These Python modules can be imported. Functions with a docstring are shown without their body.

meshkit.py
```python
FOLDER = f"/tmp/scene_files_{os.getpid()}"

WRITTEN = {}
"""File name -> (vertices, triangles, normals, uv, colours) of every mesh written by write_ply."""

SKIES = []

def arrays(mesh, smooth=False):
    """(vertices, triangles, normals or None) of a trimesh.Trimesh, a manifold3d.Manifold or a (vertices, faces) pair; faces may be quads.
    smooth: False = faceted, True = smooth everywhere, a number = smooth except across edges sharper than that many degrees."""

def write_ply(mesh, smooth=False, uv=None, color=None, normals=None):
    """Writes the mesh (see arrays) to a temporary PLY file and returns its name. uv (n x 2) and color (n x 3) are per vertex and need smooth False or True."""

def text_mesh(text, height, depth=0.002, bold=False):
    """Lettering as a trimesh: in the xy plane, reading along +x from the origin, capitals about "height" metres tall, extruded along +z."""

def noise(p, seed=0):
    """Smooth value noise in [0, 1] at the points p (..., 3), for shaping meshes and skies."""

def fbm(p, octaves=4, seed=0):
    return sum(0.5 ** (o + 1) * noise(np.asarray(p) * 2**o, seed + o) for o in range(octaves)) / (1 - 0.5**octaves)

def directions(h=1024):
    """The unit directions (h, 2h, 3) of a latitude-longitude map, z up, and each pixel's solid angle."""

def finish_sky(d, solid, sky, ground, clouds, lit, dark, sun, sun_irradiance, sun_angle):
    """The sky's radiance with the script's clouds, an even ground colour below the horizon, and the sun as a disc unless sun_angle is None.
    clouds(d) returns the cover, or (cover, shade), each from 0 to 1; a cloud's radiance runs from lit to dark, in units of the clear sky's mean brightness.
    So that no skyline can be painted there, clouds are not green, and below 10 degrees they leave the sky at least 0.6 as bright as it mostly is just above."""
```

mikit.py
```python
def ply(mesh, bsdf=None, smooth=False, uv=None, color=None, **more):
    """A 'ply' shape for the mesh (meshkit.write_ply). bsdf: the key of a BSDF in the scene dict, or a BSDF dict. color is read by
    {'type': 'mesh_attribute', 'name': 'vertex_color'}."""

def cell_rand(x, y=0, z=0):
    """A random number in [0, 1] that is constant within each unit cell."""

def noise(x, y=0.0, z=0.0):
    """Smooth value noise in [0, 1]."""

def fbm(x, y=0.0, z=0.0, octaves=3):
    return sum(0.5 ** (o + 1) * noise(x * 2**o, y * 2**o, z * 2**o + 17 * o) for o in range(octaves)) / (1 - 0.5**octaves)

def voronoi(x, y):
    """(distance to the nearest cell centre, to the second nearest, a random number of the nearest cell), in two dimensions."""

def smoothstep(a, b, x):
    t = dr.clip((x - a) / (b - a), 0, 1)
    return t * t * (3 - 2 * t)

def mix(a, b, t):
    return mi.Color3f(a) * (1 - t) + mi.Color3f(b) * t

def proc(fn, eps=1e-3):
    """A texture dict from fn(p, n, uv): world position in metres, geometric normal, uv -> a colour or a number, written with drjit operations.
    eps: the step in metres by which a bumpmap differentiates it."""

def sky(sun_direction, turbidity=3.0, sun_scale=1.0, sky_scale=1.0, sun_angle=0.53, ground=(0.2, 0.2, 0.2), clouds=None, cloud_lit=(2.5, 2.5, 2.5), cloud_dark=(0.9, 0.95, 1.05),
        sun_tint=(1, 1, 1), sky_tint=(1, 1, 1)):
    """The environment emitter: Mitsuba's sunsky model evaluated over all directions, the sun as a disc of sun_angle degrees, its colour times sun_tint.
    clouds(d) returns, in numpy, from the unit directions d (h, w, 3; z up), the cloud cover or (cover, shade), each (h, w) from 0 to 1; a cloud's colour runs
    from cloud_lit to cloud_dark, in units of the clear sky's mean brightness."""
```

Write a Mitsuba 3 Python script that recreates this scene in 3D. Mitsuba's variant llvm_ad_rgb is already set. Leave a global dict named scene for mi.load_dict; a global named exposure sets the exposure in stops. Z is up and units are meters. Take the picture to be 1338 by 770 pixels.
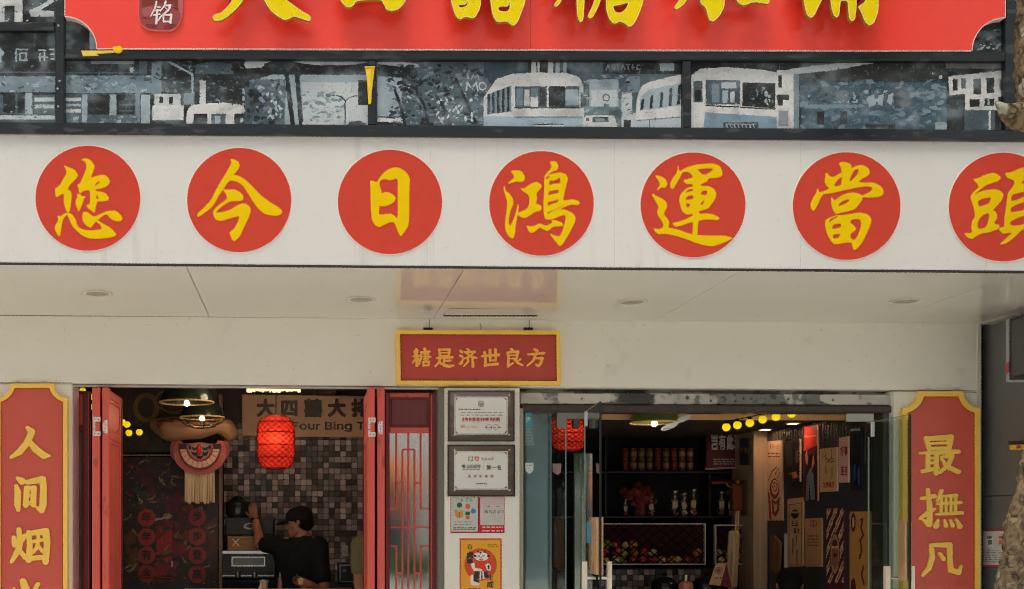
"""A dessert shop front on a shaded street: red roof sign, printed street-scene banner, fascia with seven red discs, two entrances."""
import math, random
import numpy as np, trimesh, shapely, drjit as dr, mitsuba as mi, mikit, meshkit
import manifold3d as m3
from shapely import affinity
from shapely.geometry import Polygon, Point, LineString, box
from shapely.ops import unary_union

T = mi.ScalarTransform4f
rng = random.Random(7)
# ---------------------------------------------------------------- camera, sky, exposure
F, CX, CY, EYE, W, HGT = 1500.0, 400.0, 685.0, 1.6, 1338.0, 770.0   # focal length and vanishing point in photograph pixels, eye height in metres
exposure = 1.54
scene = {
    'camera': {'type': 'perspective', 'fov': math.degrees(2 * math.atan(W / 2 / F)), 'fov_axis': 'x',
               'principal_point_offset_x': (W / 2 - CX) / W, 'principal_point_offset_y': (HGT / 2 - CY) / HGT,
               'to_world': T().look_at(origin=[0, 0, EYE], target=[0, 1, EYE], up=[0, 0, 1]), 'near_clip': 0.05, 'far_clip': 3000.0},
    'sky': mikit.sky((-0.20, -0.36, 0.91), turbidity=3, sun_scale=0.6, sun_angle=28, clouds=lambda d: 1.0, sun_tint=(0.92, 1.0, 1.10)),
}
labels = {}


# ---------------------------------------------------------------- helpers
def C(r, g, b, k=1.0):
    f = lambda v: ((v / 255 + 0.055) / 1.055) ** 2.4 if v > 10 else v / 255 / 12.92
    return (f(r) * k, f(g) * k, f(b) * k)


def numbered(key):
    if key not in scene and key not in labels:
        return key
    n = 1
    while f'{key}_{n:03d}' in scene or f'{key}_{n:03d}' in labels:
        n += 1
    return f'{key}_{n:03d}'


def thing(name, label=None, cat=None, group=None, kind=None):
    key = numbered(name)
    d = {}
    if label: d['label'] = label
    if cat: d['category'] = cat
    if group: d['group'] = group
    if kind: d['kind'] = kind
    labels[key] = d
    return key


def split_edges(mesh, deg):
    return trimesh.graph.smooth_shade(mesh, angle=math.radians(deg), facet_minarea=None)


def as_mesh(m):
    if hasattr(m, 'to_mesh'):
        q = m.to_mesh()
        return trimesh.Trimesh(np.asarray(q.vert_properties)[:, :3], np.asarray(q.tri_verts), process=False)
    return m


def put(key, mesh, mat, color=None, smooth=False, label=None, kind=None, emit=None):
    """One shape entry. color: one linear colour, or one per vertex, for the vertex-coloured materials (vc_*)."""
    if isinstance(mesh, (list, tuple)):
        mesh = trimesh.util.concatenate([as_mesh(x) for x in mesh])
    mesh = as_mesh(mesh)
    key = numbered(key)
    if color is not None:
        if np.ndim(color) == 1:
            if smooth not in (False, True):
                mesh, smooth = split_edges(mesh, smooth), True
            col = np.tile(np.asarray(color, float), (len(mesh.vertices), 1))
        else:
            col, smooth = np.asarray(color, float), False
        scene[key] = mikit.ply(mesh, mat, smooth=smooth, color=col)
    else:
        scene[key] = mikit.ply(mesh, mat, smooth=smooth)
    if emit is not None:
        scene[key]['emitter'] = {'type': 'area', 'radiance': {'type': 'rgb', 'value': list(emit)}}
    if label or kind:
        labels[key] = {**({'label': label} if label else {}), **({'kind': kind} if kind else {})}
    return key


class Plane:
    """A plane in the world with its own axes; a photograph pixel is placed on it by following its line of sight."""
    def __init__(s, O, U, V):
        s.O, s.U, s.V = (np.asarray(a, float) for a in (O, U, V))
        s.N = np.cross(s.U, s.V)

    def uv(s, px, n=0.0):
        px = np.atleast_2d(np.asarray(px, float))
        d = np.stack([(px[:, 0] - CX) / F, np.ones(len(px)), -(px[:, 1] - CY) / F], 1)
        o = np.array([0, 0, EYE])
        p = o + d * ((s.O + n * s.N - o) @ s.N / (d @ s.N))[:, None]
        return np.stack([(p - s.O) @ s.U, (p - s.O) @ s.V], 1)

    def at(s, uv, n=0.0):
        uv = np.atleast_2d(uv)
        return s.O + uv[:, :1] * s.U + uv[:, 1:2] * s.V + n * s.N

    def geom(s, g, n=0.0):
        return shapely.transform(g, lambda q: s.uv(q, n))


def FR(Y):
    return Plane((0, Y, 0), (1, 0, 0), (0, 0, 1))


def P(x, y, Y):
    return np.array([(x - CX) / F * Y, Y, EYE - (y - CY) / F * Y])


def polys(g):
    g = shapely.make_valid(g) if not g.is_valid else g
    return [p for p in getattr(g, 'geoms', [g]) for p in (getattr(p, 'geoms', [p])) if p.geom_type == 'Polygon' and p.area > 1e-12]


def solid(pl, g, n0, n1, local=False):
    """The outline g (photograph pixels, or the plane's own metres) as a solid from n0 to n1 along the plane's normal."""
    out = []
    for p in polys(g if local else pl.geom(g, n1)):
        m = trimesh.creation.extrude_polygon(p, n1 - n0, engine='earcut')
        v = m.vertices
        m.vertices = pl.O + v[:, :1] * pl.U + v[:, 1:2] * pl.V + (v[:, 2:] + n0) * pl.N
        out.append(m)
    return trimesh.util.concatenate(out)


def slab(pl, pts, n0, n1, b=0.004, local=False):
    """A convex outline as a solid with chamfered front edges."""
    q = Polygon(np.asarray(pts) if local else pl.uv(pts, n1))
    b = min(b, 0.45 * (n1 - n0))
    i = q.buffer(-b, join_style=2)
    if i.is_empty: i, b = q, 0
    a, c = np.array(q.exterior.coords)[:-1], np.array(i.exterior.coords)[:-1]
    return trimesh.convex.convex_hull(np.vstack([pl.at(a, n0), pl.at(a, n1 - b), pl.at(c, n1)]))


def R(x0, y0, x1, y1):
    return box(min(x0, x1), min(y0, y1), max(x0, x1), max(y0, y1))


def rect(x0, y0, x1, y1):
    return [(x0, y0), (x1, y0), (x1, y1), (x0, y1)]


def rbox(x0, x1, y0, y1, z0, z1, b=0.004):
    b = min(b, 0.4 * min(x1 - x0, y1 - y0, z1 - z0))
    v = []
    for sx in (0, 1):
        for sy in (0, 1):
            for sz in (0, 1):
                p = np.array([(x0, x1)[sx], (y0, y1)[sy], (z0, z1)[sz]])
                s = np.array([1 - 2 * sx, 1 - 2 * sy, 1 - 2 * sz]) * b
                for k in range(3):
                    q = p + s
                    q[k] = p[k]
                    v.append(q)
    return trimesh.convex.convex_hull(np.array(v))


def tube(pts, r, sides=8):
    p = np.asarray(pts, float)
    r = np.broadcast_to(r, (len(p),))
    t = np.gradient(p, axis=0)
    t /= np.linalg.norm(t, axis=1, keepdims=True) + 1e-12
    ref = np.array([0, 0, 1.0]) if abs(t[0, 2]) < 0.9 else np.array([1.0, 0, 0])
    a = np.cross(t, ref)
    a /= np.linalg.norm(a, axis=1, keepdims=True) + 1e-12
    b = np.cross(t, a)
    ang = np.arange(sides) * 2 * math.pi / sides
    v = p[:, None] + r[:, None, None] * (np.cos(ang)[None, :, None] * a[:, None] + np.sin(ang)[None, :, None] * b[:, None])
    f = []
    for i in range(len(p) - 1):
        for j in range(sides):
            k = (j + 1) % sides
            f += [[i * sides + j, (i + 1) * sides + k, i * sides + k], [i * sides + j, (i + 1) * sides + j, (i + 1) * sides + k]]
    n = len(p) * sides
    v = np.vstack([v.reshape(-1, 3), p[0], p[-1]])
    for j in range(sides):
        k = (j + 1) % sides
        f += [[n, j, k], [n + 1, n - sides + k, n - sides + j]]
    return trimesh.Trimesh(v, f, process=False)


def lathe(profile, centre, sides=32, axis=2):
    m = trimesh.creation.revolve(np.asarray(profile, float), sections=sides)
    if axis == 1:
        m.vertices = m.vertices[:, [0, 2, 1]] * [1, -1, 1]
    m.vertices = m.vertices + np.asarray(centre)
    return m


def ball(c, r, sub=2):
    m = trimesh.creation.icosphere(subdivisions=sub, radius=1.0)
    m.vertices = m.vertices * r + np.asarray(c)
    return m


def sphere(c, r, seg=16):
    return m3.Manifold.sphere(float(r), seg).translate([float(x) for x in c])


def bone(a, ra, b, rb, seg=16):
    return m3.Manifold.batch_hull([sphere(a, ra, seg), sphere(b, rb, seg)])


def merge(ms):
    return m3.Manifold.batch_boolean(list(ms), m3.OpType.Add)


def soften(man, length=0.02, it=8):
    m = as_mesh(man.refine_to_length(length))
    m.merge_vertices()
    trimesh.smoothing.filter_taubin(m, lamb=0.5, nu=0.53, iterations=it)
    return m


def smooth_ring(pts, it=1):
    p = np.asarray(pts, float)
    for _ in range(it):
        q = np.roll(p, -1, 0)
        p = np.stack([0.8 * p + 0.2 * q, 0.2 * p + 0.8 * q], 1).reshape(-1, 2)
    return p


def traced(outers, holes=(), ox=0.0, oy=0.0, s=1.0, it=1):
    """A hand-traced outline: rings in the units of an enlargement s with its corner at pixel (ox, oy)."""
    f = lambda r: Polygon(smooth_ring(np.asarray(r, float) / s + [ox, oy], it)).buffer(0)
    g = unary_union([f(r) for r in outers])
    return g.difference(unary_union([f(r) for r in holes])) if holes else g


def brush(strokes, ox, oy, s, fat=1.0):
    """Brush lettering: each stroke is a list of (x, y, half width)."""
    parts = []
    for st in strokes:
        c = [Point(x / s + ox, y / s + oy).buffer(r * fat / s, quad_segs=4) for x, y, r in st]
        parts += [a.union(b).convex_hull for a, b in zip(c, c[1:])] or c
    g = unary_union(parts)
    return g.simplify(0.6 / s)


GLYPHS = {
    '大': [[[7,76,11,81,12,81,27,71,37,58,45,40,52,54,60,66,70,76,79,81,84,76,74,70,65,61,57,49,51,34,82,34,82,28,48,27,48,3,42,3,40,27,8,28,8,34,39,34,39,36,35,48,26,62,18,69]]],
    '四': [[[10,79,16,79,17,72,73,73,74,78,79,78,80,11,10,11],[16,17,32,17,32,30,29,42,25,50,18,55,21,59,28,56,35,46,38,32,39,17,50,17,51,49,56,53,73,53,73,66,17,66],[58,47,57,17,73,17,73,51,72,51,72,48]]],
    '囍': [[[46,53,46,58,84,58,84,53,74,53,77,46,80,45,80,30,49,30,49,45,52,46,55,53],[54,34,74,34,74,41,55,41],[58,46,70,46,70,47,68,53,61,53]],[[46,10,46,14,61,15,61,20,48,21,48,25,81,25,81,21,67,20,67,15,83,14,83,10,67,9,67,3,61,4,61,9]],[[48,82,54,82,55,80,74,80,75,82,80,82,80,63,49,62],[54,67,74,67,74,75,55,75]],[[6,53,6,58,43,58,43,53,35,53,37,46,41,45,41,30,11,30,11,45,14,46,16,53],[16,34,35,34,35,41,16,41],[19,46,31,46,31,47,29,53,22,53]],[[7,10,7,14,22,15,22,20,9,21,9,25,42,25,42,21,29,20,29,15,43,14,43,10,29,9,28,3,23,4,22,9]],[[10,82,16,82,16,80,35,80,35,82,41,82,41,62,11,62],[16,75,16,67,35,67,35,75]]],
    '排': [[[64,81,69,81,70,60,84,59,84,54,70,53,70,41,82,41,82,36,70,35,70,24,83,23,83,18,70,17,69,4,64,4]],[[35,54,35,59,49,60,49,81,55,81,55,4,49,4,49,17,37,18,37,23,49,24,49,35,37,36,37,41,49,41,49,53]],[[6,49,7,54,18,52,18,74,9,75,11,81,21,80,24,77,24,50,34,47,33,41,24,43,24,27,33,26,34,21,24,20,24,3,18,3,18,20,7,21,7,26,18,27,18,45]]],
    '糖': [[[33,68,28,78,32,81,37,72,41,59,43,40,59,40,59,46,46,47,46,51,59,51,59,57,46,58,46,81,51,82,51,79,74,79,74,81,80,81,80,58,64,57,65,51,80,51,80,41,84,40,84,35,80,35,80,25,65,24,64,19,59,19,59,24,47,25,47,29,58,29,59,35,43,36,42,18,83,17,83,12,66,12,60,3,54,5,58,12,37,12,36,55],[51,63,74,63,74,73,51,73],[65,35,65,29,74,29,74,35],[64,40,74,40,74,46,65,46]],[[24,27,28,28,34,10,29,9]],[[5,64,8,69,8,69,17,51,18,82,23,82,23,51,29,60,32,56,30,52,23,42,23,39,34,38,33,33,23,32,23,4,18,4,17,32,6,33,6,38,16,39,16,40,11,52]],[[7,10,9,21,10,28,14,28,14,20,11,11,11,10]]],
    '水': [[[30,75,32,82,43,81,47,79,48,76,49,38,58,53,71,66,80,73,85,67,73,59,65,51,59,43,74,27,77,23,72,20,64,29,55,37,49,24,48,4,42,4,42,73,41,75]],[[6,69,11,73,24,60,32,44,36,30,36,26,34,25,9,25,9,31,29,32,29,34,26,43,20,54,14,61]]],
    '铺': [[[39,15,39,20,58,21,58,28,41,28,41,82,46,82,47,63,58,63,58,81,63,81,64,63,75,63,75,75,68,76,70,81,79,80,81,75,81,28,64,28,64,21,83,20,83,15,78,15,80,11,71,4,68,7,76,15,64,15,64,4,58,3,58,15],[64,34,75,34,75,42,64,42],[64,48,75,48,75,57,64,57],[47,34,58,34,58,42,47,42],[47,48,58,48,58,57,47,57]],[[8,46,8,51,19,52,19,70,16,76,18,81,37,69,35,64,27,69,26,69,26,52,36,51,36,46,26,45,26,34,34,34,34,28,12,28,12,34,19,34,19,45]],[[6,24,9,29,17,19,35,18,35,13,21,12,23,5,18,4,13,14]]],
    '有': [[[6,49,10,54,24,42,24,81,30,81,31,65,66,65,65,75,52,76,52,76,54,81,69,80,72,76,72,31,32,29,36,21,82,20,82,15,39,14,42,5,38,4,36,4,32,14,8,15,8,20,29,21,18,38],[30,36,66,36,66,45,31,45],[30,51,66,51,66,59,31,59]]],
    '步': [[[7,75,10,81,28,78,51,68,62,60,70,51,75,43,70,40,63,50,56,57,49,62,49,36,82,35,82,30,50,29,50,19,74,18,74,13,50,12,49,3,43,3,42,29,27,30,27,10,21,10,20,29,8,30,8,35,42,36,42,62,47,63,30,70]],[[11,57,15,62,16,61,28,49,33,41,27,40,22,47]]],
    '登': [[[5,39,7,42,9,43,20,37,30,29,30,32,60,32,61,29,70,37,81,43,85,38,77,33,70,28,82,17,77,14,65,24,60,19,61,17,72,7,68,4,57,14,51,4,50,4,46,5,46,6,58,27,32,27,42,11,42,8,39,7,11,7,11,12,34,13,26,23,15,16,12,19,18,24,21,28,13,34]],[[8,74,8,79,82,79,82,74,59,74,64,63,59,61,69,61,69,40,20,40,20,61,31,61,26,64,31,74],[27,56,27,45,62,45,62,55],[32,62,57,61,57,63,52,74,34,74,34,73,37,72,37,71]]],
    '岂': [[[12,34,12,39,70,40,70,51,14,52,14,72,17,77,24,80,75,80,79,78,82,75,84,67,79,65,78,65,76,72,72,74,26,74,21,72,21,71,21,57,76,57,76,34]],[[12,25,78,25,78,8,72,8,72,20,48,19,47,4,42,4,41,19,19,19,18,8,13,8]]],
    '此': [[[52,72,54,76,57,78,77,79,82,75,85,64,85,61,79,58,78,67,76,72,61,73,59,72,59,41,76,31,82,27,77,22,64,31,59,34,58,3,52,3]],[[7,74,8,80,10,80,48,73,47,67,36,68,36,36,47,35,48,30,36,29,35,3,29,3,29,70,20,71,19,21,13,21,13,73]]],
    '理': [[[30,73,30,79,84,79,84,73,62,73,62,62,82,61,82,56,62,55,62,46,80,45,80,7,37,7,37,45,55,46,56,55,36,56,36,61,55,62,55,73],[62,13,74,13,74,23,62,23],[62,29,74,29,74,40,62,40],[43,13,56,13,56,23,43,23],[43,29,56,29,56,40,43,40]],[[6,67,7,73,33,64,32,58,23,60,23,40,31,39,31,34,23,33,23,15,33,15,33,9,7,9,7,15,17,15,17,33,8,34,8,39,17,40,17,63]]],
    '好': [[[39,40,39,45,58,46,58,75,46,76,48,82,57,82,63,80,65,78,65,46,84,45,84,40,65,39,65,31,74,22,81,12,77,9,43,10,43,15,70,16,59,30,58,39]],[[5,77,9,81,11,80,21,72,26,65,35,74,39,69,38,67,30,59,36,41,38,21,22,20,24,4,18,3,15,20,6,21,6,26,14,27,8,50,22,61,12,72],[15,46,20,27,32,27,29,42,25,54,17,49]]],
    '事': [[[7,53,7,57,41,58,41,64,14,64,14,69,41,69,41,76,28,77,30,82,40,82,46,80,48,77,48,69,68,69,69,72,75,72,75,58,84,57,83,53,75,52,75,42,48,41,48,36,73,35,73,21,48,20,48,16,82,15,82,10,48,10,48,3,42,3,41,10,8,10,9,15,41,16,41,20,17,21,17,35,41,36,41,41,15,42,15,46,41,46,42,52],[48,46,68,46,68,52,48,52],[48,64,48,58,68,58,68,64],[48,31,48,25,67,25,67,31],[23,25,41,25,41,31,23,31]]],
    '连': [[[5,76,10,82,16,74,21,71,31,77,36,79,47,81,62,81,83,80,85,73,45,74,36,73,30,70,24,65,23,32,7,32,7,38,17,38,18,65,11,70]],[[30,51,30,56,55,57,56,72,61,72,62,57,82,56,82,51,62,50,62,39,78,39,78,33,62,33,62,22,56,23,55,33,42,33,42,32,49,18,81,17,81,12,52,12,53,5,47,3,44,12,30,12,30,17,42,18,37,29,33,34,34,39,55,39,56,50]],[[10,7,21,22,26,19,23,14,14,4]]],
    '名': [[[7,52,10,57,24,54,24,82,30,82,31,78,68,78,69,82,74,82,74,46,42,46,57,35,66,26,72,18,74,14,70,12,40,11,44,4,37,3,26,16,9,27,13,32,20,28,33,18,64,18,54,29,45,36,43,36,30,26,25,30,37,40,21,48],[30,52,68,52,68,71,31,71]]],
    '第': [[[42,23,48,26,55,16,61,16,67,26,68,26,72,24,68,16,83,15,83,11,58,10,59,4,53,3,48,16]],[[9,77,13,82,16,80,31,71,41,63,42,82,47,82,48,60,72,60,71,66,69,72,57,72,57,73,59,78,71,78,73,77,75,75,77,69,79,54,48,54,48,46,76,46,76,28,14,28,14,33,41,33,41,40,17,41,14,59,35,60,23,70],[48,33,70,33,70,40,48,40],[21,54,22,46,41,46,41,54]],[[7,24,12,27,21,16,25,16,30,26,32,25,35,24,33,16,45,15,45,11,24,10,26,4,21,3,15,14]]],
    '一': [[[6,45,84,45,84,38,7,38]]],
    '青': [[[8,36,82,36,82,31,48,31,48,25,74,24,74,20,48,19,48,14,78,14,78,9,48,9,48,3,42,3,41,9,13,9,13,14,41,14,41,19,16,20,16,24,41,25,41,31,8,31]],[[20,82,26,82,26,68,64,68,64,76,52,77,53,81,54,82,59,82,66,81,70,80,71,78,71,42,20,42],[26,47,65,47,65,52,64,52,26,52],[26,57,65,57,65,63,26,63]]],
    '山': [[[12,75,72,75,72,81,78,81,78,21,72,21,72,68,48,68,48,4,42,4,41,68,18,68,18,21,12,21]]],
    '区': [[[10,79,83,79,83,73,17,73,17,14,81,14,81,8,11,8]],[[22,62,27,67,37,59,50,48,68,67,73,63,73,62,54,43,63,32,70,21,65,18,58,29,50,38,30,22,25,25,45,44,34,54]]],
    '面': [[[8,9,8,15,40,15,38,25,12,26,12,82,17,82,18,78,72,78,73,82,78,82,78,26,45,25,48,15,83,15,83,9],[60,32,72,32,72,71,60,71],[36,47,53,47,53,56,36,56],[36,61,53,61,53,71,36,71],[36,42,36,32,53,32,53,41],[18,32,29,32,29,71,18,71]]],
    '包': [[[6,33,11,37,19,30,19,71,22,77,30,80,73,80,77,79,81,76,84,66,78,63,76,72,72,74,31,74,27,72,26,71,26,55,54,55,54,30,19,30,26,21,70,21,69,41,68,53,65,56,56,56,57,62,68,62,73,59,74,54,77,15,30,14,34,5,28,3,23,12,17,21],[26,50,26,36,47,36,47,49]]],
    '众': [[[7,34,11,39,14,38,31,29,45,15,53,23,67,33,79,39,84,34,83,33,68,27,59,20,49,10,50,5,45,3,44,3,37,14,28,22,18,29]],[[38,77,43,81,44,81,53,70,59,56,66,69,75,78,79,80,83,75,72,66,64,53,62,47,63,35,57,35,55,47,51,60,45,70]],[[7,77,12,81,17,76,23,68,28,55,41,67,46,63,40,56,30,48,32,35,26,34,24,47,20,58,14,69]]],
    '点': [[[67,64,77,81,83,79,80,72,72,62]],[[16,56,73,56,73,29,48,29,48,19,80,18,80,13,48,12,47,3,41,3,41,29,17,29],[22,35,67,35,67,50,23,50]],[[49,64,55,81,61,79,55,63]],[[32,64,33,81,39,80,37,64]],[[12,72,7,79,12,81,19,73,23,64,18,62]]],
    '评': [[[31,45,31,51,54,52,54,81,60,81,60,52,84,51,84,45,60,45,60,14,80,13,80,8,33,8,33,13,54,14,54,45]],[[73,19,67,40,72,41,79,20]],[[36,20,39,30,41,41,46,39,41,19]],[[6,36,18,36,18,69,14,75,17,80,34,65,32,61,32,61,24,66,24,30,6,30]],[[11,10,23,23,27,19,25,15,15,6]]],
    '虎': [[[18,77,21,82,32,77,38,70,40,59,55,59,55,75,56,78,59,80,77,80,79,79,81,75,82,67,77,65,76,72,75,74,62,74,61,73,61,53,34,53,33,63,31,69,25,74]],[[6,78,12,81,17,67,19,53,20,27,41,27,41,33,24,35,24,40,41,39,42,45,45,48,75,48,78,47,81,39,76,37,74,42,73,43,49,43,47,42,48,38,69,35,68,31,47,33,47,27,74,27,72,33,76,35,77,35,82,24,81,22,47,21,47,15,76,15,76,10,47,9,47,3,41,3,41,21,14,21,12,60,10,70]]],
    '生': [[[7,36,13,40,22,26,42,26,42,45,16,45,17,51,42,51,42,72,7,73,7,79,83,79,83,73,49,73,49,51,76,51,76,45,49,45,49,26,79,26,79,20,49,20,48,3,42,3,41,20,25,20,29,6,23,5,16,23]]],
    '威': [[[10,64,6,78,10,81,16,67,18,53,19,22,55,22,58,47,60,64,53,72,45,78,50,82,63,70,65,74,70,80,74,82,80,81,83,74,84,64,80,61,78,73,76,76,71,72,68,64,76,45,80,31,74,30,70,46,65,54,63,36,62,22,83,21,83,16,78,15,80,12,80,11,69,3,66,7,76,15,62,15,61,4,55,4,55,15,13,16,12,54]],[[20,73,22,76,24,77,32,73,40,67,49,72,50,72,52,69,52,67,45,63,44,62,49,54,53,44,36,42,40,34,53,33,53,29,23,29,23,33,34,34,30,43,22,43,22,48,28,48,23,58,35,64,29,68],[30,55,34,48,46,48,43,54,39,60]]],
    '门': [[[33,12,73,13,73,74,72,75,58,76,58,76,60,81,77,80,80,76,80,7,33,7]],[[14,6,25,22,30,18,18,3]],[[10,82,17,81,17,21,11,21]]],
    '前': [[[7,17,7,22,83,22,83,17,64,16,70,5,65,3,64,3,56,16,33,16,34,15,33,13,26,3,21,5,21,6,26,13,27,16]],[[59,76,61,81,72,81,77,78,77,29,71,29,71,75]],[[54,66,60,66,60,32,54,32]],[[12,81,18,81,19,63,37,63,37,74,36,76,27,76,29,81,39,81,43,78,43,31,13,31],[19,44,19,36,37,36,37,44],[37,49,37,58,19,58,19,49]]],
    '三': [[[8,75,82,75,82,69,8,69]],[[13,18,77,18,77,12,13,12]],[[18,46,70,46,70,40,19,40]]],
    '年': [[[7,56,7,62,46,62,46,82,52,82,53,62,84,62,83,56,53,56,53,39,77,39,78,33,53,33,53,20,79,19,79,14,29,13,32,5,26,3,18,19,7,33,13,36,19,29,25,20,46,20,46,33,21,33,20,56],[46,39,46,56,27,56,27,39]]],
    '余': [[[5,32,9,37,22,31,23,31,23,35,42,36,42,46,10,46,11,52,42,52,42,75,29,76,31,82,41,82,46,80,48,78,49,52,80,52,80,46,49,46,49,36,67,35,67,30,68,30,81,36,86,31,71,24,61,18,49,7,49,5,45,2,34,14,27,20,12,29],[24,29,34,22,45,12,54,20,66,29]],[[58,60,76,78,81,75,63,58,62,58]],[[8,75,12,78,14,78,26,66,31,60,26,58,17,67]]],
    '高': [[[8,12,8,17,82,17,82,12,50,12,46,3,40,5,42,12]],[[10,81,17,81,17,50,73,50,73,76,63,77,65,81,78,80,80,77,79,45,11,45]],[[20,39,70,39,70,23,21,23],[27,27,63,27,63,35,27,35]],[[26,77,32,77,33,73,62,72,62,55,27,55],[33,68,33,60,56,60,56,67]]],
    '系': [[[57,59,77,77,82,73,74,65,62,56]],[[12,11,13,16,36,15,25,25,17,30,17,31,18,36,36,34,38,35,18,46,12,48,14,54,25,52,42,51,42,74,30,75,32,81,43,80,48,78,49,76,49,51,70,49,76,56,81,53,77,48,64,35,61,36,60,37,64,42,65,44,30,46,52,33,66,23,66,22,62,19,48,28,33,30,29,29,29,29,38,21,46,14,74,9,75,9,71,4,41,8],[30,46,30,46,31,46]],[[9,72,14,76,15,76,30,62,33,58,27,56,21,63]]],
    '列': [[[63,76,65,81,76,81,79,79,81,76,81,4,75,4,74,75]],[[57,13,57,61,63,61,63,14]],[[7,47,12,51,17,43,22,33,41,33,37,47,34,53,22,45,19,48,18,49,29,58,30,60,21,70,10,77,12,81,14,82,25,75,35,65,42,51,47,35,48,28,25,27,28,15,51,14,51,8,8,8,8,14,22,15,14,37]]],
    '冰': [[[39,75,41,81,50,81,56,79,57,77,58,37,64,52,73,65,80,71,81,71,85,67,74,56,65,42,82,24,77,20,69,29,63,35,58,18,57,3,51,4,51,74]],[[23,67,26,71,27,72,37,60,43,48,48,26,45,25,26,26,26,31,41,32,38,44,33,55,28,62]],[[6,67,11,71,13,69,25,45,21,42,20,42]],[[6,14,21,25,25,20,10,10]]],
    '镇': [[[6,24,9,30,17,19,36,19,36,13,21,13,23,5,18,4,14,13]],[[12,28,12,34,19,34,19,45,8,46,8,51,19,52,19,71,16,77,19,81,36,70,35,65,27,69,26,69,26,52,36,51,36,46,26,45,26,34,35,34,35,28]],[[37,65,52,66,46,72,37,77,41,82,50,76,57,70,53,66,84,65,84,60,79,60,78,22,61,22,62,17,82,16,82,11,64,11,65,4,58,4,57,11,39,12,39,16,55,17,56,19,54,22,43,22,43,60,37,60],[48,27,72,27,73,32,49,32],[48,36,73,36,73,41,49,41],[48,45,73,45,73,50,49,50],[48,55,73,55,73,60,49,60]],[[64,70,65,71,79,81,83,78,79,74,68,67,67,67]]],
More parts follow.
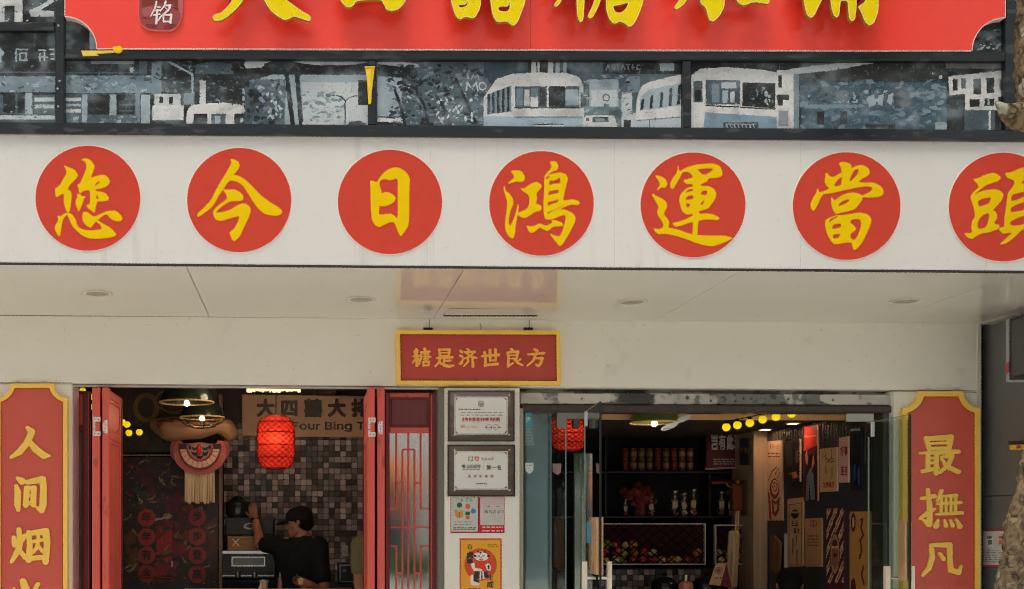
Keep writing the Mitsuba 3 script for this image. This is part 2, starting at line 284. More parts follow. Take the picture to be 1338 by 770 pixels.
    '梅': [[[33,27,37,31,45,18,82,18,82,13,48,12,50,5,45,3,39,17]],[[42,27,40,45,33,45,33,50,39,51,37,70,70,70,69,74,68,76,58,76,58,76,60,81,72,80,75,77,77,70,83,70,83,65,77,64,78,51,84,50,84,45,78,45,78,27],[46,45,47,32,73,32,72,45],[43,64,45,51,72,51,71,64]],[[52,36,53,37,63,44,66,41,55,33]],[[51,55,61,63,65,60,54,52]],[[6,60,9,65,17,47,17,81,22,81,23,41,24,42,28,51,32,47,23,30,23,28,31,27,31,22,23,21,22,3,17,3,17,21,7,22,7,27,16,28,16,29,12,46]]],
    '子': [[[7,41,7,47,42,48,42,74,25,75,28,81,43,81,48,78,49,48,83,47,83,41,49,41,49,32,64,23,76,12,72,9,16,9,16,15,62,16,53,23,42,29,42,41]]],
    '酒': [[[27,8,28,14,45,14,44,25,31,26,31,81,36,81,36,78,74,78,75,81,80,81,80,26,65,25,64,14,83,14,83,8],[36,50,40,52,46,47,50,40,51,31,58,31,60,47,63,48,74,49,74,56,36,56],[36,62,74,62,74,72,36,72],[65,44,64,31,74,31,74,43],[50,14,58,14,58,25,51,25],[36,31,46,31,45,37,44,41,37,48]],[[7,77,13,80,26,53,21,49]],[[9,9,22,18,26,13,13,5,12,5]],[[6,32,20,41,23,36,21,34,9,28]]],
    '福': [[[38,13,82,13,82,8,38,8]],[[5,53,7,59,8,59,19,50,19,81,25,81,25,45,34,54,37,51,38,82,43,82,44,78,76,78,76,81,82,81,82,44,38,44,37,48,27,40,36,21,33,19,21,19,25,16,19,4,14,6,14,6,20,19,8,19,7,25,28,26,18,41],[62,64,76,64,76,72,62,72],[62,58,62,50,76,50,76,58],[44,50,56,50,56,58,44,58],[56,72,44,72,44,64,56,64]],[[42,38,78,38,78,19,42,19],[48,24,72,24,72,33,48,33]]],
}


def glyph(ch):
    f = lambda q: np.asarray(q, float).reshape(-1, 2) / 90
    ps = [Polygon(f(p[0]), [f(h) for h in p[1:]]).buffer(0) for p in GLYPHS[ch]]
    return unary_union(ps)


def lettering(s, x, y, size, step=None, down=False, bold=0.0, sx=1.0, slope=0.0):
    """Characters of about size pixels with the first one's corner at (x, y)."""
    out, step = [], size * sx if step is None else step
    for i, ch in enumerate(s):
        if ch == ' ': continue
        g = glyph(ch)
        if bold: g = g.buffer(bold, join_style=1)
        if slope: g = affinity.skew(g, ys=-slope, origin=(0.5, 0.5))
        out.append(affinity.affine_transform(g, [size * sx, 0, 0, size, x + (0 if down else i * step), y + (i * step if down else 0)]))
    return unary_union(out)


def latin(text, height, bold=True):
    """Outline of latin text in metres, on the line v = 0."""
    m = meshkit.text_mesh(text, height, 0.002, bold=bold)
    return m


def lines(x0, y0, x1, y1, rows, words, h, seed):
    """Rows of print too small to read: short marks of uneven length."""
    r, out = random.Random(seed), []
    for k in range(rows):
        y, x = y0 + (y1 - y0) * k / max(rows - 1, 1), x0
        while x < x1:
            w = r.uniform(0.6, 1.5) * (x1 - x0) / words
            out.append(R(x, y, min(x + w * 0.75, x1), y + h))
            x += w
    return unary_union(out)


def wobble(g, amount):
    """Roughens clean outlines the way a coarse print does."""
    def f(q):
        q3 = np.c_[q, np.zeros(len(q))]
        return q + amount * np.c_[meshkit.fbm(q3 * .45, 2, 3) - .5, meshkit.fbm(q3 * .45 + 40, 2, 4) - .5] * 2
    return shapely.transform(shapely.segmentize(g, 1.6), f)


def artwork(pl, layers, n, key, mat='vc_print', rough=0.0, **kw):
    """Flat print: a stack of (outline in pixels, colour), the later over the earlier, cut into one sheet without overlaps."""
    vs, fs, cs, at = [], [], [], 0
    gs = [wobble(g, rough) if rough else g for g, _ in layers]
    gs = [g if g.is_valid else g.buffer(0) for g in gs]
    tree = shapely.STRtree(gs)
    for i, (g, (_, col)) in enumerate(zip(gs, layers)):
        over = [gs[k] for k in tree.query(g) if k > i]
        vis = g.difference(unary_union(over)) if over else g
        for p in polys(vis):
            if p.area < 0.02: continue
            try: v, f = trimesh.creation.triangulate_polygon(p, engine='earcut')
            except Exception: continue
            if not len(f): continue
            w = pl.uv(v, n)
            a, b, c = w[f[:, 0]], w[f[:, 1]], w[f[:, 2]]
            cr = (b[:, 0] - a[:, 0]) * (c[:, 1] - a[:, 1]) - (b[:, 1] - a[:, 1]) * (c[:, 0] - a[:, 0])
            f = np.where(cr[:, None] < 0, f[:, ::-1], f)
            vs.append(pl.at(w, n)); fs.append(f + at); cs.append(np.tile(col, (len(v), 1))); at += len(v)
    m = trimesh.Trimesh(np.vstack(vs), np.vstack(fs), process=False)
    return put(key, m, mat, color=np.vstack(cs), **kw)


# ---------------------------------------------------------------- materials
VC = {'type': 'mesh_attribute', 'name': 'vertex_color'}
P2 = lambda **k: {'type': 'principled', **k}


def rgb(*c):
    return {'type': 'rgb', 'value': list(c)}


def two(b):
    return {'type': 'twosided', 'bsdf': b}


def bumped(fn, scale, b, eps=2e-3):
    return {'type': 'bumpmap', 'texture': mikit.proc(fn, eps), 'scale': scale, 'bsdf': b}


N_, FB, SS, MX = mikit.noise, mikit.fbm, mikit.smoothstep, mikit.mix


def f_fascia(p, n, uv):
    a = FB(p.x * 1.3, p.z * 1.1, 3, octaves=4)
    streak = FB(p.x * 30, p.z * 1.0, 5, octaves=4)
    grime = SS(0.58, 0.8, streak) * SS(0.45, 0.75, N_(p.x * 2.2, p.z * 0.8, 9))
    speck = SS(0.80, 0.9, FB(p.x * 60, p.z * 45, 1, octaves=2))
    return MX((0.70, 0.69, 0.66), (0.64, 0.63, 0.60), a) * (1 - 0.11 * grime - 0.08 * speck)


def f_wall(p, n, uv):
    a = FB(p.x * 0.9 + 4, p.z * 1.5, p.y, octaves=4)
    b = SS(0.62, 0.75, FB(p.x * 7, p.z * 5, p.y * 5 + 2, octaves=4)) * SS(0.4, 0.7, N_(p.x * 1.7, p.z * 2, 3))
    s = SS(0.86, 0.90, FB(p.x * 38, p.z * 30, p.y * 30, octaves=2))
    return MX((0.79, 0.765, 0.675), (0.74, 0.715, 0.625), a) * (1 - 0.07 * b - 0.16 * s)


def f_soffit(p, n, uv):
    a = FB(p.x * 0.8, p.y * 1.3, 7, octaves=3)
    s = SS(0.85, 0.90, FB(p.x * 24, p.y * 24, 3, octaves=3))
    return MX((0.70, 0.685, 0.605), (0.65, 0.635, 0.555), a) * (1 - 0.25 * s)


def f_wave(p, n, uv):
    return N_(p.x * 2.3, p.y * 2.3, p.z * 2.3)


def f_steel(p, n, uv):
    a = FB(p.x * 3.2, p.z * 9, 2, octaves=5)
    peel = SS(0.54, 0.60, FB(p.x * 5 + 3, p.z * 7, 8, octaves=5))
    rust = SS(0.6, 0.72, FB(p.x * 14, p.z * 16, 4, octaves=4))
    c = MX((0.03, 0.031, 0.025), (0.15, 0.155, 0.13), SS(0.3, 0.75, a))
    return MX(c, MX((0.50, 0.49, 0.43), (0.30, 0.29, 0.25), FB(p.x * 11, p.z * 20, 1)), peel) * (1 - 0.65 * rust)


def f_pave(p, n, uv):
    return MX((0.56, 0.55, 0.52), (0.65, 0.635, 0.60), FB(p.x * 3, p.y * 3, 1, octaves=5))


def f_asphalt(p, n, uv):
    return MX((0.045, 0.045, 0.047), (0.075, 0.075, 0.075), FB(p.x * 7, p.y * 7, 1, octaves=5))


def f_bark(p, n, uv):
    a = FB(p.x * 42, p.y * 42, p.z * 26, octaves=5)
    pale = SS(0.665, 0.69, FB(p.x * 9 + 5, p.y * 9, p.z * 8, octaves=2))
    dark = SS(0.52, 0.72, FB(p.x * 70, p.y * 70 + 4, p.z * 24, octaves=5))
    c = MX((0.07, 0.048, 0.025), (0.24, 0.175, 0.095), SS(0.2, 0.8, a))
    v1, v2, _ = mikit.voronoi(p.x * 34 + p.y * 30 + FB(p.x * 20, p.z * 20, 2) * 2, p.z * 15 + FB(p.z * 18, p.x * 18, 5) * 2)
    c = c * (1 - 0.75 * SS(0.16, 0.03, v2 - v1) * SS(0.35, 0.55, N_(p.x * 11, p.y * 11, p.z * 11)))
    return MX(c, (0.33, 0.33, 0.245), pale) * (1 - 0.6 * dark)


def f_barkh(p, n, uv):
    return FB(p.x * 40, p.y * 40, p.z * 24, octaves=5)


def f_darkwood(p, n, uv):
    g = FB(p.x * 60 + p.y * 60, p.z * 2.0, 4, octaves=4)
    return MX((0.030, 0.020, 0.016), (0.062, 0.040, 0.030), g)


def f_palewood(p, n, uv):
    g = FB(p.x * 40 + p.y * 40, p.z * 1.6, 4, octaves=4)
    return MX((0.40, 0.27, 0.165), (0.52, 0.37, 0.235), g)


def f_handle(p, n, uv):
    g = FB(p.x * 70 + p.y * 60, p.z * 5, 4, octaves=4)
    return MX((0.42, 0.23, 0.10), (0.66, 0.42, 0.22), g)


def f_walnut(p, n, uv):
    g = FB(p.x * 4, p.z * 55, 4, octaves=4)
    return MX((0.055, 0.034, 0.022), (0.15, 0.095, 0.060), g)


def f_signred(p, n, uv):
    a = FB(p.x * 1.1, p.z * 1.6, 2, octaves=3)
    s = SS(0.66, 0.8, FB(p.x * 30, p.z * 2.2, 6, octaves=3)) * SS(0.5, 0.7, N_(p.x * 1.5, 2, 1))
    return MX((0.90, 0.056, 0.032), (0.85, 0.050, 0.029), a) * (1 - s * 0.12) + mi.Color3f(0.05, 0.05, 0.05) * s


def f_fine(p, n, uv):
    return FB(p.x * 55, p.y * 55, p.z * 55, octaves=3)


def f_oldred(p, n, uv):
    g = FB(p.x * 80 + p.y * 70, p.z * 3, 4, octaves=4)
    w = SS(0.68, 0.8, FB(p.x * 20, p.y * 20, p.z * 7, octaves=4))
    return MX((0.58, 0.085, 0.060), (0.68, 0.11, 0.078), g) * (1 - 0.35 * w)


def f_maroon(p, n, uv):
    g = FB(p.x * 60 + p.y * 70, p.z * 3, 4, octaves=4)
    return MX((0.13, 0.022, 0.022), (0.19, 0.032, 0.030), g)


def f_black(p, n, uv):
    a = FB(p.x * 3, p.z * 14, p.y * 3, octaves=4)
    s = SS(0.60, 0.75, FB(p.x * 9, p.z * 34, 6, octaves=4))
    return MX((0.008, 0.012, 0.014), (0.017, 0.022, 0.025), a) + mi.Color3f(0.06, 0.06, 0.06) * s * 0.5


def f_plaque(p, n, uv):
    a = FB(p.x * 2, p.z * 2, p.y, octaves=4)
    return MX((0.64, 0.10, 0.066), (0.57, 0.088, 0.058), a)


def f_plaque_c(p, n, uv):
    a = FB(p.x * 2, p.z * 3, p.y, octaves=4)
    return MX((0.52, 0.060, 0.042), (0.45, 0.052, 0.037), a)


def f_gold(p, n, uv):
    a = FB(p.x * 9, p.z * 9, p.y * 9, octaves=3)
    return MX((0.96, 0.62, 0.10), (0.91, 0.575, 0.085), a)


def f_printgrain(p, n, uv):
    return 0.06 + 0.30 * SS(0.35, 0.75, FB(p.x * 16, p.z * 20, 3, octaves=5))


def f_printtone(p, n, uv):
    return MX((0.035, 0.042, 0.046), (0.40, 0.48, 0.53), SS(0.3, 0.7, FB(p.x * 8 + 9, p.z * 12, 1, octaves=5)))


MATS = {
    'vc_matte': two({'type': 'diffuse', 'reflectance': VC}),
    'vc_print': two(P2(base_color=VC, roughness=0.42, specular=0.4)),
    'mural_mat': two({'type': 'blendbsdf', 'weight': mikit.proc(f_printgrain), 'first': {'type': 'diffuse', 'reflectance': VC}, 'second': {'type': 'diffuse', 'reflectance': mikit.proc(f_printtone)}}),
    'vc_semi': two(bumped(f_fine, 0.0012, P2(base_color=VC, roughness=0.45, specular=0.5))),
    'vc_gloss': two(P2(base_color=VC, roughness=0.16, specular=0.5)),
    'vc_metal': two(P2(base_color=VC, roughness=0.32, metallic=1.0)),
    'vc_cloth': two(bumped(f_fine, 0.004, P2(base_color=VC, roughness=0.9, specular=0.1, sheen=0.4))),
    'vc_skin': two(P2(base_color=VC, roughness=0.5, specular=0.35)),
    'leaf_mat': two(P2(base_color=VC, roughness=0.5, specular=0.4)),
    'fascia_mat': two(P2(base_color=mikit.proc(f_fascia), roughness=0.35, specular=0.45)),
    'wall_mat': two(P2(base_color=mikit.proc(f_wall), roughness=0.38, specular=0.45)),
    'soffit_mat': two(bumped(f_wave, 0.0007, {'type': 'plastic', 'int_ior': 1.75, 'diffuse_reflectance': mikit.proc(f_soffit), 'nonlinear': False}, 5e-3)),
    'steel_mat': two(bumped(f_fine, 0.004, P2(base_color=mikit.proc(f_steel), roughness=0.38, specular=0.6))),
    'pave_mat': two(P2(base_color=mikit.proc(f_pave), roughness=0.8)),
    'asphalt_mat': two(P2(base_color=mikit.proc(f_asphalt), roughness=0.85)),
    'bark_mat': two(bumped(f_barkh, 0.025, P2(base_color=mikit.proc(f_bark), roughness=0.85))),
    'darkwood_mat': two(P2(base_color=mikit.proc(f_darkwood), roughness=0.4)),
    'palewood_mat': two(P2(base_color=mikit.proc(f_palewood), roughness=0.4)),
    'handle_mat': two(P2(base_color=mikit.proc(f_handle), roughness=0.35)),
    'walnut_mat': two(P2(base_color=mikit.proc(f_walnut), roughness=0.25)),
    'signred_mat': two(bumped(f_wave, 0.004, P2(base_color=mikit.proc(f_signred), roughness=0.3, specular=0.5), 5e-3)),
    'oldred_mat': two(P2(base_color=mikit.proc(f_oldred), roughness=0.38, specular=0.5)),
    'maroon_mat': two(P2(base_color=mikit.proc(f_maroon), roughness=0.3, specular=0.5)),
    'black_mat': two(P2(base_color=mikit.proc(f_black), roughness=0.3, specular=0.4)),
    'plaque_mat': two(P2(base_color=mikit.proc(f_plaque), roughness=0.4)),
    'plaque_c_mat': two(P2(base_color=mikit.proc(f_plaque_c), roughness=0.35)),
    'gold_mat': two(P2(base_color=mikit.proc(f_gold), roughness=0.42)),
    'silk_mat': {'type': 'principledthin', 'base_color': rgb(0.85, 0.075, 0.05), 'diff_trans': 1.1, 'roughness': 0.6, 'spec_trans': 0.0},
    'pane_mat': {'type': 'thindielectric', 'int_ior': 1.5},
    'pane_tint': {'type': 'thindielectric', 'int_ior': 1.52, 'specular_transmittance': rgb(0.66, 0.76, 0.70)},
    'jar_glass': {'type': 'thindielectric', 'int_ior': 1.5},
    'mirror_mat': two({'type': 'roughconductor', 'material': 'none', 'alpha': 0.02, 'specular_reflectance': rgb(0.62, 0.66, 0.64)}),
    'wavy_mirror': two(bumped(f_wave, 0.006, {'type': 'roughconductor', 'material': 'none', 'alpha': 0.008, 'specular_reflectance': rgb(0.84, 0.86, 0.85)}, 5e-3)),
    'chrome_mat': two(P2(base_color=rgb(0.72, 0.72, 0.70), roughness=0.22, metallic=1.0)),
}
scene.update(MATS)
CREAM, DARK, WHITE = C(222, 205, 170), C(26, 26, 28), C(225, 225, 222)

# ---------------------------------------------------------------- the setting
labels[put('ground', trimesh.creation.box(extents=(1600, 1600, 0.2), transform=trimesh.transformations.translation_matrix((0, 0, -0.25))), 'asphalt_mat')] = {'kind': 'structure'}
labels[put('pavement', rbox(-40, 40, -3.0, 12.5, -0.14, 0.0, 0.02), 'pave_mat')] = {'kind': 'structure'}
labels[put('pavement', rbox(-40, 40, -30.0, -12.0, -0.14, 0.0, 0.02), 'pave_mat')] = {'kind': 'structure'}

YW, YF = 7.5, 6.0                 # wall plane, fascia plane
WALL, FASC = FR(YW), FR(YF)
zs = lambda X: 2.947 - 0.0088 * X    # underside of the canopy: it falls a little to the right
XR = 4.47

# ---------------------------------------------------------------- the shop building
B = thing('shop_building', 'pale panelled shop front with two open entrances under a glossy canopy', 'building')
LZ = lambda X: WALL.uv([(X / YW * F + CX, 501.4 + 0.0075 * (X / YW * F + CX - 100))])[0, 1]


def xz(pts):
    return Polygon(pts)


put(B + '__wall', solid(WALL, xz([(-3.55, LZ(-3.55)), (4.405, LZ(4.405)), (4.405, zs(4.405) + 0.05), (-3.55, zs(-3.55) + 0.05)]), -0.22, 0.0, True), 'wall_mat')
put(B + '__pier', rbox(-3.55, -1.527, 7.503, 7.72, 0, LZ(-2) - 0.004, 0.006), 'wall_mat')
put(B + '__pier', rbox(0.862, 1.388, 7.512, 7.74, 0, LZ(1.1) - 0.004, 0.006), 'vc_semi', color=C(112, 112, 104))
put(B + '__pier', rbox(3.842, 4.405, 7.503, 7.72, 0, LZ(4.1) - 0.004, 0.006), 'wall_mat')
put(B + '__notice_panel', rbox(0.902, 1.39, 7.47, 7.515, 0, LZ(1.1) - 0.012, 0.005), 'wall_mat')
put(B + '__return_wall', rbox(4.4, 4.46, 7.56, 7.72, 0, 2.95, 0.004), 'black_mat')
# canopy underside: panels with open joints
seams = [-3.55, -2.07, -0.63, 0.83, 2.28, 3.74, XR]
for a, b in zip(seams, seams[1:]):
    g = 0.0019
    za, zb = zs(a), zs(b)
    m = trimesh.convex.convex_hull(np.array([(x, y, z + t) for x, z in ((a + g, za), (b - g, zb)) for y in (YF + 0.02, YW - 0.004) for t in (0, 0.03)]))
    put(B + '__soffit_panel', m, 'soffit_mat')
put(B + '__canopy', trimesh.convex.convex_hull(np.array([(x, y, zs(x) + t) for x in (-3.55, XR) for y in (YF + 0.02, 7.7) for t in (0.035, 0.1)])), 'vc_matte', color=C(60, 58, 54))
for px, py in ((127, 383.5), (472, 391), (826, 394.5), (1183, 393.5)):
    t = (EYE - zs(0.5)) / -(py - CY) * F
    Y = (zs((px - CX) / F * 6.8) - EYE) / ((CY - py) / F)
    X = (px - CX) / F * Y
    d = put(B + '__downlight', lathe([(0.088, 0.0), (0.09, -0.006), (0.072, -0.007), (0.066, 0.0), (0.088, 0.0)], (X, Y, zs(X)), 36), 'vc_semi', color=C(205, 200, 186), smooth=40)
    put(d + '__lens', lathe([(0.0, -0.0015), (0.066, -0.0015), (0.066, -0.004), (0.0, -0.004)], (X, Y, zs(X)), 36), 'vc_semi', color=C(150, 146, 134))
hx0, hx1, hy0, hy1 = 0.885, 1.475, 7.12, 7.33
hz = zs(1.2)
h = put(B + '__access_hatch', rbox(hx0, hx1, hy0, hy1, hz - 0.0035, hz - 0.001, 0.001), 'soffit_mat')
put(h + '__gap', [rbox(hx0 - 0.004, hx1 + 0.004, hy1, hy1 + 0.034, hz - 0.0055, hz - 0.001, 0.0005)], 'vc_matte', color=C(28, 27, 26))
# top rail of the left entrance and reveal
put(B + '__opening_track', [slab(WALL, [(95, 503.2), (574, 506.6), (574, 509.2), (95, 505.6)], -0.05, -0.012)], 'vc_metal', color=C(200, 200, 196))
put(B + '__joint', [slab(WALL, [(-60, 499.2), (94, 500.2), (94, 501.0), (-60, 500.0)], 0.0, 0.0015, 0.0003), slab(WALL, [(1168, 511.6), (1280, 512.6), (1280, 513.3), (1168, 512.3)], 0.0, 0.0015, 0.0003),
                       slab(WALL, [(0, 411.8), (420, 415), (420, 415.8), (0, 412.8)], 0.0, 0.002, 0.0003), slab(WALL, [(420, 415), (1000, 418.6), (1000, 419.3), (420, 415.8)], 0.0, 0.002, 0.0003)], 'vc_matte', color=C(120, 116, 100))
put(B + '__corner_trim', rbox(4.383, 4.409, 7.494, 7.52, 0, 2.9, 0.003), 'vc_semi', color=C(196, 192, 178))
# grimy steel lintel over the right entrance
ln = put(B + '__lintel', slab(WALL, [(680, 513), (1167, 516), (1167, 529.5), (680, 528)], -0.12, -0.05, 0.004), 'steel_mat')
put(ln + '__lip', slab(WALL, [(680, 528.4), (1167, 530), (1167, 539.5), (680, 539)], -0.16, -0.035, 0.012), 'darkwood_mat')
put(ln + '__rear_plate', slab(WALL, [(680, 507.2), (1168, 510.8), (1168, 516), (680, 512.9)], -0.20, -0.13, 0.002), 'steel_mat')
for px, py, rr in ((929, 516, .009), (929, 524, .008), (961, 516, .008), (961, 524.5, .008), (945, 521.5, .018), (972, 521, .007), (1088, 523, .007), (820, 514.5, .007), (898, 520, .012), (760, 521, .006), (1030, 522, .007)):
    c = P(px, py, 7.55)
    put(ln + '__bolt', lathe([(0, 0.012), (rr * .6, 0.011), (rr, 0.005), (rr, 0.0), (0, 0.0)], c + [0, 0.001, 0], 12, axis=1), 'vc_metal', color=C(120, 112, 98), smooth=35)
put(ln + '__peeling_patch', slab(FR(7.552), [(730, 509.8 + 5), (797, 515), (797, 525.5), (771, 525.5), (771, 528.0), (733, 527.5), (729, 522)], 0, 0.004, 0.001), 'vc_semi', color=C(188, 184, 170))
put(ln + '__peeling_patch', slab(FR(7.552), [(1071, 517), (1077, 515.8), (1121, 515.8), (1119.5, 529), (1085, 529), (1072, 524)], 0, 0.004, 0.001), 'vc_semi', color=C(186, 182, 168))
put(B + '__door_frame', [rbox(1.392, 1.425, 7.53, 7.66, 0, 2.36, 0.004)], 'vc_semi', color=C(168, 160, 140))
put(B + '__door_frame', [rbox(3.80, 3.838, 7.56, 7.70, 0, 2.44, 0.004)], 'vc_semi', color=C(62, 62, 58))

# ---------------------------------------------------------------- rooms behind
FL = 0.06
put(B + '__room_floor', rbox(-3.6, 4.6, 7.72, 10.9, -0.02, FL, 0.005), 'vc_semi', color=C(150, 140, 128))
put(B + '__threshold', rbox(-1.53, 3.84, 7.5, 7.72, -0.01, FL - 0.01, 0.01), 'pave_mat')
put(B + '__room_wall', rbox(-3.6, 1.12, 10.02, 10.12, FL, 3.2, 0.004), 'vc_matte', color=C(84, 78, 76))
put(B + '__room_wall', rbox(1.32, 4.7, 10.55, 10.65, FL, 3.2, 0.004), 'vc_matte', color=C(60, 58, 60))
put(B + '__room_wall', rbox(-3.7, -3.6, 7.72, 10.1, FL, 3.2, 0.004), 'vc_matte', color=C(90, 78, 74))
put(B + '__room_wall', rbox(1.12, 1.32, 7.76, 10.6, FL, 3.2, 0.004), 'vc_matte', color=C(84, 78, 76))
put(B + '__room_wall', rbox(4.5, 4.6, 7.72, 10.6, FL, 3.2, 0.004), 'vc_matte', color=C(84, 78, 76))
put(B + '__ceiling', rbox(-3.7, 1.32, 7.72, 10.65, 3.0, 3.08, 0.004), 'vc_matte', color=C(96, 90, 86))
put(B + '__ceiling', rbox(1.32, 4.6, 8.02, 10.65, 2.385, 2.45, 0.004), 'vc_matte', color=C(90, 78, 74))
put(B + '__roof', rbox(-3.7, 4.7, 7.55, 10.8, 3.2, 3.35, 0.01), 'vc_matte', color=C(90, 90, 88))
for x in (-2.2, -1.1, 0.1):
    put(B + '__ceiling_beam', rbox(x, x + 0.16, 7.75, 10.0, 2.72, 2.99, 0.006), 'darkwood_mat')

# mosaic on the rear wall of the left room: small tiles with recessed grout
r = random.Random(11)
XB = lambda px, Y: (px - CX) / F * Y
ms, cs = [], []
x0, z = XB(289, 10.0), 0.95
pal = [C(186, 170, 166), C(150, 134, 132), C(104, 94, 92), C(78, 71, 70), C(206, 192, 186), C(128, 112, 110)]
unit = rbox(0.0, 0.0455, 0.0, 0.009, 0.0, 0.0455, 0.003)
for i in range(36):
    for j in range(31):
        m = unit.copy()
        m.vertices = m.vertices + [x0 + i * 0.0495, 10.012 - r.uniform(0, 0.0015), z + j * 0.0495]
        ms.append(m)
        k = r.uniform(0.85, 1.15)
        c = np.array(pal[r.choice((0, 0, 1, 1, 2, 2, 3, 3, 4, 5))]) * k
        cs.append(np.tile(c, (len(m.vertices), 1)))
put(B + '__mosaic_tiles', trimesh.util.concatenate(ms), 'vc_gloss', color=np.vstack(cs), kind='stuff')
# panelled wall with painted doors on the left of the room
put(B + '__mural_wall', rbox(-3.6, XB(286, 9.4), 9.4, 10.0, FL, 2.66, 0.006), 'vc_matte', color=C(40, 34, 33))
put(B + '__wall_trim', rbox(XB(286, 9.4) - 0.001, XB(290.5, 9.4), 9.385, 9.5, FL, 2.66, 0.003), 'vc_semi', color=C(120, 96, 80))
put(B + '__ledge', rbox(-1.6, XB(262, 9.37), 9.34, 9.398, P(0, 596, 9.37)[2], P(0, 594.6, 9.37)[2], 0.002), 'vc_semi', color=C(150, 138, 120))
# right room: poster wall, its pale end and a bulkhead
XP = 3.90
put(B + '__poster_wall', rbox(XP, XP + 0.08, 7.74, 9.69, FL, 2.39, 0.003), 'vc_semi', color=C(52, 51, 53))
sl = [rbox(XP - 0.008, XP - 0.0005, y, y + 0.034, 2.02, 2.384, 0.003) for y in np.arange(7.76, 9.66, 0.046)]
put(B + '__wall_slats', sl, 'darkwood_mat', kind='stuff')
put(B + '__partition_end', rbox(XB(984, 9.7), 3.896, 9.69, 9.76, FL, 2.384, 0.004), 'palewood_mat')
put(B + '__partition_side', rbox(XB(984, 9.7) + 0.004, 3.86, 9.762, 10.2, FL, 2.384, 0.004), 'palewood_mat')
put(B + '__bulkhead', solid(FR(8.0), Polygon([(766, 530), (1116, 530), (1116, 549.3), (766, 548.6)]), -0.02, 0.0), 'vc_gloss', color=C(226, 178, 130))

# ---------------------------------------------------------------- fascia with seven discs
FS = thing('fascia_sign', 'long white fascia board carrying seven red discs with yellow brush characters', 'sign')
e = lambda x, l, rr: l + (rr - l) * x / W          # a line over the width of the photograph
put(FS + '__board', solid(FASC, Polygon([(-390, e(-390, 176, 186.5)), (1720, e(1720, 176, 186.5)), (1720, e(1720, 343, 354)), (-390, e(-390, 343, 354))]), -0.14, 0.0), 'fascia_mat')
put(FS + '__bottom_trim', solid(FASC, Polygon([(-390, e(-390, 343.2, 354.2)), (1720, e(1720, 343.2, 354.2)), (1720, e(1720, 345.2, 356.4)), (-390, e(-390, 345.2, 356.4))]), -0.02, 0.004), 'vc_semi', color=C(40, 38, 36))
put(FS + '__top_trim', solid(FASC, Polygon([(-390, e(-390, 174.6, 185)), (1720, e(1720, 174.6, 185)), (1720, e(1720, 176, 186.4)), (-390, e(-390, 176, 186.4))]), -0.14, 0.012), 'vc_semi', color=C(170, 168, 160))
for px in (78, 321, 562, 803, 1046, 1288):
    put(FS + '__panel_joint', solid(FASC, Polygon([(px, e(px, 178, 188.5)), (px + .55, e(px, 178, 188.5)), (px + .55, e(px, 342, 353)), (px, e(px, 342, 353))]).difference(unary_union([Point(c_, 265).buffer(73) for c_ in (114.8, 312.5, 509.6, 707.6, 905.6, 1106.4, 1311)])), 0.0, 0.0008), 'vc_matte', color=C(196, 192, 184))
DISC, CHY, RIM = (0.60, 0.068, 0.044), (0.82, 0.56, 0.006), (0.80, 0.62, 0.54)
NIN = ([[(212, 145), (240, 158), (285, 175), (313, 212), (305, 232), (275, 262), (245, 295), (240, 322), (258, 328), (266, 352), (262, 420), (252, 470), (243, 492), (228, 468), (213, 420), (213, 385), (210, 345), (185, 358), (155, 377), (148, 312), (165, 305), (187, 285), (200, 258), (222, 222), (235, 195), (225, 168)],
        [(333, 105), (370, 94), (400, 106), (430, 145), (428, 170), (412, 210), (403, 235), (430, 228), (480, 214), (510, 216), (537, 245), (540, 270), (520, 295), (480, 310), (440, 315), (437, 330), (470, 335), (510, 345), (535, 380), (528, 398), (490, 403), (450, 402), (440, 440), (432, 487), (412, 470), (385, 452), (373, 430), (395, 428), (403, 400), (400, 330), (385, 322), (345, 330), (335, 345), (318, 335), (322, 318), (308, 285), (330, 275), (345, 240), (365, 195), (375, 160), (370, 125), (355, 112)],
        [(305, 350), (330, 352), (340, 370), (368, 370), (355, 385), (350, 405), (335, 440), (320, 478), (312, 465), (298, 425), (298, 395), (312, 375)],
        [(165, 505), (190, 515), (210, 495), (235, 487), (242, 495), (225, 505), (205, 530), (195, 570), (190, 610), (182, 657), (165, 640), (148, 605), (150, 580), (165, 555), (175, 535)],
        [(235, 488), (262, 492), (280, 512), (298, 540), (303, 572), (325, 598), (370, 613), (430, 613), (470, 608), (486, 600), (476, 572), (443, 548), (455, 540), (490, 565), (540, 590), (590, 640), (575, 655), (530, 665), (450, 672), (385, 668), (340, 645), (300, 610), (270, 575), (252, 530), (240, 510)],
        [(345, 520), (350, 480), (385, 483), (420, 515), (450, 508), (490, 488), (520, 475), (560, 472), (595, 478), (630, 515), (628, 543), (590, 547), (550, 530), (517, 492), (480, 515), (440, 548), (425, 565), (405, 595), (370, 575), (348, 545)]],
       [[(430, 297), (445, 288), (475, 264), (465, 258), (445, 268)], [(445, 355), (455, 362), (462, 382), (452, 390), (442, 385)]])
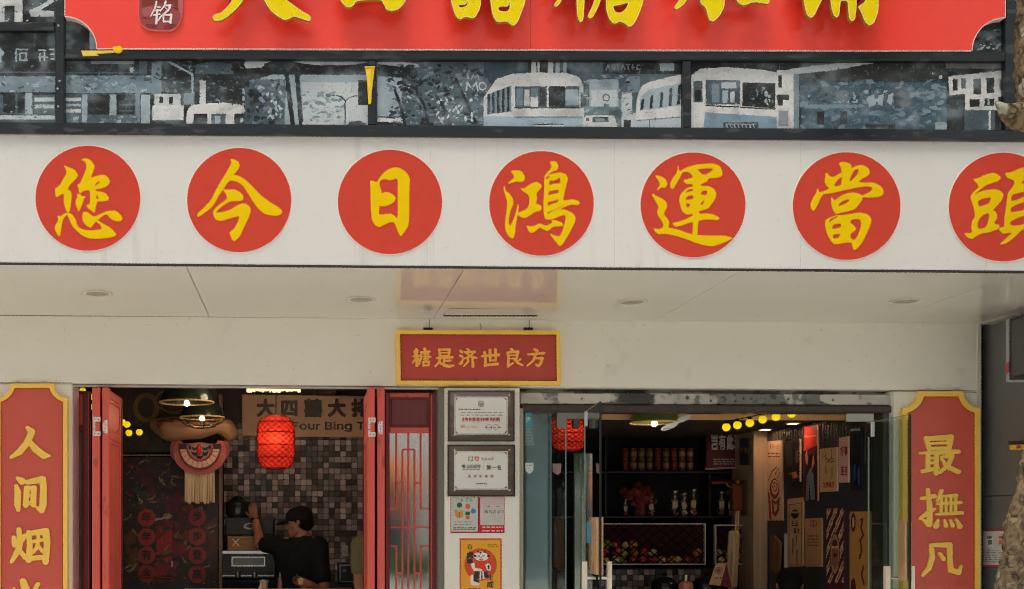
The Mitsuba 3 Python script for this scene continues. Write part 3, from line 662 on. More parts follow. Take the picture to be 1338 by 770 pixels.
JIN = ([[(320, 100), (345, 103), (375, 118), (385, 145), (378, 170), (355, 195), (338, 212), (380, 222), (420, 245), (480, 300), (530, 355), (600, 410), (660, 445), (690, 470), (685, 495), (650, 507), (590, 500), (560, 490), (520, 455), (480, 400), (440, 335), (410, 290), (370, 262), (320, 252), (295, 270), (272, 310), (262, 325), (235, 360), (210, 410), (180, 450), (140, 480), (105, 505), (80, 517), (85, 490), (110, 470), (150, 430), (185, 390), (205, 345), (230, 300), (255, 255), (290, 200), (318, 150), (328, 125)],
        [(265, 318), (300, 322), (350, 318), (395, 345), (412, 370), (408, 395), (370, 400), (320, 402), (285, 420), (250, 445), (225, 468), (212, 488), (250, 485), (310, 470), (360, 440), (395, 422), (430, 420), (460, 445), (465, 475), (450, 520), (430, 560), (405, 610), (390, 650), (350, 690), (332, 680), (322, 650), (312, 628), (345, 605), (360, 580), (380, 540), (385, 508), (350, 515), (300, 530), (250, 545), (215, 535), (197, 505), (197, 475), (215, 450), (250, 420), (280, 400), (300, 378), (285, 345)]], [])
RI = ([[(240, 222), (290, 243), (310, 205), (340, 170), (380, 143), (420, 132), (460, 140), (500, 170), (525, 210), (520, 280), (520, 400), (518, 540), (490, 590), (460, 630), (440, 590), (415, 525), (380, 525), (335, 545), (305, 562), (275, 545), (255, 510), (248, 440), (245, 350), (245, 290)]],
      [[(305, 240), (315, 222), (345, 215), (385, 225), (440, 207), (441, 320), (440, 512), (415, 480), (390, 465), (350, 470), (302, 475), (302, 440), (308, 408), (335, 412), (380, 400), (412, 380), (425, 350), (400, 325), (360, 308), (320, 322), (318, 295), (308, 270)]])
HONG = ([[(160, 157), (235, 155), (262, 195), (258, 230), (240, 236), (200, 232), (165, 243), (140, 250), (165, 225), (190, 205), (175, 175)],
         [(110, 285), (118, 262), (122, 300), (150, 320), (175, 355), (180, 395), (160, 440), (148, 490), (145, 530), (155, 558), (170, 535), (190, 490), (205, 440), (216, 390), (218, 430), (205, 500), (195, 550), (192, 600), (180, 643), (155, 635), (130, 600), (122, 560), (125, 500), (135, 440), (138, 380), (125, 335)],
         [(232, 285), (260, 285), (300, 255), (345, 235), (385, 260), (375, 285), (345, 315), (350, 360), (340, 395), (365, 400), (383, 412), (380, 440), (340, 450), (295, 478), (265, 497), (225, 485), (210, 462), (240, 450), (280, 430), (295, 400), (298, 350), (285, 325), (265, 312), (245, 300)],
         [(440, 92), (485, 88), (503, 120), (497, 150), (465, 158), (435, 178), (405, 212), (402, 200), (425, 168), (445, 150), (458, 125)],
         [(403, 215), (430, 185), (470, 178), (520, 168), (560, 185), (572, 215), (560, 260), (545, 320), (535, 375), (600, 362), (645, 372), (658, 390), (640, 402), (590, 397), (510, 432), (560, 440), (600, 458), (627, 488), (622, 525), (590, 590), (555, 650), (530, 690), (510, 697), (490, 670), (465, 640), (440, 607), (480, 625), (515, 630), (535, 590), (550, 540), (560, 490), (550, 472), (520, 480), (470, 500), (430, 508), (408, 500), (400, 460), (398, 400), (402, 330), (405, 260)],
         [(275, 550), (300, 558), (330, 555), (370, 535), (415, 555), (445, 540), (465, 525), (450, 508), (490, 515), (530, 530), (540, 553), (500, 555), (460, 560), (430, 590), (400, 580), (370, 560), (345, 585), (310, 605), (290, 590)]],
        [[(440, 222), (470, 228), (520, 202), (518, 250), (480, 250), (435, 262)], [(432, 305), (460, 298), (510, 290), (505, 318), (470, 325), (430, 335)], [(427, 378), (460, 375), (508, 358), (500, 385), (460, 395), (427, 412)],
         [(425, 455), (470, 437), (520, 415), (580, 393), (500, 432), (450, 452), (428, 470)], [(412, 208), (425, 195), (450, 190), (430, 212), (412, 222)]])
YUN = ([[(108, 172), (150, 180), (185, 200), (198, 235), (185, 262), (155, 258), (118, 285), (150, 240), (135, 210)],
        [(90, 318), (97, 302), (110, 320), (150, 335), (190, 365), (197, 395), (180, 430), (170, 455), (195, 480), (212, 510), (205, 545), (210, 552), (280, 565), (350, 592), (420, 605), (520, 608), (600, 605), (668, 622), (640, 640), (580, 665), (520, 683), (450, 672), (370, 645), (290, 615), (220, 597), (170, 592), (130, 595), (105, 570), (100, 555), (140, 562), (165, 550), (172, 530), (160, 500), (130, 460), (127, 430), (138, 400), (120, 365)],
        [(220, 235), (235, 200), (265, 160), (275, 130), (275, 100), (283, 150), (330, 120), (400, 98), (480, 90), (540, 90), (580, 112), (592, 150), (590, 178), (550, 190), (490, 192), (485, 215), (440, 235), (435, 250), (500, 252), (535, 275), (550, 305), (540, 345), (510, 385), (490, 410), (460, 420), (425, 430), (425, 452), (480, 448), (530, 455), (572, 478), (565, 495), (520, 490), (470, 488), (420, 498), (415, 540), (412, 620), (380, 618), (382, 560), (385, 505), (350, 515), (290, 535), (255, 543), (232, 517), (280, 508), (330, 490), (380, 465), (383, 450), (335, 455), (305, 430), (295, 395), (285, 355), (290, 320), (310, 290), (345, 262), (385, 255), (380, 235), (335, 235), (312, 210), (350, 200), (385, 188), (370, 160), (340, 145), (305, 150), (290, 185), (265, 225), (240, 272), (222, 262)]],
       [[(410, 130), (460, 122), (530, 122), (520, 140), (480, 168), (450, 170), (430, 150)], [(320, 302), (345, 275), (382, 268), (385, 285), (350, 292)], [(325, 347), (340, 322), (385, 312), (387, 342), (350, 352)],
        [(330, 372), (370, 380), (345, 410), (332, 395)], [(437, 300), (455, 280), (490, 285), (480, 318), (440, 312)], [(435, 372), (470, 345), (455, 385), (440, 385)]])
DANG = ([[(330, 85), (370, 75), (418, 95), (420, 125), (450, 108), (500, 97), (545, 125), (553, 160), (530, 180), (490, 200), (470, 222), (520, 228), (580, 225), (630, 250), (653, 285), (645, 315), (610, 328), (550, 332), (500, 328), (497, 350), (470, 385), (445, 415), (400, 430), (350, 440), (310, 450), (290, 425), (278, 385), (277, 325), (290, 345), (300, 355), (350, 318), (390, 303), (440, 297), (480, 308), (495, 322), (560, 290), (578, 262), (540, 250), (470, 258), (400, 272), (330, 288), (270, 302), (220, 305), (200, 330), (180, 380), (150, 432), (132, 410), (128, 380), (150, 330), (172, 295), (180, 266), (190, 300), (240, 280), (265, 265), (240, 245), (230, 215), (240, 150), (262, 180), (290, 188), (330, 165), (352, 155), (350, 120)],
         [(232, 520), (240, 490), (285, 470), (315, 458), (330, 462), (400, 455), (480, 440), (540, 455), (565, 490), (555, 530), (530, 590), (500, 650), (470, 690), (440, 712), (428, 680), (425, 655), (380, 655), (300, 670), (280, 650), (255, 610), (240, 570)]],
        [[(292, 247), (320, 205), (355, 180), (352, 240), (320, 255)], [(405, 215), (418, 175), (440, 135), (470, 125), (475, 150), (450, 185), (420, 215)], [(330, 375), (370, 350), (412, 342), (395, 370), (360, 385), (328, 398)],
         [(262, 488), (320, 462), (330, 466), (275, 500), (264, 520)], [(278, 555), (290, 525), (345, 515), (350, 545), (300, 560)], [(285, 600), (320, 592), (348, 595), (325, 625), (290, 632)],
         [(412, 495), (450, 485), (485, 490), (495, 520), (480, 580), (455, 630), (432, 640), (410, 615), (415, 592), (458, 560), (435, 532), (415, 517)]])
TOU = ([[(185, 190), (220, 185), (280, 155), (340, 142), (385, 175), (370, 200), (320, 215), (270, 235), (215, 278), (190, 302), (250, 275), (330, 262), (375, 270), (403, 300), (390, 340), (350, 385), (325, 410), (350, 430), (358, 465), (330, 510), (375, 520), (370, 545), (300, 570), (240, 580), (200, 600), (175, 620), (140, 605), (120, 577), (160, 580), (180, 570), (172, 540), (180, 490), (200, 460), (195, 410), (180, 360), (165, 315), (190, 280), (230, 245), (210, 215)],
        [(413, 145), (460, 142), (530, 110), (600, 95), (650, 110), (640, 150), (580, 170), (540, 200), (530, 225), (600, 215), (640, 240), (635, 330), (630, 420), (625, 500), (645, 560), (610, 600), (560, 565), (545, 545), (520, 565), (470, 615), (420, 650), (372, 660), (430, 610), (470, 570), (440, 575), (395, 580), (368, 545), (412, 530), (410, 480), (425, 380), (435, 290), (465, 255), (485, 220), (478, 195), (430, 180)]],
       [[(215, 345), (260, 325), (320, 318), (300, 365), (260, 380), (225, 390)], [(215, 500), (240, 455), (290, 430), (305, 445), (295, 500), (275, 540), (225, 550), (215, 530)],
        [(460, 300), (520, 285), (580, 272), (590, 300), (500, 340), (455, 350)], [(455, 390), (520, 362), (590, 342), (590, 400), (520, 420), (450, 430)], [(445, 497), (500, 467), (590, 440), (590, 500), (530, 520), (460, 527)]])
for cx, cy, rr, ox, oy, ch in ((114.8, 259.3, 69, 45, 190, NIN), (312.5, 261.7, 68.6, 243, 190, JIN), (509.6, 264.2, 68.6, 440, 195, RI), (707.6, 266, 68.8, 638, 195, HONG), (905.6, 268, 69, 836, 198, YUN), (1106.4, 269.5, 70.8, 1036, 198, DANG), (1311, 270.8, 71.5, 1238, 200, TOU)):
    pl = FASC
    d = put(FS + '__disc', solid(pl, Point(cx, cy).buffer(rr - 0.6, quad_segs=24), 0.0, 0.006), 'vc_matte', color=DISC)
    put(d + '__edge', solid(pl, Point(cx, cy).buffer(rr + 0.5, quad_segs=24).difference(Point(cx, cy).buffer(rr - 0.6, quad_segs=24)), 0.0, 0.0045), 'vc_semi', color=RIM)
    g = traced(ch[0], ch[1], ox, oy, 5.5)
    put(d + '__character', solid(pl, g, 0.006, 0.009), 'vc_matte', color=CHY)
    ol = g.buffer(0.55).difference(g.buffer(0.02))
    put(d + '__character_edge', solid(pl, ol, 0.006, 0.0078), 'vc_semi', color=C(226, 150, 40))

# ---------------------------------------------------------------- black frame above
SF = thing('sign_frame', 'black box-section metal frame above the white fascia', 'frame')
fr = lambda pts, n0, n1: slab(FASC, pts, n0, n1, 0.005)
put(SF + '__rail', fr([(-390, e(-390, 159.5, 170)), (1720, e(1720, 159.5, 170)), (1720, e(1720, 174.2, 184.6)), (-390, e(-390, 174.2, 184.6))], -0.004, 0.03), 'black_mat')
put(SF + '__rail', fr([(84.5, 64.2), (1314, 67.4), (1314, 79.4), (84.5, 76.2)], -0.004, 0.034), 'black_mat')
put(SF + '__rail', fr([(-390, 27.5), (71.5, 28.5), (71.5, 40), (-390, 39)], -0.004, 0.026), 'black_mat')
put(SF + '__rail', fr([(1331, 60), (1720, 62), (1720, 74), (1331, 72)], -0.004, 0.026), 'black_mat')
for x0, x1, y0, y1, n in ((72, 84, -120, 162.4, .036), (481, 492, 78, 163.6, .024), (892, 903.5, 79, 167, .024), (1314.5, 1331, -120, 169.9, .036)):
    p_ = put(SF + '__post', fr(rect(x0, y0, x1, y1), -0.004, n), 'black_mat')
    r = random.Random(int(x0))
    if x0 in (72, 1314.5):
        for q in (3, 36, 108, 118, 141):
            put(p_ + '__screw', lathe([(0, .004), (.006, .003), (.007, 0), (0, 0)], P((x0 + x1) / 2 + r.uniform(-2, 2), q + 2, YF) + [0, -n - 0.0005, 0], 8, axis=1), 'vc_metal', color=C(170, 170, 168))
put(SF + '__backing', solid(FASC, R(-390, -220, 1720, 178), -0.25, -0.16), 'vc_matte', color=C(50, 50, 50))
# ---------------------------------------------------------------- printed street-scene banner behind the frame
MB = thing('mural_banner', 'printed banner of an old street with pale buses in slate blue and white', 'banner')
put(MB + '__board', solid(FASC, R(-390, -200, 1720, 172), -0.15, -0.012), 'vc_matte', color=C(52, 54, 54))
K, S, BL, LB, PW, WT = C(50, 52, 52), C(86, 101, 109), C(122, 142, 153), C(162, 179, 188), C(198, 204, 207), C(216, 217, 217)
r = random.Random(21)


def dabs(x0, y0, x1, y1, n, cols, a=1.5, b=5.0, tall=1.0):
    out = []
    for _ in range(n):
        x, y = r.uniform(x0, x1), r.uniform(y0, y1)
        w, h = r.uniform(a, b) * 1.02, r.uniform(a, b) * tall * 1.02
        h = h * 0.55 if tall == 1.0 else h
        k, an = 9, r.uniform(-0.6, 0.6)
        ca, sa = math.cos(an), math.sin(an)
        pts = []
        for i in range(k):
            u, v = w * 0.62 * math.cos(6.283 * i / k) * r.uniform(0.7, 1.1), h * 0.5 * math.sin(6.283 * i / k) * r.uniform(0.6, 1.2)
            pts.append((x + u * ca - v * sa, y + u * sa + v * ca))
        c = np.array(r.choice(cols)) * r.uniform(0.9, 1.1)
        out.append((Polygon(pts).buffer(0).intersection(R(x0 - 2, y0, x1 + 2, y1)), tuple(c)))
    return [q for q in out if q[0].area > 0.1]


def q(x0, y0, x1, y1, c): return (R(x0, y0, x1, y1), c)
def pg(pts, c): return (Polygon(pts).buffer(0), c)
def ln_(pts, w, c): return (LineString(pts).buffer(w, quad_segs=2), c)


GL1 = [q(-390, 40, 84, 166, K)] + dabs(-200, 42, 72, 92, 40, [C(60, 62, 60), C(44, 46, 46)], 5, 20) + [q(-390, 94, 72, 95.5, S), q(-390, 100, 72, 121, BL)] + dabs(-200, 100, 72, 121, 90, [BL, S, LB], 3, 9) + [
    q(-2, 64, 2, 82, LB), pg([(0, 62), (6, 70), (3, 74), (-2, 68)], LB), q(20, 64, 22, 81, LB), q(20, 64, 37, 66, LB), q(25, 69, 34, 71, LB), q(25, 69, 27, 79, LB), q(33, 69, 35, 79, LB), q(25, 78, 36, 80, LB),
    q(50, 65, 60, 67, PW), q(51, 70, 53, 81, PW), q(57, 68, 59, 80, PW), q(50, 74, 62, 76, LB), q(64, 64, 71, 66, PW), q(65, 70, 71, 72, PW), q(66, 76, 71, 79, LB), q(40, 85, 44, 88, S)] + [
    q(-390, 124, 72, 150, S), q(4, 124, 32, 148, K), q(20, 124, 23, 148, S), q(33, 122, 42, 150, LB), q(45, 128, 71, 133, PW), q(45, 137, 71, 142, PW), q(45, 133, 71, 137, S), q(-40, 125, -8, 148, K), q(-80, 125, -50, 148, K), q(-120, 125, -90, 148, K),
    q(-390, 151, 72, 156.5, PW), q(-390, 156.5, 72, 166, S)] + dabs(-100, 124, 72, 160, 60, [S, BL, LB, K], 1.5, 5)
GL0 = [q(-390, -200, 84, 32, K), q(-60, -100, 29.5, 29, WT), q(6, 8, 19, 29, K), q(-24, 4, -12, 29, K), pg([(38, 14), (40, 22), (71, 22), (71, 15), (53, 14), (71, 2), (67, -2), (52, 8)], PW), q(40, -8, 71, -2, PW)] + dabs(-60, -20, 72, 28, 40, [LB, PW, C(90, 92, 92)], 1.5, 4)
GM = [q(84, 15, 1316, 168, K), q(84, 66, 340, 172, K)]
GM += dabs(86, 76, 330, 98, 40, [C(66, 68, 66), C(44, 46, 46)], 6, 20)
GM += [q(86, 99, 198, 122, BL)] + dabs(86, 99, 198, 122, 110, [BL, S, LB, C(100, 124, 138)], 3, 9) + [q(86, 94.5, 180, 96.2, S), q(119, 77.5, 175, 84, C(140, 146, 150)), q(170, 89, 174, 95, WT), q(198, 76, 211, 124, BL), q(182, 78, 192, 98, S),
      q(86, 123, 183, 164, S), q(86, 128, 106, 132.5, PW), q(86, 136, 106, 139, LB), q(86, 143, 106, 147.5, PW), q(107, 124, 114, 160, LB), q(115, 124, 143, 150, K), q(143.5, 124, 152, 151, LB), q(152.5, 124, 176, 150, K), q(156, 136, 175, 138, S), q(156, 144, 174, 146, S),
      q(184, 124, 196, 163, LB), q(177, 100, 183, 160, BL)] + dabs(86, 151, 183, 163, 45, [BL, S, LB], 3, 10) + dabs(198, 78, 254, 122, 60, [S, BL, K], 3, 8)
GM += [pg([(211, 78), (216, 77), (252, 96), (252, 99)], LB), q(250, 97, 253, 124, LB), pg([(254, 97), (256, 84), (280, 81), (303, 84), (306, 97)], S), q(202, 123, 236, 139, PW), q(208, 127, 213, 135, K), q(221, 127, 226, 137, K), q(199, 138, 240, 158, WT), q(240, 122, 254, 137, BL), q(199, 157, 240, 159, S)]
GM += dabs(254, 82, 330, 134, 60, [S, K, BL], 2, 7) + [q(261, 105.5, 269, 136, PW), pg([(243, 165), (244, 146), (250, 138), (270, 135), (295, 134.5), (318, 138), (322, 148), (321, 152), (318, 149), (253, 149), (252, 165)], WT), q(253, 149, 271, 164, K), q(271, 148, 276, 165, WT), q(276, 149, 295, 164, S), q(281, 152, 288, 162, LB), q(295, 148, 306, 165, WT), q(307, 149, 321, 164, K)]
GM += dabs(315, 110, 340, 160, 26, [PW, LB, K], 2, 6, 1.6) + [pg([(318, 84), (326, 82), (345, 81), (345, 88), (322, 90)], PW)]
# awning bay
GM += [q(340, 98, 481, 168, LB), q(395, 108, 481, 168, PW)] + dabs(395, 120, 450, 160, 70, [LB, BL, PW], 3, 10) + [q(320, 104, 372, 166, S)] + dabs(322, 104, 372, 164, 90, [K, S, BL, C(60, 72, 80)], 2, 9, 1.4) + dabs(336, 110, 368, 160, 22, [LB, PW], 2, 5, 1.5)
GM += [pg([(318, 98), (344, 87), (372, 79), (430, 85), (481, 85), (481, 98), (440, 97), (395, 92), (372, 93), (335, 104), (320, 106)], K), pg([(374, 78), (481, 78), (481, 82), (455, 85.5), (410, 85), (385, 81.5)], PW), pg([(320, 81), (362, 78), (340, 85), (320, 89)], PW), pg([(371, 93), (377, 93), (386, 168), (380, 168)], K), pg([(385, 96), (391, 96), (397, 168), (391, 168)], K),
      ln_([(429, 124.5), (440, 125), (447, 127.5), (451, 132), (451, 168)], 0.8, K), ln_([(451, 132), (457, 127.5), (468, 125)], 0.7, K), q(426.5, 123, 431.5, 127, K), q(468, 105, 482, 138, K), pg([(454, 163), (458, 159), (470, 158), (477, 161), (480, 166), (456, 166)], K), q(395, 160, 430, 164, WT)]
# tree bay
GM += [q(492, 78, 640, 168, S), q(493, 100, 525, 152, LB), pg([(494, 79), (512, 79), (546, 84), (547, 88), (538, 89), (494, 84)], PW), pg([(494, 84), (538, 89), (547, 94), (542, 104), (494, 99)], K), q(493, 154, 524, 159.5, WT), q(493, 159.5, 524, 165, K)]
GM += dabs(505, 84, 636, 166, 230, [K, C(62, 74, 82), S, K, BL], 3, 11) + dabs(520, 110, 630, 162, 60, [LB, PW, BL], 1.5, 6) + [ln_([(516, 118), (524, 140), (530, 168)], 1.8, K), ln_([(545, 120), (556, 142), (560, 168)], 2.0, K), ln_([(570, 126), (584, 148), (588, 168)], 2.0, K), ln_([(596, 104), (608, 130), (622, 160)], 1.8, K)]
GM += dabs(570, 128, 618, 164, 24, [PW, WT], 1.5, 4, 1.8) + [ln_([(609, 118.5), (611, 108), (616.5, 116), (622, 108), (624.5, 118.5)], 1.0, PW), q(610, 96, 613, 103, LB), ln_([(616, 104), (618, 98), (621, 102), (624, 98), (626, 104)], 0.8, LB)]
# buses
GM += [q(636, 78, 892, 168, S), q(632, 80, 700, 110, C(70, 86, 96)), q(690, 79, 745, 98, K)] + [q(x, 80 + r.uniform(0, 3), x + r.uniform(3, 7), 95 + r.uniform(0, 3), r.choice([PW, LB, PW])) for x in (694, 702, 716, 726, 736)] + [pg([(632, 168), (632, 128), (648, 104), (668, 97), (700, 95), (742, 96), (757, 101), (762, 112), (764, 168)], WT), pg([(636, 124), (668, 112), (668, 146), (636, 150)], BL)]
GM += [pg([(x, 124 - (x - 636) * 0.35), (x + 3.2, 123 - (x - 636) * 0.35), (x + 3.2, 149 - (x - 636) * 0.1), (x, 149.5 - (x - 636) * 0.1)], K) for x in (637, 643, 649.5, 656, 662.5)] + [q(673, 113, 757, 141, S), q(675, 116, 683, 138, BL), q(685, 117, 692, 138, PW), q(693, 127, 703, 140, WT), q(694, 116, 702, 126, BL), q(705, 113, 714, 140, K), q(714.5, 112, 717, 142, WT), q(717, 113, 738, 140, K), q(739, 117, 756, 138, LB), q(671, 140.5, 758, 142, K),
      pg([(632, 152), (672, 153), (762, 153.5), (762, 168), (632, 168)], C(166, 188, 202)), q(673, 152.5, 761, 154, S), q(697, 163, 736, 170, WT), q(697, 162, 736, 163.5, K), q(758, 121, 768, 142, C(120, 130, 136)), q(759, 124, 766, 140, K)]
GM += dabs(764, 98, 812, 150, 40, [BL, S, LB], 3, 9) + [q(770, 104, 808, 140, LB), q(772, 118, 806, 139, PW), (Point(792, 128).buffer(5.2).difference(Point(792, 128).buffer(3.2)), C(98, 116, 126)), q(789, 136, 796, 150, C(98, 116, 126)), q(788, 81, 891, 97, K), q(862, 83, 881, 93, LB)]
for i, pts in enumerate([[(0, 8), (2.5, 0), (5, 8)], [(5, 1), (1, 1), (1, 4), (5, 4), (5, 8), (1, 8)], [(2, 0), (2, 8)], [(0, 8), (2.5, 0), (5, 8)], [(0, 0.5), (5, 0.5), (2.5, 0.5), (2.5, 8)], [(2, 0), (2, 8)], [(5, 1), (1, 1), (0.6, 4), (1, 7.5), (5, 7.5)]]):
    GM.append(ln_([(792 + i * 6.6 + x, 84.5 + y * 0.85) for x, y in pts], 0.7, C(130, 148, 158)))
GM += [pg([(761, 168), (762, 155), (767, 151), (803, 151), (807, 168)], WT), q(774, 153, 795, 160, K), q(778, 155, 790, 159, BL), q(766, 154, 770, 158, C(120, 60, 55)), q(812, 121, 832, 168, PW), q(815, 157, 824, 168, K), q(820, 100, 836, 122, BL), q(826, 121, 834, 148, S)] + dabs(811, 98, 840, 150, 30, [S, BL, LB, K], 2, 6)
GM += [pg([(830, 168), (832, 130), (838, 113), (850, 107), (892, 97), (892, 168)], WT), pg([(836, 130), (846, 118), (892, 108), (892, 138), (836, 145)], LB)] + [pg([(x, 131 - (x - 838) * 0.4), (x + 4, 129 - (x - 838) * 0.4), (x + 2.5, 143 - (x - 838) * 0.13), (x - 1.5, 144 - (x - 838) * 0.13)], K) for x in (838, 850, 863, 875, 886)] + [pg([(830, 157), (892, 152), (892, 168), (830, 168)], C(188, 200, 208)), ln_([(849, 156), (849, 168)], 0.6, S), ln_([(832, 158), (892, 153)], 0.5, S)]
GM += [q(903, 78, 1016, 170, K), pg([(903, 99), (915, 90), (950, 88), (1000, 92), (1015, 95), (1015, 170), (903, 170)], WT), q(906, 106, 918, 134, S), q(908, 118, 916, 133, K), q(922, 105, 967, 137, C(76, 94, 104)), q(930, 110, 940, 134, BL), q(942, 108, 962, 116, PW), q(944, 118, 951, 135, LB), q(954, 120, 960, 134, PW), pg([(970, 108), (1013, 109), (1013, 142), (970, 139)], K)] + dabs(984, 114, 1010, 138, 16, [PW, LB, BL], 1.2, 4, 1.8)
GM += [pg([(921, 147), (1015, 153), (1015, 170), (919, 170)], C(132, 160, 180)), ln_([(922, 138), (1013, 143)], 0.8, K), q(945, 160, 991, 170, K)] + [ln_([(949 + i * 5, 162.5), (951 + i * 5, 168)], 0.8, PW) for i in range(8)] + [q(948, 162, 988, 163.2, LB)]
GM += [q(1015, 92, 1037, 172, WT), q(1017, 99, 1021.5, 115, K), q(1015, 124, 1031, 131, K), q(1016, 131, 1023, 138, K), q(1017, 145, 1030, 165, C(150, 160, 170)), q(1037, 97, 1044, 172, BL)]
GM += [q(1044, 80, 1240, 172, C(60, 62, 60)), q(1047, 108, 1237, 172, C(70, 92, 106))] + dabs(1047, 104, 1237, 170, 240, [S, BL, C(66, 84, 96), C(96, 124, 140), C(76, 100, 114)], 4, 15) + dabs(1052, 121, 1120, 135, 46, [LB, K, S], 1.5, 4, 1.4) + dabs(1130, 118, 1172, 142, 26, [LB, S, K], 2, 7, 1.5)
GM += [pg([(1020, 95), (1035, 90), (1100, 82), (1148, 79), (1143, 82.5), (1090, 92), (1035, 97.5)], PW), q(1052, 137, 1120, 142, BL), q(1067, 146, 1077, 163, K), q(1098, 146, 1107, 162, K), q(1131, 163, 1170, 172, K), q(1168, 118, 1187, 142, C(58, 68, 74)), q(1222, 160, 1237, 171, LB)] + [pg([(1133, 128), (1142, 124), (1145, 136), (1136, 141)], LB), pg([(1148, 125), (1155, 123), (1153, 139), (1147, 136)], LB), pg([(1161, 124), (1168, 122), (1165, 138), (1159, 134)], LB)]
GM += [q(1237, 80, 1316, 172, K), q(1260, 144, 1300, 172, S), q(1236, 81, 1314, 90, C(120, 122, 122)), pg([(1239, 100), (1314, 92), (1314, 126), (1304, 127), (1304, 144), (1261, 144), (1261, 123), (1241, 125)], WT), q(1245, 104, 1251, 119, K), q(1256, 103, 1262, 116, K), q(1272, 103, 1282, 124, K), q(1289, 102, 1299, 122, K), q(1306, 104, 1313, 118, S), q(1267, 130, 1280, 140, K), q(1286, 129, 1299, 139, K), q(1290, 130, 1293, 138, LB), q(1292, 145, 1294.5, 172, WT), q(1240, 130, 1258, 172, C(64, 68, 68)), (Point(1229, 101).buffer(2.4), WT), (Point(1219, 96).buffer(1.3), WT)]
GM += [q(84, 15, 130, 66, K), q(117, 36, 130, 66, LB), q(114, 48, 117, 66, K), q(1264, 15, 1316, 70, K), q(1274, 40, 1314, 50, S)] + dabs(1268, 30, 1314, 66, 40, [S, BL, K, K], 3, 8) + dabs(1272, 57, 1314, 66, 22, [PW, WT, LB], 2, 5)
GM.append((Point(630.5, 113).buffer(5.6).difference(Point(630.5, 113).buffer(3.8)), PW))
GR = [q(1316, -200, 1720, 172, K)] + dabs(1330, 0, 1500, 172, 160, [S, BL, LB, K, PW], 3, 12)


def shaded_print(lay, x0, y0, x1, y1, n, tones=None, strength=(.08, .34)):
    """The tonal flecks of a coarse painterly print: small strokes a little off the tone that they lie on."""
    tree = shapely.STRtree([g for g, _ in lay])
    out = []
    for _ in range(n):
        x, y = r.uniform(x0, x1), r.uniform(y0, y1)
        hit = tree.query(Point(x, y), predicate='intersects')
        if not len(hit): continue
        c = np.array(lay[max(hit)][1])
        t = np.array(r.choice(tones or [S, BL, K, LB]))
        mixv = r.uniform(*strength)
        w, h, an = r.uniform(1.5, 6), r.uniform(.7, 2.0), r.choice([r.uniform(-.3, .3), r.uniform(1.2, 1.9)])
        pts = [(x + w * .5 * math.cos(q_) * r.uniform(.7, 1.1) * math.cos(an) - h * .5 * math.sin(q_) * math.sin(an), y + w * .5 * math.cos(q_) * math.sin(an) + h * .5 * math.sin(q_) * r.uniform(.7, 1.1) * math.cos(an)) for q_ in np.linspace(0, 6.283, 8)[:-1]]
        out.append((Polygon(pts).buffer(0), tuple((c * (1 - mixv) + t * mixv) * r.uniform(.85, 1.15))))
    return lay + out


for lay, ext in ((GL0, (-40, -10, 72, 28, 90)), (GL1, (-60, 42, 72, 162, 260)), (GM, (86, 78, 1314, 170, 4200)), (GR, (1330, 0, 1420, 172, 60))):
    artwork(FASC, shaded_print(lay, *ext), -0.006, MB + '__print', 'mural_mat', rough=0.8)

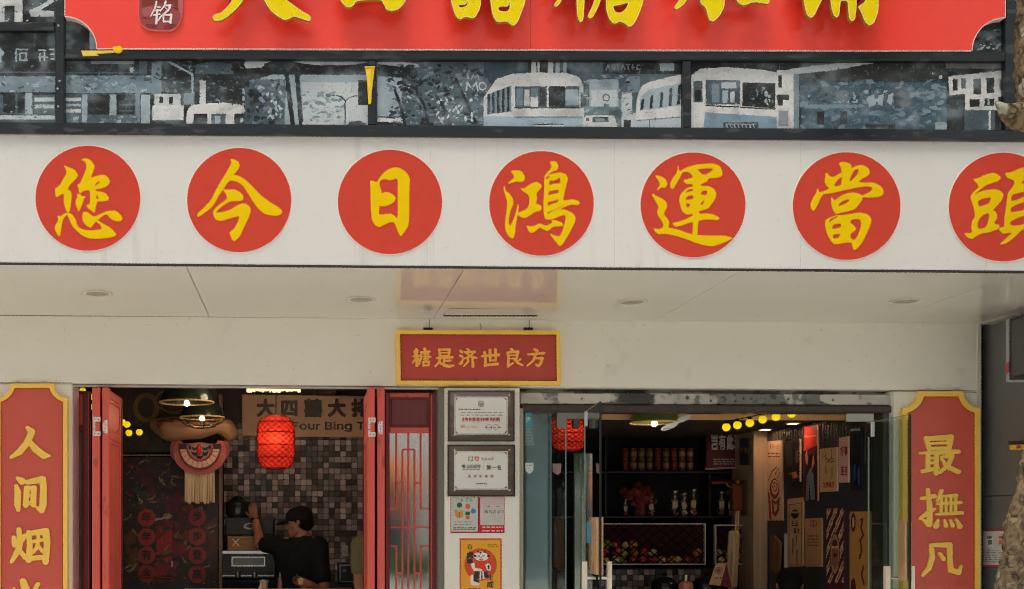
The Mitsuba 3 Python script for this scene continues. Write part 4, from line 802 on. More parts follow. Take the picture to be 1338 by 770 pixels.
# ---------------------------------------------------------------- red roof sign
RS = thing('roof_sign', 'bright red shop sign with raised yellow characters above the black frame', 'sign')
so = R(85, -230, 1313.5, 66)
for cx, cy, rr in ((84.5, 63.5, 42), (1314, 67, 44), (84.5, -230, 42), (1314, -230, 44)):
    so = so.difference(Point(cx, cy).buffer(rr, quad_segs=16))
so = so.intersection(Polygon([(80, -300), (1330, -300), (1330, 66.6), (80, 63.2)]))
put(RS + '__board', solid(FASC, so, -0.03, 0.045), 'signred_mat')
put(RS + '__edge_strip', solid(FASC, so.buffer(0.7).difference(so.buffer(-0.1)).intersection(R(0, -400, 1400, 66.9)), -0.02, 0.047), 'vc_semi', color=C(232, 214, 206))
put(RS + '__panel_seam', solid(FASC, R(692.5, -228, 693.1, 64), 0.045, 0.0456), 'vc_semi', color=C(120, 26, 20))
LET = [('大', (276, 404), 270, 0, 4.779, [[(230, -20), (225, 5), (190, 50), (140, 95), (95, 125), (50, 130), (36, 108), (50, 92), (90, 85), (140, 35), (160, 0), (170, -20)], [(355, -20), (365, 10), (400, 65), (450, 105), (490, 125), (510, 118), (545, 100), (600, 118), (640, 132), (651, 115), (640, 97), (590, 70), (530, 25), (495, 0), (480, -20)]], []),
       ('四', (436, 534), 270, 0, 4.779, [[(830, -20), (840, 8), (870, 42), (895, 45), (920, 30), (930, 8), (1000, -3), (1090, -3), (1105, 20), (1125, 60), (1160, 68), (1200, 55), (1225, 30), (1245, 0), (1245, -20)]], []),
       ('囍', (582, 690), 550, 0, 4.46, [[(175, -20), (180, 20), (200, 85), (225, 115), (260, 95), (310, 108), (340, 60), (350, 15), (340, -20)], [(405, -20), (408, 20), (420, 90), (445, 130), (500, 122), (540, 152), (565, 125), (590, 60), (608, 10), (605, -20)]], [[(215, 38), (222, 28), (262, 28), (272, 2), (274, 12), (270, 35), (235, 48)], [(448, 45), (470, 35), (508, 38), (518, 0), (520, 50), (500, 72), (455, 65)]]),
       ('糖', (716, 842), 550, 0, 4.46, [[(830, -20), (810, 20), (788, 40), (776, 28), (800, -5), (805, -20)], [(908, -20), (912, 80), (925, 130), (945, 120), (950, 40), (952, -20)], [(1020, -20), (1000, 40), (972, 92), (985, 108), (1005, 95), (1035, 35), (1055, -20)], [(1080, -20), (1082, 60), (1100, 115), (1130, 140), (1160, 122), (1190, 135), (1215, 158), (1245, 135), (1275, 70), (1298, 0), (1298, -20)]], [[(1116, 35), (1160, 28), (1214, 13), (1195, 55), (1160, 80), (1130, 70)]]),
       ('水', (878, 1008), 850, 0, 4.46, [[(215, -20), (205, 15), (155, 55), (138, 45), (170, 0), (180, -20)], [(300, -20), (290, 15), (325, 45), (335, 85), (345, 118), (368, 125), (400, 95), (430, 40), (432, -20)], [(495, -20), (510, 15), (545, 32), (600, 10), (660, 18), (690, 22), (697, -20)]], []),
       ('铺', (1030, 1150), 850, 0, 4.46, [[(893, -20), (900, 35), (915, 90), (940, 105), (960, 80), (980, 35), (1010, -20)], [(1050, -20), (1055, 40), (1070, 90), (1088, 103), (1100, 85), (1105, 15), (1115, 3), (1150, 3), (1155, 60), (1160, 110), (1178, 125), (1192, 110), (1200, 40), (1200, -20)], [(1260, -20), (1250, 15), (1210, 40), (1230, 70), (1250, 125), (1280, 150), (1305, 130), (1328, 60), (1328, -20)]], [])]
for ch, (x0, x1), ox, oy, s, outs, hol in LET:
    low = traced(outs, hol, ox, oy, s, 1)
    up = lettering(ch, x0 - 8, -128, 1, bold=0.035, slope=0.06)
    up = affinity.affine_transform(glyph(ch).buffer(0.03), [x1 - x0 + 10, 0, 0, 150, x0 - 5, -135]).intersection(R(x0 - 20, -200, x1 + 20, -3.5))
    g = low.union(up).buffer(0.3).buffer(-0.3)
    k = put(RS + '__character', solid(FASC, g.buffer(0.35), 0.125, 0.15), 'vc_semi', color=C(170, 124, 30))
    put(k + '__face', solid(FASC, g.buffer(-0.7), 0.15, 0.154), 'vc_matte', color=(0.86, 0.67, 0.012))
    for p_ in polys(low):
        q_ = p_.representative_point()
        put(k + '__standoff', tube([P(q_.x, q_.y - 2, YF) + [0, -0.045, 0], P(q_.x, q_.y - 2, YF) + [0, -0.126, 0]], 0.006, 8), 'vc_metal', color=C(120, 120, 118))
    put(k + '__face_edge', solid(FASC, g.buffer(0.35).difference(g.buffer(-0.68)), 0.15, 0.1535), 'vc_matte', color=(0.84, 0.74, 0.26))
seal = Polygon(smooth_ring([(184, -60), (181, 5), (181, 22), (184, 32), (192, 38.5), (204, 40.3), (222, 40.8), (231, 36), (237, 26), (239, 10), (239, -60)], 1))
sk = put(RS + '__seal', solid(FASC, seal, 0.045, 0.062), 'vc_semi', color=C(206, 110, 96))
sa = [(seal.buffer(-0.6), C(146, 62, 62)), (Polygon([(184, -60), (238, -60), (232, 12), (226, 6), (216, 4), (205, 5), (192, 9), (186, 10)]), C(120, 38, 16)), (Polygon([(232, -20), (238, -20), (238.4, 8), (236, 24), (233, 12)]), C(172, 92, 98))]
sa += [(Polygon(smooth_ring(p)), c) for p, c in (([(184, 23), (190, 22.5), (192, 24.5), (197, 24), (199, 25), (190, 25.6)], C(96, 30, 32)), ([(189, 31), (200, 32), (207, 36), (200, 38.5), (192, 36)], C(112, 34, 34)), ([(214, 34), (226, 31), (232, 33), (224, 39), (214, 39)], C(122, 36, 34)), ([(224, 9), (232, 10), (234, 15), (228, 12)], C(104, 24, 26)), ([(184, 12), (198, 8), (202, 18), (188, 22)], C(162, 84, 86)), ([(222, 13), (236, 16), (236, 25), (226, 22)], C(152, 60, 66)))]
artwork(FASC, sa, 0.0626, sk + '__marking')
MING = [[(530, 40, 18), (500, 175, 16), (415, 325, 11)], [(545, 140, 14), (600, 150, 14)], [(520, 212, 14), (625, 205, 14)], [(470, 305, 14), (600, 285, 14)], [(548, 200, 18), (525, 470, 24)], [(530, 455, 16), (612, 352, 10)], [(715, 30, 20), (690, 120, 16), (606, 225, 12)], [(722, 112, 14), (805, 110, 24), (778, 195, 18), (662, 300, 14), (590, 352, 9)], [(710, 160, 8), (740, 185, 10)],
        [(668, 318, 14), (672, 440, 16)], [(690, 305, 12), (828, 300, 22), (812, 460, 22)], [(680, 436, 13), (800, 436, 15)]]
gm = brush(MING, 170, 0, 15.4)
put(sk + '__character', solid(FASC, gm, 0.0632, 0.0672), 'vc_gloss', color=WHITE)

# torn yellow ribbons left on the frame
y_ = C(236, 196, 40)
rb = thing('torn_ribbon', 'crumpled yellow ribbon scrap tied along the upper black rail', 'ribbon')
put(rb + '__strip', solid(FASC, Polygon([(106, 66.5), (120, 66.5), (148, 65.8), (150, 68.5), (126, 70.4), (129, 72.8), (108, 73), (107, 70)]), 0.034, 0.042), 'vc_cloth', color=C(230, 200, 96))
put(rb + '__knot', soften(m3.Manifold.batch_hull([sphere(P(x, y, YF) + [0, -0.044, 0], rr / 250) for x, y, rr in ((150, 68, 1.5), (158, 66.5, 1.8), (161, 70, 1.8), (158, 73.5, 1.4), (153, 73, 1.2))]), 0.008, 3), 'vc_cloth', color=y_, smooth=True)
rb = thing('torn_ribbon', 'pointed yellow ribbon end hanging down a black post', 'ribbon')
rp = [(477, 87), (489.8, 87), (488.5, 98), (486, 118), (484.8, 136), (481.4, 136), (480, 112), (478.6, 98)]
put(rb + '__strip', solid(FASC, Polygon(rp), 0.03, 0.036), 'vc_cloth', color=y_)
put(rb + '__fold', slab(FASC, [(478.5, 90), (485, 90), (484, 118), (483, 128), (481.5, 118)], 0.036, 0.040, 0.002), 'vc_cloth', color=C(240, 208, 74))
put(rb + '__hem', slab(FASC, [(476.6, 86.5), (490.2, 86.5), (490, 88.6), (476.9, 88.6)], 0.03, 0.041, 0.002), 'vc_cloth', color=C(226, 190, 70))

# ---------------------------------------------------------------- plaques
REN = [[(120, 65, 6), (139, 82, 9), (118, 130, 9), (85, 170, 9), (48, 193, 4)], [(128, 125, 7), (155, 158, 10), (190, 185, 10), (218, 187, 3)]]
JIAN = [[(76, 284, 5), (95, 298, 10)], [(70, 320, 6), (78, 345, 9), (76, 400, 9), (80, 425, 5)], [(120, 302, 7), (185, 290, 10), (190, 330, 9), (188, 400, 10), (182, 424, 8)], [(182, 426, 8), (160, 412, 4)], [(117, 328, 8), (112, 402, 8)], [(118, 330, 6), (148, 328, 8), (145, 400, 8)], [(118, 362, 5), (145, 360, 5)], [(112, 395, 6), (145, 392, 6)]]
YAN = [[(60, 545, 6), (64, 576, 8)], [(108, 536, 6), (96, 562, 5)], [(82, 510, 7), (88, 560, 9), (80, 600, 9), (50, 650, 5)], [(85, 600, 6), (110, 632, 7)], [(125, 522, 7), (130, 580, 8), (125, 642, 9)], [(130, 526, 7), (200, 518, 10), (206, 570, 9), (199, 650, 9)], [(126, 636, 7), (200, 630, 7)], [(145, 562, 5), (185, 555, 5)], [(167, 540, 5), (162, 585, 6), (143, 612, 4)], [(165, 580, 5), (186, 606, 5)]]
HUO = [[(100, 736, 9), (112, 770, 11), (106, 832, 11), (60, 895, 5)], [(110, 832, 9), (150, 886, 9), (178, 893, 3)], [(60, 770, 5), (70, 795, 8)], [(166, 748, 6), (140, 790, 6)]]
ZUI = [[(113, 48, 9), (127, 100, 8)], [(113, 50, 8), (230, 43, 11), (222, 100, 8)], [(130, 73, 5), (218, 69, 5)], [(126, 97, 6), (220, 94, 6)], [(85, 119, 5), (170, 116, 8), (266, 112, 8)], [(121, 125, 8), (119, 192, 8)], [(120, 144, 5), (165, 141, 5)], [(120, 167, 5), (165, 164, 5)], [(94, 206, 7), (130, 198, 8), (170, 190, 6)], [(162, 125, 8), (160, 216, 8)], [(185, 137, 5), (235, 132, 9), (220, 172, 8), (178, 212, 6)], [(186, 147, 5), (210, 182, 8), (268, 209, 8)]]
FU = [[(120, 295, 7), (129, 380, 10), (126, 460, 11), (98, 440, 5)], [(90, 336, 6), (152, 325, 8)], [(84, 432, 6), (120, 406, 9), (155, 385, 4)], [(186, 300, 7), (165, 347, 5)], [(180, 327, 5), (256, 322, 7)], [(165, 362, 5), (278, 356, 6)], [(163, 412, 5), (283, 405, 7)], [(185, 340, 6), (183, 410, 6)], [(207, 340, 5), (207, 410, 5)], [(230, 338, 5), (230, 410, 5)], [(253, 336, 6), (252, 408, 6)], [(168, 440, 5), (160, 468, 10)], [(200, 440, 4), (207, 466, 8)], [(228, 440, 4), (238, 466, 8)], [(256, 438, 5), (274, 470, 9)]]
FAN = [[(136, 560, 7), (141, 620, 10), (126, 670, 9), (95, 706, 5)], [(140, 560, 7), (225, 559, 10), (225, 620, 9), (231, 680, 10), (268, 692, 9), (281, 660, 4)], [(178, 602, 6), (196, 626, 8)]]


def plaque(name, x0, y0, x1, y1, rr, bw, sunk, label, chars, z):
    k = thing(name, label, 'plaque')
    o = R(x0, y0, x1, y1)
    for cx, cy in ((x0, y0), (x1, y0), (x0, y1), (x1, y1)):
        o = o.difference(Point(cx, cy).buffer(rr, quad_segs=10))
    i = o.buffer(-bw, join_style=2, mitre_limit=2)
    put(k + '__panel', solid(WALL, o.buffer(-0.5), 0.004, z * 0.55), 'plaque_mat')
    put(k + '__frame', solid(WALL, o.difference(i), 0.004, z), 'gold_mat')
    put(k + '__frame_bead', solid(WALL, i.buffer(1.0, join_style=2).difference(i.buffer(-1.2, join_style=2)), 0.004, z * 0.78), 'vc_semi', color=C(168, 92, 34))
    for g in chars:
        put(k + '__character', solid(WALL, g, z * 0.55, z * 0.55 + 0.012), 'gold_mat')
        put(k + '__character_backing', solid(WALL, g.buffer(0.4), z * 0.55, z * 0.55 + 0.004), 'vc_semi', color=C(150, 66, 34))
    for px in (x0 + (x1 - x0) * 0.31, x0 + (x1 - x0) * 0.69):
        c = P(px, y0 - 0.5, YW)
        put(k + '__eyelet', trimesh.creation.torus(0.012, 0.004, major_sections=14, minor_sections=6, transform=trimesh.transformations.rotation_matrix(math.pi / 2, (1, 0, 0))).apply_translation(c + [0, -0.012, 0.0]), 'vc_metal', color=C(200, 200, 195), smooth=True)
    return k


plaque('hanging_plaque', -5, 501.5, 88, 915, 18.5, 5.5, 0, 'tall notched red plaque with gold rim left of the folding doors', [brush(s, 0, 540, 3.346, 1.6) for s in (REN, JIAN, YAN, HUO)], 0.04)
plaque('hanging_plaque', 1179.5, 511.5, 1281, 925, 22, 6.5, 0, 'tall notched red plaque with gold rim right of the glass doors', [brush(s, 1180, 560, 3.67, 1.38) for s in (ZUI, FU, FAN)], 0.04)
TANG = [[(150, 120, 14), (165, 160, 20)], [(215, 110, 14), (200, 150, 14)], [(135, 215, 14), (235, 205, 16)], [(185, 85, 18), (190, 230, 22), (200, 370, 22)], [(170, 250, 14), (125, 325, 12)], [(215, 250, 16), (240, 290, 10)], [(330, 80, 20), (345, 105, 18)], [(270, 140, 15), (420, 130, 17)], [(275, 140, 15), (265, 260, 16), (240, 350, 11)], [(312, 175, 10), (398, 168, 11), (394, 258, 11)], [(285, 215, 10), (438, 219, 14)], [(310, 258, 10), (400, 255, 10)], [(347, 130, 14), (347, 300, 14)], [(310, 305, 15), (315, 380, 16)], [(310, 305, 13), (410, 305, 17), (400, 370, 16)], [(315, 372, 13), (395, 367, 14)]]
SHI = [[(585, 95, 18), (602, 205, 16)], [(585, 93, 14), (770, 95, 20), (756, 205, 16)], [(605, 150, 10), (750, 148, 10)], [(602, 205, 12), (755, 203, 12)], [(545, 240, 16), (820, 228, 18)], [(675, 240, 17), (670, 360, 17)], [(675, 290, 12), (785, 285, 17)], [(600, 260, 18), (590, 310, 18), (520, 385, 14)], [(600, 320, 16), (680, 370, 21), (760, 388, 22), (845, 370, 13)]]
JI = [[(955, 110, 16), (985, 135, 21)], [(950, 195, 14), (985, 215, 21)], [(945, 345, 14), (975, 330, 23), (1010, 250, 10)], [(1080, 85, 16), (1110, 110, 18)], [(1035, 140, 15), (1210, 130, 18)], [(1190, 145, 15), (1120, 215, 17), (1020, 255, 11)], [(1060, 150, 12), (1130, 212, 17), (1240, 240, 15)], [(1090, 255, 15), (1090, 310, 17), (1020, 385, 12)], [(1170, 250, 17), (1180, 390, 21)]]
SHI2 = [[(65, 210, 16), (360, 185, 20)], [(110, 140, 20), (130, 240, 19), (120, 375, 20)], [(205, 105, 21), (208, 290, 18)], [(300, 95, 21), (305, 280, 18)], [(205, 288, 13), (305, 278, 13)], [(120, 365, 18), (340, 345, 20)]]
LIANG = [[(575, 85, 18), (608, 108, 20)], [(515, 145, 17), (530, 250, 18), (525, 380, 21)], [(515, 140, 15), (695, 132, 20), (670, 255, 16)], [(540, 194, 10), (672, 190, 10)], [(540, 250, 11), (665, 248, 11)], [(525, 385, 19), (610, 330, 13)], [(640, 270, 15), (700, 332, 19), (775, 365, 13)], [(735, 265, 15), (690, 295, 12)]]
FANG = [[(985, 90, 17), (1030, 115, 22)], [(870, 180, 14), (1150, 155, 19)], [(1000, 190, 19), (960, 290, 17), (860, 375, 13)], [(1000, 245, 13), (1120, 245, 22), (1090, 340, 20), (1050, 385, 17), (1002, 345, 9)]]
k = thing('wide_plaque', 'wide red plaque with gold frame and six gold characters above the notice pillar', 'plaque')
fr4 = [(517.6, 431.6), (732, 432.2), (733, 503.2), (518.8, 502.6)]
fo = Polygon(fr4); fi = fo.buffer(-5, join_style=2)
put(k + '__panel', solid(WALL, fo.buffer(-1), 0.004, 0.036), 'plaque_c_mat')
put(k + '__frame', solid(WALL, fo.difference(fi), 0.004, 0.055), 'gold_mat')
put(k + '__frame_bead', solid(WALL, fi.buffer(0.2, join_style=2).difference(fi.buffer(-1.0, join_style=2)), 0.02, 0.046), 'vc_semi', color=C(122, 60, 30))
for s, ox in ((TANG, 530), (SHI, 530), (JI, 530), (SHI2, 625), (LIANG, 625), (FANG, 625)):
    put(k + '__character', solid(WALL, brush(s, ox, 450, 13.38, 1.22), 0.036, 0.044), 'vc_semi', color=(0.94, 0.46, 0.075))
for x in (559.5, 690.5):
    b_ = put(k + '__bracket', slab(WALL, rect(x - 6, 428.3, x + 6, 432), 0.002, 0.02, 0.001), 'vc_metal', color=C(84, 80, 74))
    put(b_ + '__hole', [lathe([(0, .002), (.006, .0015), (.006, 0), (0, 0)], P(x + d, 430, YW) + [0, -0.0202, 0], 8, axis=1) for d in (-3.5, 0, 3.5)], 'vc_matte', color=C(20, 20, 20))
    put(k + '__hanging_wire', tube([P(x + 1, 429, YW) + [0, -0.01, 0], P(x + 1.5, 416.5, YW) + [0, -0.006, 0]], 0.0016, 6), 'vc_matte', color=C(60, 58, 54))
put(k + '__hanging_wire', tube([P(627, 431, YW) + [0, -0.012, 0], P(628.5, 427, YW) + [0, -0.012, 0], P(626.8, 423.5, YW) + [0, -0.008, 0]], 0.002, 6), 'vc_matte', color=C(60, 58, 54))
# ---------------------------------------------------------------- folding doors of the left entrance
ZT = P(0, 506.5, 7.4)[2]


def leaf_edge_on(x0, x1, label, side):
    """A folded leaf standing square to the front, its edge towards the street; side is the face with panels that shows."""
    k = thing('folding_door_leaf', label, 'door', 'folding door leaves')
    X0, X1 = XB(x0, 7.4), XB(x1, 7.4)
    put(k + '__stile', rbox(X0, X1, 7.4, 7.455, FL + 0.02, ZT, 0.006), 'oldred_mat')
    put(k + '__stile', rbox(X0, X1, 7.9, 7.955, FL + 0.02, ZT - 0.01, 0.006), 'maroon_mat')
    xs = X1 if side > 0 else X0
    for z0, z1 in ((ZT - 0.065, ZT - 0.012), (ZT - 0.33, ZT - 0.27), (1.02, 1.09), (FL + 0.02, FL + 0.12)):
        put(k + '__rail', rbox(X0 + 0.002, X1 - 0.002, 7.455, 7.9, z0, z1, 0.004), 'oldred_mat')
    for z0, z1 in ((ZT - 0.27, ZT - 0.065), (1.09, ZT - 0.33), (FL + 0.12, 1.02)):
        put(k + '__panel', rbox(X0 + 0.012, X1 - 0.012, 7.455, 7.9, z0, z1, 0.001), 'oldred_mat')
        a, b = (X1 - 0.0125, X1 - 0.004) if side > 0 else (X0 + 0.004, X0 + 0.0125)
        put(k + '__moulding', [rbox(a, b, 7.456, 7.48, z0, z1, 0.003), rbox(a, b, 7.875, 7.899, z0, z1, 0.003), rbox(a, b, 7.48, 7.875, z1 - 0.024, z1 - 0.001, 0.003), rbox(a, b, 7.48, 7.875, z0 + 0.001, z0 + 0.024, 0.003)], 'oldred_mat')
    return k, X0, X1


def hinge(k, px, y0, y1, w, shape):
    pl = FR(7.4)
    g = R(px - w / 2, y0, px + w / 2, y1)
    if shape == 'open':
        g = g.difference(R(px - w / 2 + 2.6, y0 + 6.2, px + w / 2 + 1, y1 - 6.2))
    else:
        g = Polygon([(px - w / 2, y0 + 5), (px - w / 2 + 2, y0 + 1), (px + w / 2, y0), (px + w / 2, y1), (px - w / 2 + 2, y1 - 1), (px - w / 2, y1 - 5)])
    hk = put(k + '__hinge', solid(pl, g, 0.0005, 0.004), 'vc_semi', color=C(214, 206, 200))
    for yy in np.linspace(y0 + 3, y1 - 3, 4):
        for xx in ((px - w / 4, px + w / 4) if shape == 'open' and abs(yy - (y0 + y1) / 2) > 7 else (px + (0 if shape != 'open' else -w / 2 + 1.3),)):
            put(hk + '__screw', lathe([(0, .0015), (.0035, .001), (.004, 0), (0, 0)], P(xx, yy, 7.4) + [0, -0.0041, 0], 8, axis=1), 'vc_metal', color=C(90, 84, 80))


k, a, b = leaf_edge_on(120, 130.4, 'red folded door leaf with a square hinge plate, left end of the left entrance', 1)
hinge(k, 126.5, 545, 570, 9.5, 'open')
k, a, b = leaf_edge_on(133.2, 142.6, 'red folded door leaf with panelled side showing, left side of the left entrance', 1)
hinge(k, 137.4, 549, 567, 6, 'butterfly')
k, a, b = leaf_edge_on(480, 490, 'red folded door leaf with a square hinge plate beside the red lantern side', -1)
hinge(k, 486, 546, 571, 9.5, 'open')
k, a, b = leaf_edge_on(493, 503, 'red folded door leaf next to the lattice leaf', -1)
hinge(k, 497, 550, 568, 6, 'butterfly')


def mirrored_pane(key, x0, x1, y, z0, z1):
    return put(key, rbox(x0, x1, y, y + 0.006, z0, z1, 0.001), 'mirror_mat')


# maroon leaf at the far left
k = thing('glazed_door_leaf', 'dark maroon glazed door leaf half hidden behind the left pier', 'door')
YL = 7.74
x0, x1 = XB(80, YL), XB(118, YL)
zt = P(0, 511, YL)[2]
put(k + '__stile', rbox(XB(108, YL), XB(117.5, YL), YL, YL + 0.045, FL + .02, zt, 0.005), 'maroon_mat')
put(k + '__stile', rbox(x0, XB(96.5, YL), YL, YL + 0.045, FL + .02, zt, 0.005), 'maroon_mat')
for y0, y1 in ((511, 515), (556, 563)):
    put(k + '__rail', rbox(XB(96.5, YL), XB(108, YL), YL + 0.003, YL + 0.043, P(0, y1, YL)[2], P(0, y0, YL)[2], 0.004), 'maroon_mat')
put(k + '__panel', rbox(XB(96.5, YL), XB(108, YL), YL + 0.016, YL + 0.03, P(0, 556, YL)[2], P(0, 515, YL)[2], 0.002), 'oldred_mat')
put(k + '__moulding', rbox(XB(115, YL), XB(116.2, YL), YL - 0.006, YL, FL + .05, zt - 0.02, 0.002), 'oldred_mat')
mirrored_pane(k + '__pane', XB(96.5, YL), XB(108, YL), YL + 0.02, FL + .1, P(0, 563, YL)[2])
put(k + '__glazing_bar', [rbox(XB(96.5, YL), XB(99, YL), YL + 0.006, YL + 0.02, FL + .1, P(0, 563, YL)[2], 0.002), rbox(XB(106, YL), XB(108, YL), YL + 0.006, YL + 0.02, FL + .1, P(0, 563, YL)[2], 0.002)] + [rbox(XB(99, YL), XB(106, YL), YL + 0.006, YL + 0.02, P(0, y + 1.6, YL)[2], P(0, y, YL)[2], 0.002) for y in (660, 686, 709, 735)], 'maroon_mat')

# lattice leaf
k = thing('lattice_door_leaf', 'maroon door leaf with lattice bars over reflecting glass beside the notice pillar', 'door')
YL = 7.60
pl = FR(YL)
zr = lambda y: P(0, y, YL)[2]
put(k + '__stile', slab(pl, rect(503.4, 513.5, 509, 1000), -0.045, 0.0, 0.006), 'maroon_mat')
put(k + '__stile', slab(pl, rect(561, 513.5, 572.5, 1000), -0.045, 0.0, 0.006), 'maroon_mat')
put(k + '__stile_bead', slab(pl, rect(563, 516, 565, 1000), 0.0, 0.008, 0.003), 'oldred_mat')
for y0, y1 in ((513.5, 519), (558.5, 566), (985, 1000)):
    put(k + '__rail', slab(pl, rect(509, y0, 561, y1), -0.043, -0.002, 0.005), 'oldred_mat')
pk = put(k + '__panel', slab(pl, rect(509, 519, 561, 558.5), -0.03, -0.018, 0.002), 'maroon_mat')
put(pk + '__raised_field', slab(pl, rect(511.5, 521.5, 558.5, 556), -0.018, -0.008, 0.009), 'maroon_mat')
put(k + '__pane', slab(pl, rect(509, 566, 561, 985), -0.034, -0.028, 0.001), 'wavy_mirror')
bz = lambda zx: 470 + zx / 2.852
by = lambda zy: 500 + zy / 2.852
bars = [(137, 190, 137, 470), (160, 250, 160, 1000), (182, 190, 182, 1000), (205, 250, 205, 1000), (228, 190, 228, 470), (160, 250, 205, 250), (112, 470, 137, 470), (228, 470, 256, 470), (137, 375, 160, 375), (205, 375, 228, 375), (112, 540, 256, 540), (112, 610, 137, 610), (228, 610, 256, 610), (137, 610, 137, 1000), (228, 610, 228, 1000), (137, 712, 160, 712), (205, 712, 228, 712)]
for i, (ax, ay, bx_, by_) in enumerate(bars):
    w = 1.1
    q4 = rect(bz(ax) - w, by(ay) - (w if ay == by_ else 0), bz(bx_) + w, by(by_) + (w if ay == by_ else 0)) if ax == bx_ else rect(bz(ax), by(ay) - w, bz(bx_), by(by_) + w)
    put(k + '__lattice_bar', slab(pl, q4, -0.026, (-0.008 if ax == bx_ else -0.010), 0.003), 'oldred_mat')

# ---------------------------------------------------------------- notices on the pillar
PN = FR(7.47)


def certificate(x0, y0, x1, y1, label):
    k = thing('framed_certificate', label, 'certificate', 'certificates on the notice pillar')
    put(k + '__backboard', slab(PN, rect(x0, y0, x1, y1), 0.001, 0.02, 0.004), 'walnut_mat')
    o = Polygon(rect(x0, y0, x1, y1))
    put(k + '__frame', solid(PN, o.difference(o.buffer(-1.6, join_style=2)), 0.018, 0.024), 'vc_gloss', color=C(48, 36, 30))
    p0 = (x0 + 8.2, y0 + 8.2, x1 - 9.2, y1 - 9)
    put(k + '__paper', slab(PN, rect(*p0), 0.02, 0.0215, 0.0002), 'vc_print', color=C(228, 226, 218))
    put(k + '__cover_pane', solid(PN, R(x0 + 3, y0 + 2.5, x1 - 5.5, y1 - 5), 0.0365, 0.0367), 'pane_mat')
    for sx, sy in ((x0 + 8, y0 + 7), (x1 - 8.5, y0 + 7), (x0 + 8, y1 - 8), (x1 - 8.5, y1 - 8)):
        put(k + '__stud', lathe([(0, .006), (.005, .005), (.0065, .002), (.0065, -.018), (0, -.018)], P(sx, sy, 7.47) + [0, -0.037, 0], 12, axis=1), 'vc_metal', color=C(225, 222, 214), smooth=40)
    a, b, c, d = p0
    rim = [(Polygon(rect(a + 1.2, b + 1.2, c - 1.2, d - 1.2)).exterior.buffer(0.25), C(150, 130, 120))]
    for tx, ty, ux, uy in ((a, b, 1, 1), (c, b, -1, 1), (a, d, 1, -1), (c, d, -1, -1)):
        rim.append((Polygon([(tx + 1.8 * ux, ty + 1.8 * uy), (tx + 5 * ux, ty + 1.8 * uy), (tx + 1.8 * ux, ty + 5 * uy)]), C(110, 50, 52)))
    return k, rim


INK = C(44, 42, 42)
k, L = certificate(585.5, 510.5, 672.5, 577, 'walnut framed certificate with a round seal, upper of the pillar pair')
L += [(Point(628.6, 528).buffer(4.2).difference(Point(628.6, 528).buffer(3.2)), INK), (Point(628.6, 528.4).buffer(2.4), C(120, 118, 112)), (lines(599, 534.6, 628, 534.6, 1, 8, 1.3, 1), INK), (lines(602, 538.8, 658, 542.4, 2, 9, 0.9, 2), C(96, 94, 90)), (lettering('第一名生意红', 604, 545.6, 5.2, 8.6, bold=0.02) if False else lines(604, 546, 655, 546, 1, 11, 4.2, 3), C(170, 70, 66)), (R(603, 551.4, 656, 551.9), C(170, 70, 66)),
      (R(602, 555.4, 607.5, 559.6), C(214, 160, 130)), (lines(609, 557, 625, 559, 2, 4, 0.7, 4), C(190, 150, 130)), (Point(639, 558.6).buffer(3.9).difference(Point(639, 558.6).buffer(3.3)), C(120, 90, 96)), (Point(648, 558.6).buffer(3.9).difference(Point(648, 558.6).buffer(3.3)), C(120, 90, 96)), (lines(633, 558.2, 656, 558.2, 1, 5, 1.0, 5), INK)]
artwork(PN, L, 0.0219, k + '__printing')
k, L = certificate(585, 581.5, 673, 649, 'walnut framed certificate with five red stars, lower of the pillar pair')
star = lambda cx, cy, s: Polygon([(cx + s * (1 if i % 2 == 0 else 0.42) * math.sin(i * math.pi / 5), cy - s * (1 if i % 2 == 0 else 0.42) * math.cos(i * math.pi / 5)) for i in range(10)])
L += [(R(612, 596.8, 618, 602.8).difference(R(613, 598, 617, 602)), C(60, 110, 84)), (R(620, 596.8, 626, 602.8), C(206, 92, 60)), (LineString([(621, 602), (623, 598.6), (625, 602)]).buffer(0.5), WHITE), (lettering('大众点评', 628, 598, 4.3, 4.4, bold=0.02), INK), (lettering('青山区面包', 603, 607.2, 5.2, 5.0, bold=0.035), INK), (lines(604, 613.4, 627, 613.4, 1, 6, 1.2, 6), INK), (R(631.4, 606, 631.8, 614), C(150, 148, 140)), (lettering('第一名', 635, 608, 7.0, 6.9, bold=0.035), INK), (lines(622, 631.6, 636, 631.6, 1, 5, 1.6, 7), INK)]
L += [(star(613.5 + i * 7.3, 622.6, 2.9), C(160, 52, 60)) for i in range(5)]
artwork(PN, L, 0.0219, k + '__printing')

